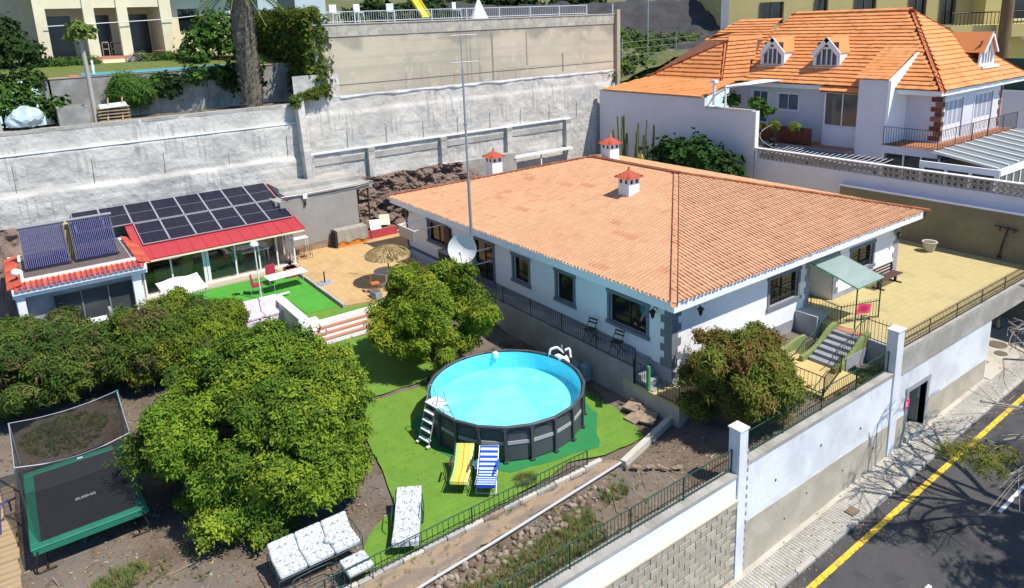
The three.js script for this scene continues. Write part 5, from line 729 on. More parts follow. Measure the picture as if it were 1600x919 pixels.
  part(p, 'tank', new THREE.SphereGeometry(0.32, 18, 14).scale(1, 1.2, 1), mat.white, [0, 0.75, 0]); part(p, 'stand', new THREE.CylinderGeometry(0.24, 0.3, 0.4, 14), mat.black, [0, 0.2, 0]); part(p, 'valve', new THREE.CylinderGeometry(0.13, 0.17, 0.2, 12), mat.black, [0, 1.2, 0]); part(p, 'gauge', bar([0, 1.3, 0], [0.02, 1.5, 0], 0.03), mat.plinth); part(p, 'hose', tube([[0, 1.22, 0.1], [-0.25, 1.5, 0.05], [-0.5, 1.45, -0.05], [-0.55, 1.1, -0.1]], 0.05), mat.white); part(p, 'hose', tube([[0.1, 1.22, 0], [0.3, 1.3, 0.1], [0.25, 1.0, 0.25]], 0.05), mat.white);
  for (const [x, z, lab] of [[-0.62, -4.45, 'grey blue plastic canister beside the pool pump, the left one'], [-0.42, -4.1, 'grey blue plastic canister beside the pool pump, the right one']]) { const c = thing('canister', lab, 'canister', [x, 0.0, z]); part(c, 'body', rb(0.32, 0.46, 0.32, 0.06), M([0.20, 0.27, 0.33], 0.6), [0, 0.23 + 0.2, 0]); part(c, 'base', rb(0.36, 0.2, 0.36, 0.03), mat.plinth, [0, 0.1, 0]); part(c, 'handle', new THREE.TorusGeometry(0.07, 0.018, 6, 12), M([0.3, 0.36, 0.4], 0.6), [0, 0.7, 0]); }
  solo('pool_skimmer', 'small white skimmer clipped inside the far pool rim', 'skimmer', mg([bb(-0.09, 0.09, -0.12, 0.1, -0.08, 0.08)]), mat.white, [-3.2, 1.2, -6.15]);
  solo('rim_fitting', 'small white hose fitting on the pool rim beside the canisters', 'fitting', mg([bb(-0.1, 0.1, -0.06, 0.08, -0.16, 0.16), bar([0, 0, 0], [0.25, -0.1, 0.05], 0.05)]), mat.white, [-1.6, 1.3, -4.2]);
}
// ---------- loungers, sofa, stool ----------
const toile = MT(texture(512, 1.3, (u, v) => { // grey sketch print: lines and hatched patches on white
  const c = Math.floor(u * 4), r = Math.floor(v * 5 + (c % 2) * 0.5), h = hash2(c, r, 9), bu = (u * 4) % 1, bv = (v * 5 + (c % 2) * 0.5) % 1, n = fbm(u, v, 28, 3, 441), l = vn(h > 0.5 ? u * 60 : u * 14, h > 0.5 ? v * 14 : v * 60, 100000, 443);
  let d = sm(0.48, 0.62, l) * sm(0.36, 0.55, n) * (bu > 0.12 && bv > 0.12 ? 0.8 : 0.15); if (bu < 0.05 || bv < 0.06) d = Math.max(d, 0.5 * sm(0.4, 0.5, n)); return mixc([0.58, 0.60, 0.60], [0.10, 0.125, 0.13], d); }), 0.95);
function profile(pts, w, th, m, wm = 1) { // cushion following a side profile in (z, y), width along x
  const s = new THREE.Shape(), L = pts.map(p => new THREE.Vector2(...p)), nrm = L.map((p, i) => { const a = L[Math.max(0, i - 1)], b = L[Math.min(L.length - 1, i + 1)], d = b.clone().sub(a).normalize(); return new THREE.Vector2(-d.y, d.x); });
  s.moveTo(L[0].x, L[0].y); for (let i = 1; i < L.length; i++) s.lineTo(L[i].x, L[i].y); for (let i = L.length - 1; i >= 0; i--) s.lineTo(L[i].x + nrm[i].x * th, L[i].y + nrm[i].y * th); s.closePath();
  const g = new THREE.ExtrudeGeometry(s, { depth: w - 0.04, bevelEnabled: true, bevelSize: 0.02, bevelThickness: 0.02, bevelSegments: 2 }); g.rotateY(-Math.PI / 2); g.translate(w / 2, 0, 0); return g;
}
{
  const t = thing('sun_lounger', 'grey patterned cushioned lounger nearest the lawn railing', 'lounger', [-9.93, 0.06, -0.8], -0.55);
  const prof = [[1.0, 0.38], [0.45, 0.36], [0.1, 0.37], [-0.45, 0.47], [-0.98, 0.62]];
  part(t, 'cushion', uvm(profile(prof.map(([z, y]) => [z, y]), 0.72, 0.1)), toile);
  const fm = mat.greenIron; for (const x of [-0.36, 0.36]) { part(t, 'side_rail', tube([[x, 0.3, 1.0], [x, 0.28, 0.1], [x, 0.56, -0.98]], 0.014, 5), fm); part(t, 'leg', tube([[x, 0.28, 0.85], [x, 0.0, 0.9], [x, 0, 0.5], [x, 0.28, 0.45]], 0.013, 5), fm); part(t, 'leg', tube([[x * 1.15, 0.45, -0.3], [x * 1.15, 0.0, -0.2], [x * 1.15, 0, -0.75], [x * 1.15, 0.6, -0.65]], 0.013, 5), fm); part(t, 'armrest', tube([[x * 1.15, 0.3, 0.2], [x * 1.15, 0.55, 0.1], [x * 1.15, 0.58, -0.4]], 0.015, 5), fm); }
  // stripes
  const yel = MT(texture(256, 0.62, (u, v) => { const c = Math.floor(u * 4); let k = [[0.36, 0.62, 0.16], [0.78, 0.60, 0.08], [0.80, 0.62, 0.10], [0.85, 0.74, 0.22]][c]; if (Math.abs(u - 0.5) < 0.02 || Math.abs(u - 0.75) < 0.015) k = [0.62, 0.14, 0.06]; if (v % 0.34 < 0.025) k = mixc(k, [0.55, 0.2, 0.08], 0.7); return mixc(k, [0.5, 0.4, 0.1], 0.2 * fbm(u, v, 20, 2, 451)); }), 0.9);
  const blu = MT(texture(256, 0.6, (u, v) => { const s = (v * 4) % 1; return s < 0.46 ? [0.015, 0.055, 0.42] : s < 0.54 ? [0.2, 0.4, 0.75] : [0.55, 0.70, 0.86]; }), 0.9);
  const zl = [[0.62, 0.38], [0.2, 0.33], [-0.12, 0.36], [-0.42, 0.54], [-0.72, 0.78]];
  const mk = (name, lab, pos, a, m, fm2) => {
    const c = thing(name, lab, 'lounge chair', pos, a); const g = profile(zl, 0.58, 0.06); { const p = g.attributes.position, uv = new Float32Array(p.count * 2); for (let i = 0; i < p.count; i++) { uv[i * 2] = p.getX(i) + 0.31; uv[i * 2 + 1] = p.getZ(i) * 1.2; } g.setAttribute('uv', new THREE.BufferAttribute(uv, 2)); }
    part(c, 'sling', g, m);
    for (const x of [-0.3, 0.3]) { part(c, 'frame_rail', tube([[x, 0.4, 0.64], [x, 0.36, 0.2], [x, 0.37, -0.12], [x, 0.8, -0.76]], 0.014, 5), fm2); part(c, 'leg', bar([x, 0.02, 0.5], [x, 0.62, -0.3], 0.013), fm2); part(c, 'leg', bar([x, 0.02, -0.55], [x, 0.62, 0.15], 0.013), fm2); part(c, 'armrest', rb(0.06, 0.03, 0.5, 0.012), name === 'blue_lounge_chair' ? M([0.02, 0.10, 0.5], 0.5) : M([0.05, 0.02, 0.02], 0.6), [x * 1.12, 0.63, -0.05]); }
    part(c, 'cross_bar', bar([-0.3, 0.02, 0.5], [0.3, 0.02, 0.5], 0.013), fm2); part(c, 'cross_bar', bar([-0.3, 0.02, -0.55], [0.3, 0.02, -0.55], 0.013), fm2); part(c, 'head_bar', bar([-0.3, 0.8, -0.76], [0.3, 0.8, -0.76], 0.014), fm2); return c;
  };
  mk('yellow_lounge_chair', 'yellow and green striped folding lounge chair by the pool', [-7.58, 0.08, -1.68], -0.72, yel, M([0.05, 0.03, 0.03], 0.5));
  mk('blue_lounge_chair', 'blue and white striped folding lounge chair by the pool', [-7.06, 0.08, -1.05], -0.70, blu, mat.alu);
  const f = thing('garden_sofa', 'long garden sofa with grey patterned cushions beside the mango tree', 'sofa', [-12.44, 0.02, -1.32], -0.01), W = 2.16;
  for (let k = 0; k < 3; k++) { const x = -W / 3 + k * W / 3; part(f, 'seat_cushion', uvm(rb(W / 3 - 0.015, 0.15, 0.72, 0.05)), toile, [x, 0.47, 0.3]); part(f, 'back_cushion', uvm(rb(W / 3 - 0.015, 0.56, 0.15, 0.05)), toile, [x, 0.6, -0.16], [-0.75, 0, 0]); }
  part(f, 'throw_pillow', uvm(rb(0.46, 0.16, 0.36, 0.075, 3)), toile, [0.5, 0.62, 0.2], [0.1, 0.75, 0.1]);
  const ff = M([0.03, 0.05, 0.05], 0.5); for (const x of [-1.12, 1.12]) { part(f, 'arm_frame', tube([[x, 0, 0.66], [x, 0.6, 0.66], [x, 0.66, 0.3], [x, 0.64, -0.2], [x, 0, -0.3]], 0.014, 5), ff); for (let k = 0; k < 3; k++) part(f, 'arm_bar', bar([x, 0.38, 0.5 - k * 0.25], [x, 0.65, 0.45 - k * 0.25], 0.008, 5), ff); }
  part(f, 'front_rail', bar([-1.12, 0.38, 0.66], [1.12, 0.38, 0.66], 0.016), ff); part(f, 'back_rail', bar([-1.12, 0.4, -0.1], [1.12, 0.4, -0.1], 0.016), ff); for (let k = 0; k < 2; k++) part(f, 'leg', bar([-0.36 + k * 0.72, 0, 0.66], [-0.36 + k * 0.72, 0.38, 0.66], 0.012), ff);
  const s = thing('footstool', 'square footstool with grey patterned cushion in front of the garden sofa', 'stool', [-11.78, 0.02, -0.02], 0); part(s, 'cushion', uvm(rb(0.68, 0.14, 0.64, 0.05)), toile, [0, 0.42, 0]); for (const [a, b] of [[-0.3, -0.28], [0.3, -0.28], [-0.3, 0.28], [0.3, 0.28]]) part(s, 'leg', bar([a, 0, b], [a, 0.36, b], 0.013), ff); part(s, 'frame', mg([bar([-0.32, 0.34, -0.3], [0.32, 0.34, -0.3], 0.013), bar([-0.32, 0.34, 0.3], [0.32, 0.34, 0.3], 0.013), bar([-0.32, 0.34, -0.3], [-0.32, 0.34, 0.3], 0.013), bar([0.32, 0.34, -0.3], [0.32, 0.34, 0.3], 0.013)]), ff);
  const ct = thing('empty_table_frame', 'empty metal frame of a low table between the sofa and the railing', 'table', [-12.75, 0.02, -0.25]); part(ct, 'frame', tube([[-0.5, 0.36, -0.28], [0.5, 0.36, -0.28], [0.5, 0.36, 0.28], [-0.5, 0.36, 0.28]], 0.014, 5, 40, true), ff); for (const [a, b] of [[-0.48, -0.26], [0.48, -0.26], [-0.48, 0.26], [0.48, 0.26]]) part(ct, 'leg', bar([a, 0, b], [a, 0.36, b], 0.013), ff); part(ct, 'lower_ring', tube([[-0.4, 0.12, -0.2], [0.4, 0.12, -0.2], [0.4, 0.12, 0.2], [-0.4, 0.12, 0.2]], 0.012, 5, 40, true), ff);
}
// ---------- trampoline ----------
{
  const X0 = -18.5, X1 = -15.68, Z0 = -9.75, Z1 = -5.5, y = 0.7, t = thing('trampoline', 'large rectangular trampoline with green padding and a dark safety net', 'trampoline', [0, 0, 0]);
  const gp = MT(texture(256, 1, (u, v) => mixc([0.012, 0.13, 0.08], [0.018, 0.18, 0.11], fbm(u, v, 8, 3, 461))), 0.55), pw = 0.26;
  const pad = (x0, x1, z0, z1) => uvm(rb(x1 - x0, 0.06, z1 - z0, 0.025)).translate((x0 + x1) / 2, y, (z0 + z1) / 2);
  part(t, 'padding', pad(X0, X1, Z1 - pw, Z1), gp); part(t, 'padding', pad(X0, X1, Z0, Z0 + pw), gp); part(t, 'padding', pad(X0, X0 + pw, Z0 + pw, Z1 - pw), gp); part(t, 'padding', pad(X1 - pw, X1, Z0 + pw, Z1 - pw), gp);
  part(t, 'skirt', bb(X0 + 0.05, X1 - 0.05, y - 0.16, y - 0.03, Z1 - 0.03, Z1 + 0.01), gp); part(t, 'skirt', bb(X1 - 0.03, X1 + 0.01, y - 0.16, y - 0.03, Z0, Z1 - 0.05), gp);
  const bed = part(t, 'jumping_mat', bb(X0 + pw - 0.02, X1 - pw + 0.02, y - 0.04, y - 0.015, Z0 + pw - 0.02, Z1 - pw + 0.02), MT(texture(256, 2, (u, v) => mixc([0.014, 0.016, 0.020], [0.026, 0.028, 0.034], fbm(u, v, 10, 4, 463))), 0.8));
  { const L = []; const st = (x0, x1, z0, z1) => L.push(bb(x0, x1, 0, 0.004, z0, z1)); // white printed word, too small to read
    for (let k = 0; k < 7; k++) { const x = -0.26 + k * 0.076; st(x, x + 0.022, -0.065, 0.065); if (k % 3 !== 1) st(x + 0.04, x + 0.06, -0.065, 0.065); if (k % 2) st(x, x + 0.06, 0.04, 0.065); else st(x, x + 0.06, -0.015, 0.012); if (k % 3 === 0) st(x, x + 0.06, -0.066, -0.045); }
    part(bed, 'lettering', mg(L), mat.white, [-17.05, y - 0.013, -7.3]); }
  part(t, 'care_tag', bb(-17.05, -16.9, y + 0.035, y + 0.04, Z0 + 0.12, Z0 + 0.2), mat.white);
  // poles and net
  const H = 1.75, pm = M([0.30, 0.31, 0.33], 0.5, { metalness: 0.5 }), corners = [[X0, Z0], [X1, Z0], [X1, Z1], [X0, Z1]], mids = [[X1, (Z0 + Z1) / 2], [X0, (Z0 + Z1) / 2]];
  const pol = [[X0, Z0, 1.8], [X1, Z0, 1.85], [X1, (Z0 + Z1) / 2 - 0.2, 1.25], [X0, (Z0 + Z1) / 2 - 0.2, 1.3]];
  for (const [x, z, h] of pol) part(t, 'pole', bar([x, 0, z], [x + (x < -17 ? -0.06 : 0.06), y + h, z], 0.03), pm);
  for (const [x, z] of corners) part(t, 'leg', tube([[x + (x < -17 ? 0.15 : -0.15), y - 0.05, z], [x + (x < -17 ? 0.05 : -0.05), 0.02, z], [x + (x < -17 ? 0.5 : -0.5), 0.02, z]], 0.025, 6), mat.black);
  for (const x of [X0 + 0.3, X1 - 0.3]) part(t, 'ground_tube', bar([x, 0.03, Z0], [x, 0.03, Z1], 0.025), mat.black);
  const net = new THREE.MeshStandardMaterial({ color: col(0.006, 0.0065, 0.008), roughness: 0.95, transparent: true, opacity: 0.68, side: THREE.DoubleSide });
  const quad = (a, b, c, d) => { const g = new THREE.PlaneGeometry(1, 1, 12, 8), p = g.attributes.position, A = V(...a), B = V(...b), C = V(...c), D = V(...d); for (let i = 0; i < p.count; i++) { const u = p.getX(i) + 0.5, v = p.getY(i) + 0.5, q = A.clone().lerp(B, u).lerp(D.clone().lerp(C, u), v); q.y -= 0.14 * v * 4 * u * (1 - u) ; p.setXYZ(i, q.x, q.y, q.z); } g.computeVertexNormals(); return g; };
  const zc = (Z0 + Z1) / 2 - 0.2;
  part(t, 'net_panel', quad([X0, y, Z0], [X1, y, Z0], [X1 + 0.06, y + 1.85, Z0], [X0 - 0.06, y + 1.8, Z0]), net); part(t, 'net_panel', quad([X0, y, Z0], [X0, y, zc], [X0 - 0.06, y + 1.3, zc], [X0 - 0.06, y + 1.8, Z0]), net); part(t, 'net_panel', quad([X1, y, Z0], [X1, y, zc], [X1 + 0.06, y + 1.25, zc], [X1 + 0.06, y + 1.85, Z0]), net);
  part(t, 'net_panel', quad([X0, y, zc], [X0, y, Z1], [X0, y + 0.1, Z1], [X0 - 0.06, y + 1.3, zc]), net); part(t, 'net_panel', quad([X1, y, zc], [X1, y, Z1], [X1, y + 0.1, Z1], [X1 + 0.06, y + 1.25, zc]), net);
  part(t, 'net_panel', quad([X0 + 0.2, y + 0.02, Z1 - 0.22], [X1 - 0.2, y + 0.02, Z1 - 0.22], [X1 + 0.05, y + 1.2, zc], [X0 - 0.05, y + 1.25, zc]), new THREE.MeshStandardMaterial({ color: col(0.006, 0.0065, 0.008), roughness: 0.95, transparent: true, opacity: 0.4, side: THREE.DoubleSide }));
  const rope = M([0.32, 0.32, 0.38], 0.8), sag = (a, b, s) => tube([0, 0.25, 0.5, 0.75, 1].map(u => [a[0] + (b[0] - a[0]) * u, a[1] + (b[1] - a[1]) * u - s * 4 * u * (1 - u), a[2] + (b[2] - a[2]) * u]), 0.014, 5);
  part(t, 'top_cord', sag([X0 - 0.06, y + 1.8, Z0], [X1 + 0.06, y + 1.85, Z0], 0.14), rope); part(t, 'top_cord', sag([X0 - 0.06, y + 1.3, zc], [X1 + 0.06, y + 1.25, zc], 0.22), M([0.55, 0.53, 0.62], 0.8)); part(t, 'top_cord', sag([X1 + 0.06, y + 1.85, Z0], [X1 + 0.06, y + 1.25, zc], 0.1), rope); part(t, 'top_cord', sag([X0 - 0.06, y + 1.8, Z0], [X0 - 0.06, y + 1.3, zc], 0.1), rope);
  const gs = M([0.012, 0.16, 0.095], 0.6); part(t, 'pole_sleeve', bar([X1 + 0.06, y + 1.2, Z0], [X1 + 0.06, y + 1.86, Z0], 0.05), gs); part(t, 'pole_sleeve', bar([X1 + 0.03, y + 0.2, zc], [X1 + 0.05, y + 0.9, zc], 0.05), gs);
  // wooden planks along the left edge
  const deck = thing('plank_walk', 'weathered plank walkway along the left edge of the garden', 'walkway', [-19.3, 0.05, 0]);
  const pgs = [0.24, 0.22, 0.26].map(w => uvm(new THREE.BoxGeometry(0.95, 0.04, w)));
  for (let k = 0; k < 52; k++) part(deck, 'plank', pgs[k % 3], mat.woodPlank, [rr(-0.04, 0.04), rr(-0.008, 0.008), -16 + k * 0.262], [0, rr(-0.03, 0.03), 0]);
  const sw = thing('blue_bike_frame', 'blue metal frame leaning on the planks beside the trampoline', 'frame', [-19.0, 0.1, -8.4]); part(sw, 'tube', tube([[-0.2, 0, 0.5], [-0.1, 0.7, 0.4], [0.1, 0.75, 0.1], [0.1, 0.2, -0.2]], 0.03), M([0.06, 0.07, 0.24], 0.5)); part(sw, 'bar', bar([-0.3, 0.72, 0.2], [0.3, 0.78, 0.2], 0.025), mat.black);
  const bkt = thing('turquoise_bucket', 'turquoise bucket on the planks at the far left', 'bucket', [-19.1, 0.08, -13.9]); part(bkt, 'body', new THREE.CylinderGeometry(0.2, 0.15, 0.32, 14, 1, false), M([0.05, 0.42, 0.40], 0.5), [0, 0.16, 0]); part(bkt, 'rim', new THREE.TorusGeometry(0.2, 0.015, 6, 18).rotateX(Math.PI / 2), M([0.05, 0.42, 0.40], 0.5), [0, 0.32, 0]);
}
{ const m = thing('valve_hatch', 'small rusty square hatch in the pavement beside the street wall', 'hatch', [3.95, streetY(3.95) + 0.012, 4.5]); part(m, 'lid', bb(-0.17, 0.17, 0, 0.02, -0.12, 0.12), M([0.20, 0.13, 0.075], 0.9)); part(m, 'frame', mg([bb(-0.21, -0.17, 0, 0.024, -0.16, 0.16), bb(0.17, 0.21, 0, 0.024, -0.16, 0.16), bb(-0.17, 0.17, 0, 0.024, -0.16, -0.12), bb(-0.17, 0.17, 0, 0.024, 0.12, 0.16)]), M([0.14, 0.11, 0.09], 0.9)); }
// manholes and cones by the garage
for (const [x, z, r, lab] of [[19.4, 2.9, 0.42, 'larger round manhole cover in front of the garage'], [18.6, 3.35, 0.28, 'smaller round manhole cover in front of the garage']]) { const m = thing('manhole_cover', lab, 'manhole', [x, streetY(x) + 0.05 * sm(4, 0, z) + 0.02, z]); part(m, 'lid', new THREE.CylinderGeometry(r * 0.88, r * 0.88, 0.02, 24), M([0.14, 0.11, 0.09], 0.8)); part(m, 'ring', new THREE.TorusGeometry(r * 0.93, r * 0.06, 6, 28).rotateX(Math.PI / 2), M([0.2, 0.16, 0.13], 0.8)); }
for (const [x, z, a, lab] of [[17.2, 3.15, 0, 'worn orange traffic cone standing outside the garage'], [21.2, 2.2, 0.0, 'faded traffic cone inside the garage opening']]) { const c = thing('traffic_cone', lab, 'cone', [x, streetY(x) + 0.04, z], a); part(c, 'base', rb(0.36, 0.04, 0.36, 0.02), M([0.30, 0.05, 0.02], 0.8), [0, 0.02, 0]); part(c, 'body', new THREE.ConeGeometry(0.13, 0.5, 14, 1).translate(0, 0.28, 0), x < 20 ? M([0.45, 0.09, 0.04], 0.7) : M([0.5, 0.36, 0.25], 0.8)); part(c, 'band', new THREE.CylinderGeometry(0.055, 0.075, 0.1, 14), M([0.6, 0.5, 0.2], 0.6), [0, 0.34, 0]); }
{ const g = thing('garage', 'dark garage recess under the terrace', 'garage', [0, 0, 0]); part(g, 'back_wall', bb(16, 24, -3, 0.4, 0.6, 0.8), mat.room); part(g, 'side_wall', bb(16.02, 16.1, -3, 0.42, 0.8, 2.0), mat.olive); part(g, 'side_wall', bb(22.6, 22.8, -3, 0.42, 0.8, 3.4), mat.olive); part(g, 'door', bb(17, 20, -2.2, 0.1, 0.8, 0.86), M([0.07, 0.055, 0.04], 0.7)); }
// ---------- neighbour house on the right ----------
const flatTile = (() => { const g = new THREE.BoxGeometry(0.295, 0.05, 0.42); const p = g.attributes.position; for (let i = 0; i < p.count; i++) if (p.getY(i) > 0) p.setY(i, p.getY(i) + (Math.abs(p.getX(i)) < 0.16 ? 0 : 0)); return g; })();
const orange = (s, t) => { const j = rr(0.92, 1.07), w = vn(s * 0.7 + 50, t * 0.7 + 50, 100000, 99), d = rnd() < 0.06 ? 0.8 : 1; return new THREE.Color().setRGB((0.68 + 0.05 * w) * j * d, (0.25 + 0.05 * w) * j * d, (0.075 + 0.03 * w) * j * d); };
{
  const h = thing('neighbour_house', 'lilac white two storey house with a steep orange tiled roof and dormers', 'house', [0, 0, 0]);
  const tm = M([1, 1, 1], 0.8), deck = M([0.20, 0.075, 0.035], 0.9), ex = 26.5, ey = 8.87, zn = -3.8, rx = 32.5, ry = 13.33;
  const A = [ex, ey, zn], B = [ex, ey, -19], C = [38.6, ey, zn], R1 = [rx, ry, -8.8], R2 = [rx, ry, -17.4], D2 = [38.6, ey, -22];
  const roof = part(h, 'roof', mg([tri(A, R1, R2, B), tri(A, C, R1), tri(C, D2, R2, R1), tri(B, R2, D2)]), deck);
  const l1 = Math.hypot(rx - ex, ry - ey), l2 = Math.hypot(5, ry - ey);
  tiles(roof, 'roof_tiles', V(...A), V(0, 0, -1), V(rx - ex, ry - ey, 0), [[0, 0], [15.2, 0], [13.6, l1], [5, l1]], flatTile, 0.3, 0.37, tm, orange, 0.06, 0.17);
  tiles(roof, 'roof_tiles', V(...A), V(1, 0, 0), V(0, ry - ey, -5), [[0, 0], [12.1, 0], [6, l2]], flatTile, 0.3, 0.37, tm, orange, 0.06, 0.17);
  const rg = barrel(0.13, 0.42, 6), rm = M([0.48, 0.13, 0.05], 0.8);
  const cap = (a, b) => { const P = V(...a), Q = V(...b), n = Math.round(P.distanceTo(Q) / 0.36), d = Q.clone().sub(P).normalize(), side = new THREE.Vector3().crossVectors(V(0, 1, 0), d).normalize(), up = new THREE.Vector3().crossVectors(d, side); for (let i = 0; i <= n; i++) { const m = part(roof, 'ridge_tile', rg, rm); m.quaternion.setFromRotationMatrix(new THREE.Matrix4().makeBasis(side.clone().negate(), up, d.clone().negate())); m.position.copy(P).lerp(Q, i / n).addScaledVector(up, 0.1); } };
  cap(A, R1); cap(R1, R2); cap(R2, B); cap(C, R1);
  // left wing
  const H = [28, 11.6, -20], E1 = [25.9, 8.8, -18.6], E2 = [25.9, 8.85, -26.2], V1 = [26.6, 8.9, -17.2], V2 = [29.4, 11.55, -18.0], H3 = [30.5, 11.6, -24];
  const wing = part(h, 'wing_roof', mg([tri(H, E1, E2), tri(H, V2, V1, E1), tri(H, E2, H3)]), deck);
  tiles(wing, 'roof_tiles', V(...E1), V(0, 0, -1), V(2.1, 2.78, 0), [[0, 0], [7.6, 0], [1.4, 3.48]], flatTile, 0.3, 0.37, tm, orange, 0.06, 0.17);
  { const e = V(...V1).sub(V(...E1)), u0 = V(...H).sub(V(...E1)); const en = e.clone().normalize(), u = u0.clone().addScaledVector(en, -u0.dot(en)); tiles(wing, 'roof_tiles', V(...E1), e, u, [[0, 0], [e.length(), 0], [V(...V2).sub(V(...E1)).dot(en), u.length()], [u0.dot(en), u.length()]], flatTile, 0.3, 0.37, tm, orange, 0.06, 0.17); }
  cap(E1, H); cap(E2, H);
  // lean-to roof down to the boundary wall
  part(h, 'lean_to_roof', tri([22, 8.15, -17.0], [25.9, 8.8, -17.4], [25.9, 8.8, -26.2], [22, 8.15, -27.4]), deck);
  tiles(wing, 'roof_tiles', V(21.95, 8.15, -16.9), V(0, 0, -1), V(3.9, 0.7, 0), [[0, 0], [10.4, 0], [9.2, 3.96], [0.6, 3.96]], flatTile, 0.3, 0.36, tm, orange, 0.04);
  part(h, 'back_wing_roof', tri([33.5, 12.7, -18.6], [31, 11.9, -24], [38, 12.6, -26], [38, 12.7, -19]), deck); tiles(wing, 'roof_tiles', V(31.0, 11.5, -18.5), V(0, 0, -1), V(2.6, 1.6, 0), [[0, 0], [6, 0], [4.5, 3.0], [0.6, 3.0]], flatTile, 0.3, 0.37, tm, orange, 0.06, 0.17);
  part(h, 'flue_pipe', bar([22.6, 7.6, -16.7], [22.6, 9.1, -16.7], 0.1, 8), mat.white); part(h, 'flue_cap', bb(22.42, 22.78, 9.1, 9.3, -16.88, -16.52), mat.white);
  // walls
  const W = mat.lilac, fx = 27.2;
  const eavL = bb(26.55, 26.7, ey - 0.3, ey - 0.02, -17.3, zn - 0.05), eavF = bb(26.7, 38.6, ey - 0.3, ey - 0.02, zn - 0.2, zn - 0.05);
  part(h, 'fascia', eavL, mat.whiteRough); part(h, 'fascia', eavF, mat.white); part(h, 'soffit', bb(26.7, 38.5, ey - 0.2, ey - 0.12, -19, zn - 0.2), W);
  const ww = [[-17.05, -15.6, 5.9, 8.3], [-14.95, -13.2, 6.9, 8.2]];
  const gw = holedWall(-19, -6.6, 1, ey - 0.2, ww.map(([a, b, c, d]) => [a + 0.06, b - 0.06, c + 0.06, d - 0.06]), 0.2); gw.rotateY(-Math.PI / 2); part(h, 'wall', uvm(gw), W, [fx + 0.2, 0, 0]);
  for (const [a, b, c, d] of ww) window_(h, 'x-', fx, a, b, c, d, { surround: 0.09, fm: mat.white, frame: mat.white, panes: 2, deep: 0.1, glass: M([0.10, 0.12, 0.16], 0.1) });
  // set-back corner wall and front wall (faces +z)
  part(h, 'wall', bb(28.0, 28.2, 1, ey - 0.2, -6.6, -4.6), W); part(h, 'wall', bb(27.2, 28.0, 1, ey - 0.2, -6.8, -6.6), W);
  const fw = [[28.35, 30.75, 5.75, 8.15], [32.3, 34.9, 5.75, 8.2]];
  part(h, 'wall', uvm(holedWall(28.0, 36.2, 1, ey - 0.2, fw, 0.2)), W, [0, 0, -4.6]);
  for (const [a, b, c, d] of fw) { const g = new THREE.Group(); g.name = 'shutter_door'; h.add(g); part(g, 'door_frame', mg([bb(a - 0.1, a, c, d + 0.1, -4.42, -4.36), bb(b, b + 0.1, c, d + 0.1, -4.42, -4.36), bb(a, b, d, d + 0.1, -4.42, -4.36)]), mat.white); const n = 4, wd = (b - a) / n; for (let k = 0; k < n; k++) { part(g, 'door_leaf', bb(a + k * wd + 0.02, a + (k + 1) * wd - 0.02, c, d, -4.5, -4.45), mat.white); part(g, 'louvre_panel', bb(a + k * wd + 0.1, a + (k + 1) * wd - 0.1, c + 0.9, d - 0.12, -4.45, -4.44), M([0.36, 0.36, 0.42], 0.6)); } }
  // brick quoins
  const bq = [M([0.20, 0.06, 0.035], 0.9), M([0.30, 0.13, 0.08], 0.9), M([0.12, 0.05, 0.04], 0.9), M([0.34, 0.26, 0.10], 0.9)];
  for (let k = 0; k < 10; k++) { part(h, 'corner_brick', bb(27.96, 28.0, 5.75 + k * 0.29, 6.02 + k * 0.29, -4.4 - (k % 2 ? 0.35 : 0.6), -4.4), bq[k % 3]); part(h, 'corner_brick', bb(28.0, 28 + (k % 2 ? 0.32 : 0.2), 5.75 + k * 0.29, 6.02 + k * 0.29, -4.4, -4.36), bq[3 - (k % 2)]); part(h, 'corner_brick', bb(36.2 - (k % 2 ? 0.35 : 0.2), 36.24, 5.75 + k * 0.29, 6.02 + k * 0.29, -4.4, -4.36), bq[k % 3]); }
  // tall chimney mass with sloping top
  const s = new THREE.Shape(); s.moveTo(25.7, 1); s.lineTo(28.5, 1); s.lineTo(29.3, 10.9); s.lineTo(29.1, 10.9); s.lineTo(26.0, 9.45); s.lineTo(25.95, 9.4); s.closePath(); const cg = new THREE.ExtrudeGeometry(s, { depth: 0.16, bevelEnabled: false });
  part(h, 'stair_tower', bb(26.0, 28.4, 1, 9.42, -8.45, -6.62), W); part(h, 'tower_fin', uvm(cg), mat.stucco, [0, 0, -6.62]);
  tiles(roof, 'roof_tiles', V(25.95, 9.42, -6.6), V(0, 0, -1), V(3, 1.55, 0), [[0, 0], [1.95, 0], [1.95, 3.4], [0, 3.4]], flatTile, 0.3, 0.36, tm, orange, 0.06); part(h, 'tower_roof', tri([25.95, 9.42, -6.62], [29.0, 11.0, -6.62], [29.0, 11.0, -8.5], [25.95, 9.42, -8.5]), deck);
  // glazed bay
  part(h, 'bay_wall', bb(26.5, 27.2, 4.6, 6.3, -11.0, -8.45), W); part(h, 'bay_wall', bb(26.5, 27.2, 8.45, 8.6, -11.0, -8.45), W); part(h, 'bay_wall', bb(26.9, 27.2, 6.3, 8.45, -11.0, -10.9), W);
  const gl = M([0.09, 0.085, 0.08], 0.08); for (let k = 0; k < 2; k++) part(h, 'bay_pane', bb(26.54, 26.56, 6.36, 8.4, -10.85 + k * 1.18, -9.75 + k * 1.18), gl); part(h, 'bay_frame', mg([bb(26.5, 26.6, 6.3, 8.45, -10.95, -10.86), bb(26.5, 26.6, 6.3, 8.45, -9.74, -9.68), bb(26.5, 26.6, 6.3, 8.45, -8.56, -8.46), bb(26.5, 26.6, 6.28, 6.36, -10.86, -8.56), bb(26.5, 26.6, 8.4, 8.46, -10.86, -8.56)]), mat.white);
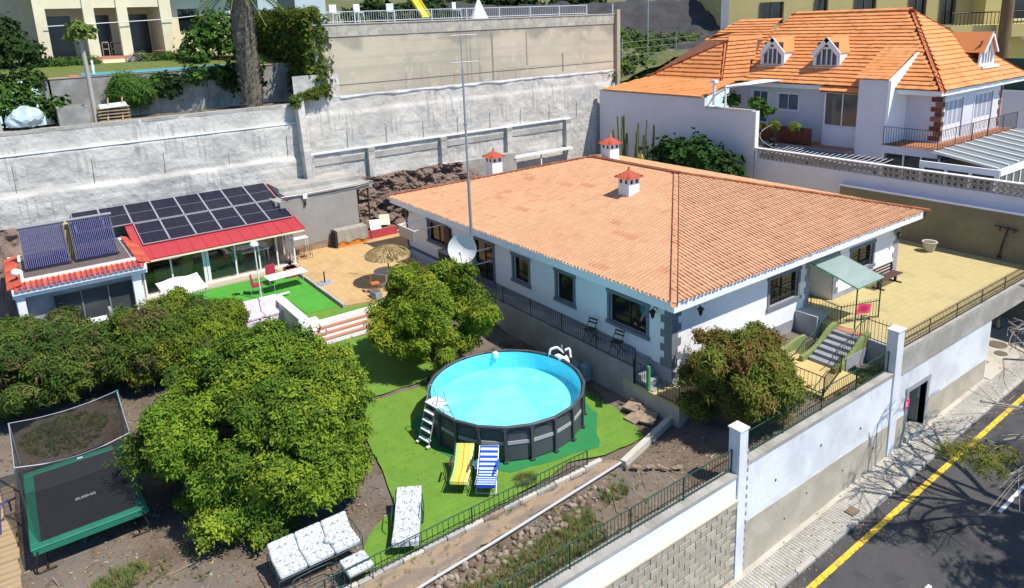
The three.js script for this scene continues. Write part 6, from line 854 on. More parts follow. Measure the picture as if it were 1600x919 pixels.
  part(h, 'bay_side_pane', bb(26.6, 26.9, 6.3, 8.45, -10.98, -10.95), gl);
  tiles(roof, 'roof_tiles', V(26.2, 8.55, -8.5), V(0, 0, -1), V(1.2, 0.75, 0), [[0, 0], [2.7, 0], [2.4, 1.4], [0, 1.4]], flatTile, 0.3, 0.36, tm, orange, 0.05); part(h, 'bay_roof', bb(26.25, 27.2, 8.46, 8.58, -11.1, -8.46), deck);
  // balcony slabs and railings
  const brick = M([0.36, 0.15, 0.07], 0.85);
  part(h, 'balcony_slab', bb(25.6, 28.0, 5.15, 5.6, -6.6, -3.34), W); part(h, 'balcony_floor', bb(25.65, 28.0, 5.6, 5.63, -6.58, -3.38), brick); part(h, 'balcony_slab', bb(28.0, 36.5, 5.15, 5.6, -4.4, -3.34), W); part(h, 'balcony_floor', bb(28.0, 36.5, 5.6, 5.63, -4.4, -3.38), brick);
  part(h, 'balcony_slab', bb(25.3, 27.2, 4.75, 4.98, -17, -8.5), mat.plinth); part(h, 'balcony_floor', bb(25.3, 27.2, 4.98, 5.0, -17, -8.5), brick);
  part(h, 'lower_wall', bb(26.9, 27.1, 1, 4.75, -17, -8.5), W); for (let k = 0; k < 7; k++) part(h, 'lower_post', bb(26.6, 26.8, 2, 4.75, -15.5 + k * 1.05, -15.35 + k * 1.05), mat.whiteRough);
  part(h, 'canopy_slab', bb(24.9, 26.0, 4.55, 4.66, -11.5, -8.5), mat.plinth);
  // dormers on the long slope
  const slope = (ry - ey) / (rx - ex);
  for (const z of [-15.95, -11.85]) { const d = new THREE.Group(); d.name = 'dormer'; d.position.set(27.9, 9.85, z); h.add(d);
    const f = new THREE.Shape(); f.moveTo(-0.95, 0); f.lineTo(0.95, 0); f.lineTo(0.95, 0.95); f.lineTo(0, 1.95); f.lineTo(-0.95, 0.95); f.closePath(); const hole = new THREE.Path(); hole.moveTo(-0.72, 0.18); hole.lineTo(-0.72, 0.8); hole.lineTo(-0.32, 1.25); hole.lineTo(0.32, 1.25); hole.lineTo(0.72, 0.8); hole.lineTo(0.72, 0.18); hole.closePath(); f.holes.push(hole); const h2 = new THREE.Path(); h2.moveTo(-0.24, 1.38); h2.lineTo(0, 1.66); h2.lineTo(0.24, 1.38); h2.closePath(); f.holes.push(h2);
    const g = new THREE.ExtrudeGeometry(f, { depth: 0.1, bevelEnabled: false }); g.rotateY(-Math.PI / 2); part(d, 'front', g, mat.whiteRough, [0.1, 0, 0]);
    part(d, 'glass', bb(0.12, 0.14, 0.1, 1.7, -0.75, 0.75), M([0.09, 0.10, 0.14], 0.1)); for (let k = -1; k <= 1; k++) part(d, 'mullion', bb(0.0, 0.09, 0.18, 1.25, k * 0.36 - 0.035, k * 0.36 + 0.035), mat.whiteRough);
    part(d, 'sill', bb(-0.22, 0.0, -0.1, 0.06, -1.1, 1.1), mat.white); part(d, 'side', bb(0.1, 1.3, 0.1, 0.95, 0.85, 0.94), mat.whiteRough); part(d, 'side', bb(0.1, 1.3, 0.1, 0.95, -0.94, -0.85), mat.whiteRough);
    const sg = bb(-0.04, 2.4, -0.03, 0.03, 0, 1.42); for (const sd of [1, -1]) { const m = part(d, 'dormer_roof', sg, M([0.62, 0.23, 0.07], 0.8)); m.position.set(0, 2.0, 0); m.rotation.x = sd > 0 ? 0.81 : Math.PI - 0.81; } part(d, 'bargeboard', mg([bb(-0.12, -0.05, -0.26, 0.05, 0, 1.5).rotateX(0.81), bb(-0.12, -0.05, -0.26, 0.05, -1.5, 0).rotateX(-0.81)]), mat.whiteRough, [0, 2.0, 0]); }
  { const d = new THREE.Group(); d.name = 'dormer'; d.position.set(34.3, 9.75, -4.95); d.rotation.y = -0.0; h.add(d); const f = new THREE.Shape(); f.moveTo(-1.1, 0); f.lineTo(1.1, 0); f.lineTo(0.95, 0.9); f.lineTo(0, 2.1); f.lineTo(-0.95, 0.9); f.closePath(); const hole = new THREE.Path(); hole.moveTo(-0.75, 0.18); hole.lineTo(-0.75, 0.8); hole.lineTo(-0.35, 1.3); hole.lineTo(0.35, 1.3); hole.lineTo(0.75, 0.8); hole.lineTo(0.75, 0.18); hole.closePath(); f.holes.push(hole); part(d, 'front', new THREE.ExtrudeGeometry(f, { depth: 0.1, bevelEnabled: false }), mat.white, [0, 0, 0.1]); part(d, 'glass', bb(-0.8, 0.8, 0.1, 1.6, 0.05, 0.07), M([0.02, 0.015, 0.06], 0.1)); for (let k = -1; k <= 1; k++) part(d, 'mullion', bb(k * 0.38 - 0.05, k * 0.38 + 0.05, 0.18, 1.3, 0.1, 0.2), mat.white); part(d, 'sill', bb(-1.2, 1.2, -0.1, 0.06, 0.1, 0.5), mat.white);
    const sg = bb(0, 1.6, -0.03, 0.03, -2.2, 0.4); const m1 = part(d, 'dormer_roof', sg, M([0.60, 0.22, 0.07], 0.8), [0, 2.12, 0], [0, 0, -0.88]); const m2 = part(d, 'dormer_roof', sg, M([0.60, 0.22, 0.07], 0.8), [0, 2.12, 0], [0, 0, Math.PI + 0.88]); m2.scale.y = 1; part(d, 'bargeboard', mg([bb(0, 1.6, -0.1, 0.02, 0.4, 0.45).rotateZ(-0.88), bb(-1.6, 0, -0.1, 0.02, 0.4, 0.45).rotateZ(0.88)]), mat.white, [0, 2.12, 0]); }
  // ground floor glazing under the balcony and veranda
  const gd = M([0.03, 0.045, 0.04], 0.08); part(h, 'lower_wall', bb(27.0, 27.2, 1, 5.15, -6.6, -3.5), W); for (let k = 0; k < 3; k++) { part(h, 'lower_pane', bb(25.85, 25.87, 2.2, 5.1, -6.3 + k * 1.0, -5.4 + k * 1.0), gd); part(h, 'lower_post', bb(25.8, 25.92, 2, 5.15, -5.36 + k, -5.26 + k), mat.whiteRough); }
  part(h, 'drive_wall', bb(36.2, 36.4, 1, ey - 0.2, -16, -4.4), W); part(h, 'back_wall', bb(27.2, 36.2, 1, ey - 0.2, -19, -18.8), W);
  const v = thing('glass_veranda', 'white framed glass veranda with a ribbed lean to roof at the neighbour house', 'veranda', [0, 0, 0]);
  const vt = (x) => 5.95 + 0.2 * (x - 23.6);
  for (let k = 0; k < 9; k++) part(v, 'roof_rib', bar([24.6 + k * 1.25, 5.78, -3.1], [23.75 + k * 1.25, 5.42, 0.45], 0.05, 5), mat.whiteRough);
  part(v, 'roof_panel', tri([24.4, 5.72, -3.2], [36, 5.72, -3.2], [36, 5.36, 0.5], [23.6, 5.36, 0.5]), M([0.22, 0.24, 0.23], 0.4)); part(v, 'gutter', bb(23.5, 36, 5.05, 5.38, 0.5, 0.65), mat.white); part(v, 'gutter', bb(23.45, 23.6, 5.05, 5.38, -3.3, 0.65), mat.white);
  for (let k = 0; k < 4; k++) { part(v, 'post', bb(23.48, 23.6, 2, 5.05, -3.2 + k * 1.2, -3.05 + k * 1.2), mat.white); if (k < 3) part(v, 'pane', bb(23.52, 23.54, 2.5, 5.05, -3.05 + k * 1.2, -2.0 + k * 1.2), gd); }
  for (let k = 0; k < 8; k++) { part(v, 'post', bb(23.55 + k * 0.9, 23.65 + k * 0.9, 2, 5.05, 0.5, 0.6), mat.white); part(v, 'pane', bb(23.65 + k * 0.9, 24.45 + k * 0.9, 3.0, 5.05, 0.54, 0.56), gd); } part(v, 'low_wall', bb(23.6, 33, 1, 3.6, 0.45, 0.52), M([0.34, 0.2, 0.08], 0.9)); part(v, 'white_slab', bb(35, 38, 5.5, 5.62, -3.0, -1.0), mat.white); part(v, 'inside', bb(24.5, 35, 1, 5.0, -3.2, -3.1), mat.room);
  fence('balcony_railing', 'black iron balcony railing facing the villa on the neighbour house', [25.65, 5.62, -6.5], [25.65, 5.62, -3.4], 1.1, { sp: 0.15, m: mat.blackIron, r: 0.012 }); fence('balcony_railing', 'ornate black iron balcony railing on the sunny side of the neighbour house', [25.65, 5.62, -3.4], [36.4, 5.62, -3.4], 1.1, { sp: 0.2, m: mat.blackIron, r: 0.012 });
  fence('balcony_railing', 'dark railing of the shaded neighbour balcony beside the spiral stair', [25.4, 5.0, -13.2], [25.4, 5.0, -11.05], 1.15, { sp: 0.13, m: mat.blackIron, r: 0.012 });
  fence('balcony_railing', 'brown railing in front of the red screen on the neighbour balcony', [25.4, 5.0, -16.5], [25.4, 5.0, -13.4], 1.2, { sp: 0.13, m: mat.brownIron, r: 0.012 });
  solo('red_screen', 'red brown cane screen behind the neighbour balcony railing', 'screen', bb(25.6, 25.64, 5.05, 6.1, -16.4, -11.2), MT(texture(128, 0.4, (a, b) => mixc([0.26, 0.07, 0.04], [0.12, 0.03, 0.02], vn(a * 24, b * 2, 24, 471))), 0.9));
  // spiral stair
  const sp = thing('spiral_stair', 'black spiral stair with curved rail beside the boundary wall', 'stair', [24.3, 3.0, -13.0]); part(sp, 'column', bar([0, 0, 0], [0, 3.3, 0], 0.06), mat.black); const hp = []; for (let k = 0; k < 14; k++) { const a = k * 0.42; hp.push([Math.cos(a) * 0.95, 0.9 + k * 0.18, Math.sin(a) * 0.95]); const st = part(sp, 'tread', bb(0, 0.95, -0.02, 0.02, -0.15, 0.15), mat.black, [0, k * 0.18, 0], [0, -a, 0]); part(sp, 'baluster', bar([Math.cos(a) * 0.93, k * 0.18, Math.sin(a) * 0.93], [Math.cos(a) * 0.95, 0.9 + k * 0.18, Math.sin(a) * 0.95], 0.012, 4), mat.black); } part(sp, 'handrail', tube(hp, 0.03), mat.plinth);
  // pergola slats
  const pg = thing('pergola', 'dark slatted pergola just behind the pierced block wall', 'pergola', [0, 0, 0]); part(pg, 'beam', bb(23.0, 23.1, 4.55, 4.7, -14.2, -5.4), mat.black); part(pg, 'beam', bb(24.9, 25.0, 4.7, 4.85, -14.2, -5.4), mat.black); for (let k = 0; k < 26; k++) part(pg, 'slat', bar([22.8, 4.72, -14.1 + k * 0.34], [25.2, 4.9, -14.1 + k * 0.34], 0.035, 4), mat.plinth); for (const z of [-14, -9.8, -5.5]) part(pg, 'post', bb(22.95, 23.1, 2, 4.55, z - 0.06, z + 0.06), mat.black);
  const tr = thing('arched_trellis', 'white framed arched trellis on top of the boundary wall', 'trellis', [0, 0, 0]); part(tr, 'post', bb(22.1, 22.2, 7.5, 9.0, -15.45, -15.35), mat.white); part(tr, 'beam', bar([22.15, 8.95, -15.4], [25.8, 9.1, -13.9], 0.07), mat.white); part(tr, 'beam', bar([22.15, 8.85, -15.4], [25.8, 8.95, -15.3], 0.05), mat.white); part(tr, 'arch', tube([[22.15, 7.55, -16.85], [22.15, 8.3, -16.3], [22.15, 8.75, -15.5]], 0.06), mat.white); part(tr, 'sill', bb(22.05, 22.25, 7.52, 7.58, -16.9, -15.4), mat.white); part(tr, 'roof_sheet', tri([22.2, 9.0, -15.5], [26, 9.15, -15.3], [26, 9.15, -13.7], [23.2, 9.0, -14.6]), mat.white);
  const gw2 = thing('green_screen_wall', 'pale wall topped by a dark green screen right of the neighbour house', 'wall', [44, 0, 0]); part(gw2, 'wall_face', bb(0, 0.3, 1, 7.2, -24, 24), W); part(gw2, 'screen', bb(0.1, 0.16, 7.2, 9.6, -24, 24), M([0.015, 0.06, 0.04], 0.8)); part(gw2, 'cap', bb(-0.04, 0.34, 7.2, 7.3, -24, 24), mat.whiteRough);
  struct('neighbour_yard', bb(22.3, 60, 0, 2.2, -30, 20), mat.pavement);
}
// ---------- upper plot on the left: terrace, pool, house with columns ----------
struct('upper_ground', sheet(-45, 4, -31.4, -28.3, 60, 6, (x, z) => 9.25 + 0.12 * n2(x, z, 0.8, 81)), mat.soil);
struct('upper_lawn', sheet(-60, 1, -60, -31.8, 20, 20, (x, z) => 11.62 + 0.55 * sm(-33, -36.5, z)), MT(texture(256, 3, (u, v) => mixc(mixc([0.09, 0.12, 0.02], [0.15, 0.17, 0.035], fbm(u, v, 8, 4, 491)), [0.06, 0.08, 0.015], sm(0.5, 0.9, fbm(u, v, 64, 2, 493)))), 0.95));
{
  const w = thing('pool_terrace_wall', 'stained grey concrete wall holding the upper swimming pool terrace', 'wall', [0, 0, 0]); part(w, 'face', bb(-14.7, -1, 8.8, 11.62, -31.9, -31.5), mat.pooldeckWall); part(w, 'return', bb(-14.9, -14.6, 8.8, 11.62, -36, -31.5), mat.pooldeckWall); part(w, 'coping', bb(-14.9, -1, 11.62, 11.66, -32.5, -31.46), MT(stainTex([0.42, 0.30, 0.2], [0.3, 0.22, 0.16], 0.7, 481, 2), 0.9));
  struct('upper_pool_water', bb(-13.0, -4.6, 11.6, 11.76, -34.6, -31.6), new THREE.MeshStandardMaterial({ color: col(0.10, 0.45, 0.62), roughness: 0.1 }));
  struct('pool_coping', bb(-13.6, -3.8, 11.5, 11.69, -35, -31.6), mat.redStep);
  const h = thing('column_house', 'cream house with square columns and a shaded porch above the retaining wall', 'house', [0, 0, 0]);
  const cr = mat.cream; for (const x of [-14.1, -11.5, -9.62, -7.1]) { part(h, 'column', bb(x - 0.3, x + 0.3, 12.2, 17.5, -38.3, -37.75), cr); }
  part(h, 'porch_floor', bb(-15, -6.4, 11.8, 12.55, -42, -37.7), mat.redStep); part(h, 'step', bb(-11.4, -9.7, 11.8, 12.35, -37.7, -37.3), cr); part(h, 'step', bb(-11.5, -9.6, 11.8, 12.17, -37.3, -36.9), cr); part(h, 'beam', bb(-14.4, -6.8, 15.55, 17.5, -38.2, -37.85), mat.cream); part(h, 'porch_wall', bb(-16, -6.4, 12.5, 17.5, -42.2, -42), cr); part(h, 'porch_ceiling', bb(-15, -6.4, 17.3, 17.5, -42, -38.2), cr); for (const [a, b] of [[-13.6, -12.2], [-11.2, -9.9], [-9.2, -7.5]]) part(h, 'porch_door', bb(a, b, 12.55, 15.2, -42, -41.95), M([0.03, 0.03, 0.035], 0.2));
  part(h, 'side_wall', bb(-7.4, -6.6, 12.2, 17.5, -42, -38.3), cr); part(h, 'wall', uvm(mg([holedWall(-6.8, -2, 12.2, 17.5, [[-6.1, -4.7, 13.9, 15.4]], 0.25)])), cr, [0, 0, -39.2]); part(h, 'window_pane', bb(-6.1, -4.7, 13.9, 15.4, -39.1, -39.08), mat.glassDark); part(h, 'roof_slab', bb(-16, -2, 17.5, 17.8, -48, -37.5), cr);
  const pt = thing('patio_set', 'dark table and pale chairs in the porch of the column house', 'furniture', [-10.5, 12.55, -39.4]); part(pt, 'table_top', bb(-0.7, 0.7, 0.72, 0.77, -0.4, 0.4), M([0.03, 0.03, 0.03], 0.7)); for (const x of [-0.75, -0.25, 0.25, 0.75]) { part(pt, 'chair_back', mg([bb(x - 0.2, x - 0.17, 0, 0.9, 0.5, 0.54), bb(x + 0.17, x + 0.2, 0, 0.9, 0.5, 0.54), bb(x - 0.2, x + 0.2, 0.84, 0.9, 0.5, 0.54), bb(x - 0.2, x + 0.2, 0.42, 0.46, 0.3, 0.54)]), M([0.42, 0.34, 0.28], 0.7)); }
  solo('washing_line', 'pale clothes line strung across the porch of the column house', 'line', tube([[-14, 14.5, -37.6], [-11, 14.6, -37.55], [-7, 14.75, -37.6], [-3, 15.1, -37.4]], 0.025, 5), mat.whiteRough);
  for (const [x, z, s, lab] of [[-12.4, -37.2, 0.22, 'terracotta pot on the porch edge left of the steps'], [-7.8, -37.6, 0.28, 'terracotta pot on the porch edge right of the steps']]) { const p = thing('terracotta_pot', lab, 'pot', [x, 12.3, z]); part(p, 'pot', new THREE.LatheGeometry([[0.01, 0], [s * 0.6, 0], [s, s * 1.5], [s * 1.1, s * 1.5], [s * 1.1, s * 1.7], [s * 0.9, s * 1.7], [0.01, s * 1.6]].map(q => new THREE.Vector2(...q)), 14), M([0.40, 0.15, 0.08], 0.85)); part(p, 'soil', new THREE.CylinderGeometry(s * 0.9, s * 0.9, 0.03, 12), mat.soil, [0, s * 1.62, 0]); }
  const fg = thing('garden_statue', 'small white garden figure at the edge of the upper pool', 'statue', [-12.3, 11.7, -32.9]); part(fg, 'body', new THREE.LatheGeometry([[0.01, 0], [0.1, 0], [0.06, 0.15], [0.09, 0.4], [0.05, 0.6], [0.08, 0.72], [0.01, 0.82]].map(q => new THREE.Vector2(...q)), 12), mat.whiteRough);
  // lower beds behind the wall top
  const bxp = thing('concrete_trough', 'square concrete planting trough behind the white wall top', 'planter', [-14.0, 9.3, -28.9]); part(bxp, 'side', mg([bb(-0.6, 0.6, 0, 1.0, 0.55, 0.65), bb(-0.6, 0.6, 0, 1.0, -0.65, -0.55), bb(-0.7, -0.6, 0, 1.0, -0.65, 0.65), bb(0.6, 0.7, 0, 1.0, -0.65, 0.65)]), mat.pooldeckWall); part(bxp, 'soil', bb(-0.6, 0.6, 0, 0.88, -0.55, 0.55), mat.pathDirt);
  const tp = thing('plastic_wrap', 'bundle wrapped in translucent white plastic behind the wall top', 'bundle', [-16.1, 9.35, -28.7]); { const g = new THREE.IcosahedronGeometry(0.75, 4), p = g.attributes.position; for (let i = 0; i < p.count; i++) { const x = p.getX(i), y = p.getY(i), z = p.getZ(i), s = 1 + 0.35 * n2(x * 2 + 9, y * 2 + z, 0.8, 83) + 0.18 * n2(x * 5, y * 5 + z * 4, 0.8, 84); p.setXYZ(i, x * s * 1.05, Math.max(-0.3, y * s) * 0.95, z * s * 0.8); } part(tp, 'wrap', uvm(g), M([0.42, 0.50, 0.52], 0.35), [0, 0.45, 0]); }
  const tl = thing('pallet_stack', 'stacked wooden pallets and boards behind the white wall top', 'pallets', [-12.1, 9.3, -28.9]); for (let k = 0; k < 5; k++) part(tl, 'board', bx(1.5, 0.06, 0.9), mat.woodPlank, [0, 0.1 + k * 0.17, 0]); part(tl, 'sheet', bb(-0.6, 0.7, 0.85, 0.9, -0.4, 0.3), mat.whiteRough, [0, 0, 0], [0.2, 0, 0.05]); for (const x of [-0.4, 0.3]) part(tl, 'prop', bar([x, 0, 0.6], [x + 0.25, 1.25, -0.2], 0.04), mat.woodPlank);
}
// ---------- hillside, dark lava slope and far buildings ----------
const viewD = (x, z) => (x + 17.26) * 0.705 - (z - 15.22) * 0.709;
const slopeH = (x, z) => 8.3 + 2.2 * sm(58, 67, viewD(x, z)) + 4.4 * sm(67, 84, viewD(x, z)) + 0.9 * sm(33, 24, x) * sm(58, 66, viewD(x, z)) + 0.5 * n2(x, z, 2.2, 91) + 0.25 * n2(x, z, 0.7, 92);
struct('hillside', sheet(24.5, 80, -80, -27.5, 90, 80, slopeH), mat.hill);
struct('upper_terrace', sheet(-0.9, 24.2, -60, -28.2, 20, 20, () => 13.3), mat.turf);
struct('hillside', sheet(-80, 120, -160, -58, 60, 40, (x, z) => 11 + 22 * sm(-58, -160, z) + 1.5 * n2(x, z, 9, 93)), mat.hill);
{
  const lv = thing('lava_bank', 'dark lava rock bank on the far hillside', 'rock bank', [0, 0, 0]); const g = sheet(24.6, 70, -72, -27.6, 90, 80, (x, z) => slopeH(x, z) - 3 + 3.35 * sm(66, 68.5, viewD(x, z) + 3 * n2(x, z, 3, 94)) + 0.7 * n2(x, z, 1.4, 95)); part(lv, 'rock_surface', g, mat.darkRock);
  const y = thing('yellow_house', 'yellow ochre two storey house behind the orange roofs', 'house', [0, 0, 0]); const z0 = -34; // faces the camera
  const Y = mat.yellowWall;
  part(y, 'wall', uvm(holedWall(-14, 10, -4, 6, [[-10.2, -8.2, 1.2, 3.3], [-5.0, -4.0, 1.8, 3.4], [-1.2, 0.6, 1.4, 3.6], [4, 5.4, 0.6, 3.6], [7, 8.2, 0.6, 3.4]], 0.3)), Y, [0, 0, 0]); for (const [a, b, c, d] of [[-10.2, -8.2, 1.2, 3.3], [-5.0, -4.0, 1.8, 3.4], [-1.2, 0.6, 1.4, 3.6], [4, 5.4, 0.6, 3.6], [7, 8.2, 0.6, 3.4]]) { const w = part(y, 'window', bb(a, b, c, d, 0.05, 0.1), mat.glassDark); part(w, 'window_frame', mg([bb(a - 0.12, a, c, d, 0.1, 0.4), bb(b, b + 0.12, c, d, 0.1, 0.4), bb((a + b) / 2 - 0.05, (a + b) / 2 + 0.05, c, d, 0.1, 0.2)]), M([0.10, 0.06, 0.04], 0.7)); }
  part(y, 'quoin_strip', bb(-14.05, -13.3, -4, 6, 0.3, 0.36), mat.plinth); part(y, 'side_wall', bb(-14, -13.7, -4, 6, -8, 0), Y); part(y, 'projecting_bay', bb(10, 17, -4, 6, -2, 2.2), M([0.56, 0.45, 0.17], 0.9)); part(y, 'bay_window', bb(12.6, 14.0, 0.9, 3.6, 2.2, 2.25), mat.glassDark); part(y, 'bay_frame', mg([bb(12.4, 12.6, 0.8, 3.7, 2.2, 2.3), bb(14.0, 14.2, 0.8, 3.7, 2.2, 2.3), bb(12.4, 14.2, 0.7, 0.9, 2.2, 2.35)]), mat.cream);
  part(y, 'balcony_slab', bb(5, 19, -0.6, 0.5, 2.4, 5.5), Y); part(y, 'balcony_edge', bb(12, 19, -0.9, -0.6, 4.6, 5.6), mat.white); for (let k = 0; k < 40; k++) part(y, 'baluster', bar([5.2 + k * 0.34, 0.5, 5.3], [5.2 + k * 0.34, 1.6, 5.3], 0.03, 4), mat.brownIron); part(y, 'handrail', bar([5.1, 1.62, 5.3], [18.8, 1.62, 5.3], 0.06), mat.brownIron);
  y.position.set(52, 11.2, -22.5); y.rotation.y = -0.62;
  const b = thing('far_tiled_house', 'brown tiled house at the top right corner', 'house', [73, 11, -17]); b.rotation.y = -0.62; part(b, 'wall', bb(-2, 16, -6, -0.6, -6, -3), mat.cream); const rd = part(b, 'roof', tri([-3, -0.3, 1], [18, -0.3, 1], [18, 4.6, -6], [0, 4.6, -6]), M([0.25, 0.1, 0.06], 0.9)); tiles(rd, 'roof_tiles', V(-3, -0.3, 1), V(1, 0, 0), V(0, 4.9, -7), [[0, 0], [21, 0], [21, 8.5], [3, 8.5]], new THREE.BoxGeometry(0.5, 0.05, 0.62), 0.52, 0.5, M([1, 1, 1], 0.85), () => { const j = rr(0.8, 1.15); return new THREE.Color().setRGB(0.34 * j, 0.15 * j, 0.09 * j); }, 0.04); part(b, 'fascia', bb(-3, 18, -0.6, -0.3, 0.95, 1.05), mat.white); for (const x of [-1.5, 3]) part(b, 'post', bar([x, -5, 0.6], [x, -0.4, 0.6], 0.12), mat.plinth);
  const bw = thing('far_low_wall', 'low pale wall beside a trunk on the far slope', 'wall', [44.5, 12.4, -47]); part(bw, 'panel', bb(-2.2, 2.2, 0, 1.4, -0.1, 0.1), mat.cream); part(bw, 'post', bb(-2.5, -2.2, 0, 2.6, -0.15, 0.15), mat.whiteRough);
  // fence wires and poles in front of the green slope
  const pf = thing('wire_fence', 'thin wire fence on poles in front of the green slope', 'fence', [0, 0, 0]); for (const x of [25.5, 28.5, 32]) part(pf, 'pole', bar([x, 8, -28.5], [x, x > 28 && x < 29 ? 17 : 12, -28.5], 0.05), mat.galv); for (let k = 0; k < 5; k++) part(pf, 'wire', bar([24.3, 9.4 + k * 0.55, -28.5], [34, 9.6 + k * 0.55, -28.5], 0.015, 4), mat.galv);
  const la = thing('dead_branch_pile', 'pile of dry branches on the slope beside the tall wall', 'branches', [28.6, 11.3, -35]); const br = []; for (let k = 0; k < 90; k++) { const p = [rr(-4, 4), rr(-0.2, 0.9), rr(-1.2, 1.2)], q = [p[0] + rr(-1.2, 1.2), p[1] + rr(-0.3, 0.5), p[2] + rr(-0.6, 0.6)]; br.push(bar(p, q, rr(0.02, 0.06), 4)); } const brm = part(la, 'branch_heap', mg(br), M([0.34, 0.27, 0.22], 0.95)); brm.userData.kind = 'stuff';
  // things on the terrace behind the guard rail
  for (const [x, a, lab] of [[1.6, 0, 'white plastic chair behind the guard rail, leftmost'], [3.3, 0.2, 'white plastic chair behind the guard rail, second from the left'], [5.6, -0.4, 'white plastic chair behind the guard rail, third from the left'], [10.9, 0.5, 'white plastic chair right of the yellow slide behind the guard rail']]) { const c = thing('plastic_chair', lab, 'chair', [x, 13.9, -30.4], a, 'white chairs on the upper terrace'); part(c, 'seat', rb(0.5, 0.05, 0.5, 0.02), mat.white, [0, 0.75, 0]); part(c, 'backrest', rb(0.5, 0.5, 0.05, 0.02), mat.white, [0, 1.05, -0.24]); for (const [p, q] of [[-0.2, -0.2], [0.2, -0.2], [-0.2, 0.2], [0.2, 0.2]]) part(c, 'leg', bar([p * 1.2, 0, q * 1.2], [p, 0.73, q], 0.025), mat.white); }
  const sl = thing('yellow_slide', 'small yellow play slide behind the guard rail', 'slide', [8.1, 13.6, -30.2]); part(sl, 'chute', mg([bb(-0.3, 0.3, 0, 0.05, 0, 2.2).rotateX(0.7), bb(-0.34, -0.3, 0, 0.2, 0, 2.2).rotateX(0.7), bb(0.3, 0.34, 0, 0.2, 0, 2.2).rotateX(0.7)]), M([0.80, 0.62, 0.02], 0.5), [0, 2.0, -1.5]); part(sl, 'ladder', bar([0, 0, -1.7], [0, 2, -1.5], 0.05), M([0.4, 0.05, 0.05], 0.5));
  const ph = thing('pale_house', 'pale blue grey house behind the upper terrace at the top edge', 'house', [0.5, 13.3, -44]); part(ph, 'wall', bb(-6, 6, 0, 7, -4, 0), M([0.45, 0.50, 0.56], 0.9)); for (const x of [-4, -1, 2]) part(ph, 'window', bb(x, x + 1.4, 1.4, 3, 0, 0.06), mat.glassDark); part(ph, 'eave', bb(-6.3, 6.3, 6.8, 7.1, -4, 0.4), mat.white);
  const wt = thing('white_tent', 'white cloth tent on the upper terrace', 'tent', [13.5, 13.4, -31.5]); const tg = new THREE.ConeGeometry(0.9, 1.9, 5); part(wt, 'cloth', tg, M([0.72, 0.72, 0.76], 0.8), [0, 1.2, 0]); part(wt, 'pole', bar([0, 0, 0], [0, 2.3, 0], 0.03), mat.alu);
}
// ---------- trees and plants ----------
function rosette(n, len, w, up = 0.5, droop = 0.3) { const L = []; for (let i = 0; i < n; i++) { const g = leaf(len * rr(0.75, 1.15), w * rr(0.8, 1.2), droop); g.rotateX(-rr(up - 0.45, up + 0.45)); g.rotateY(i * 2.4 + rr(-0.3, 0.3)); L.push(g); } return mg(L); }
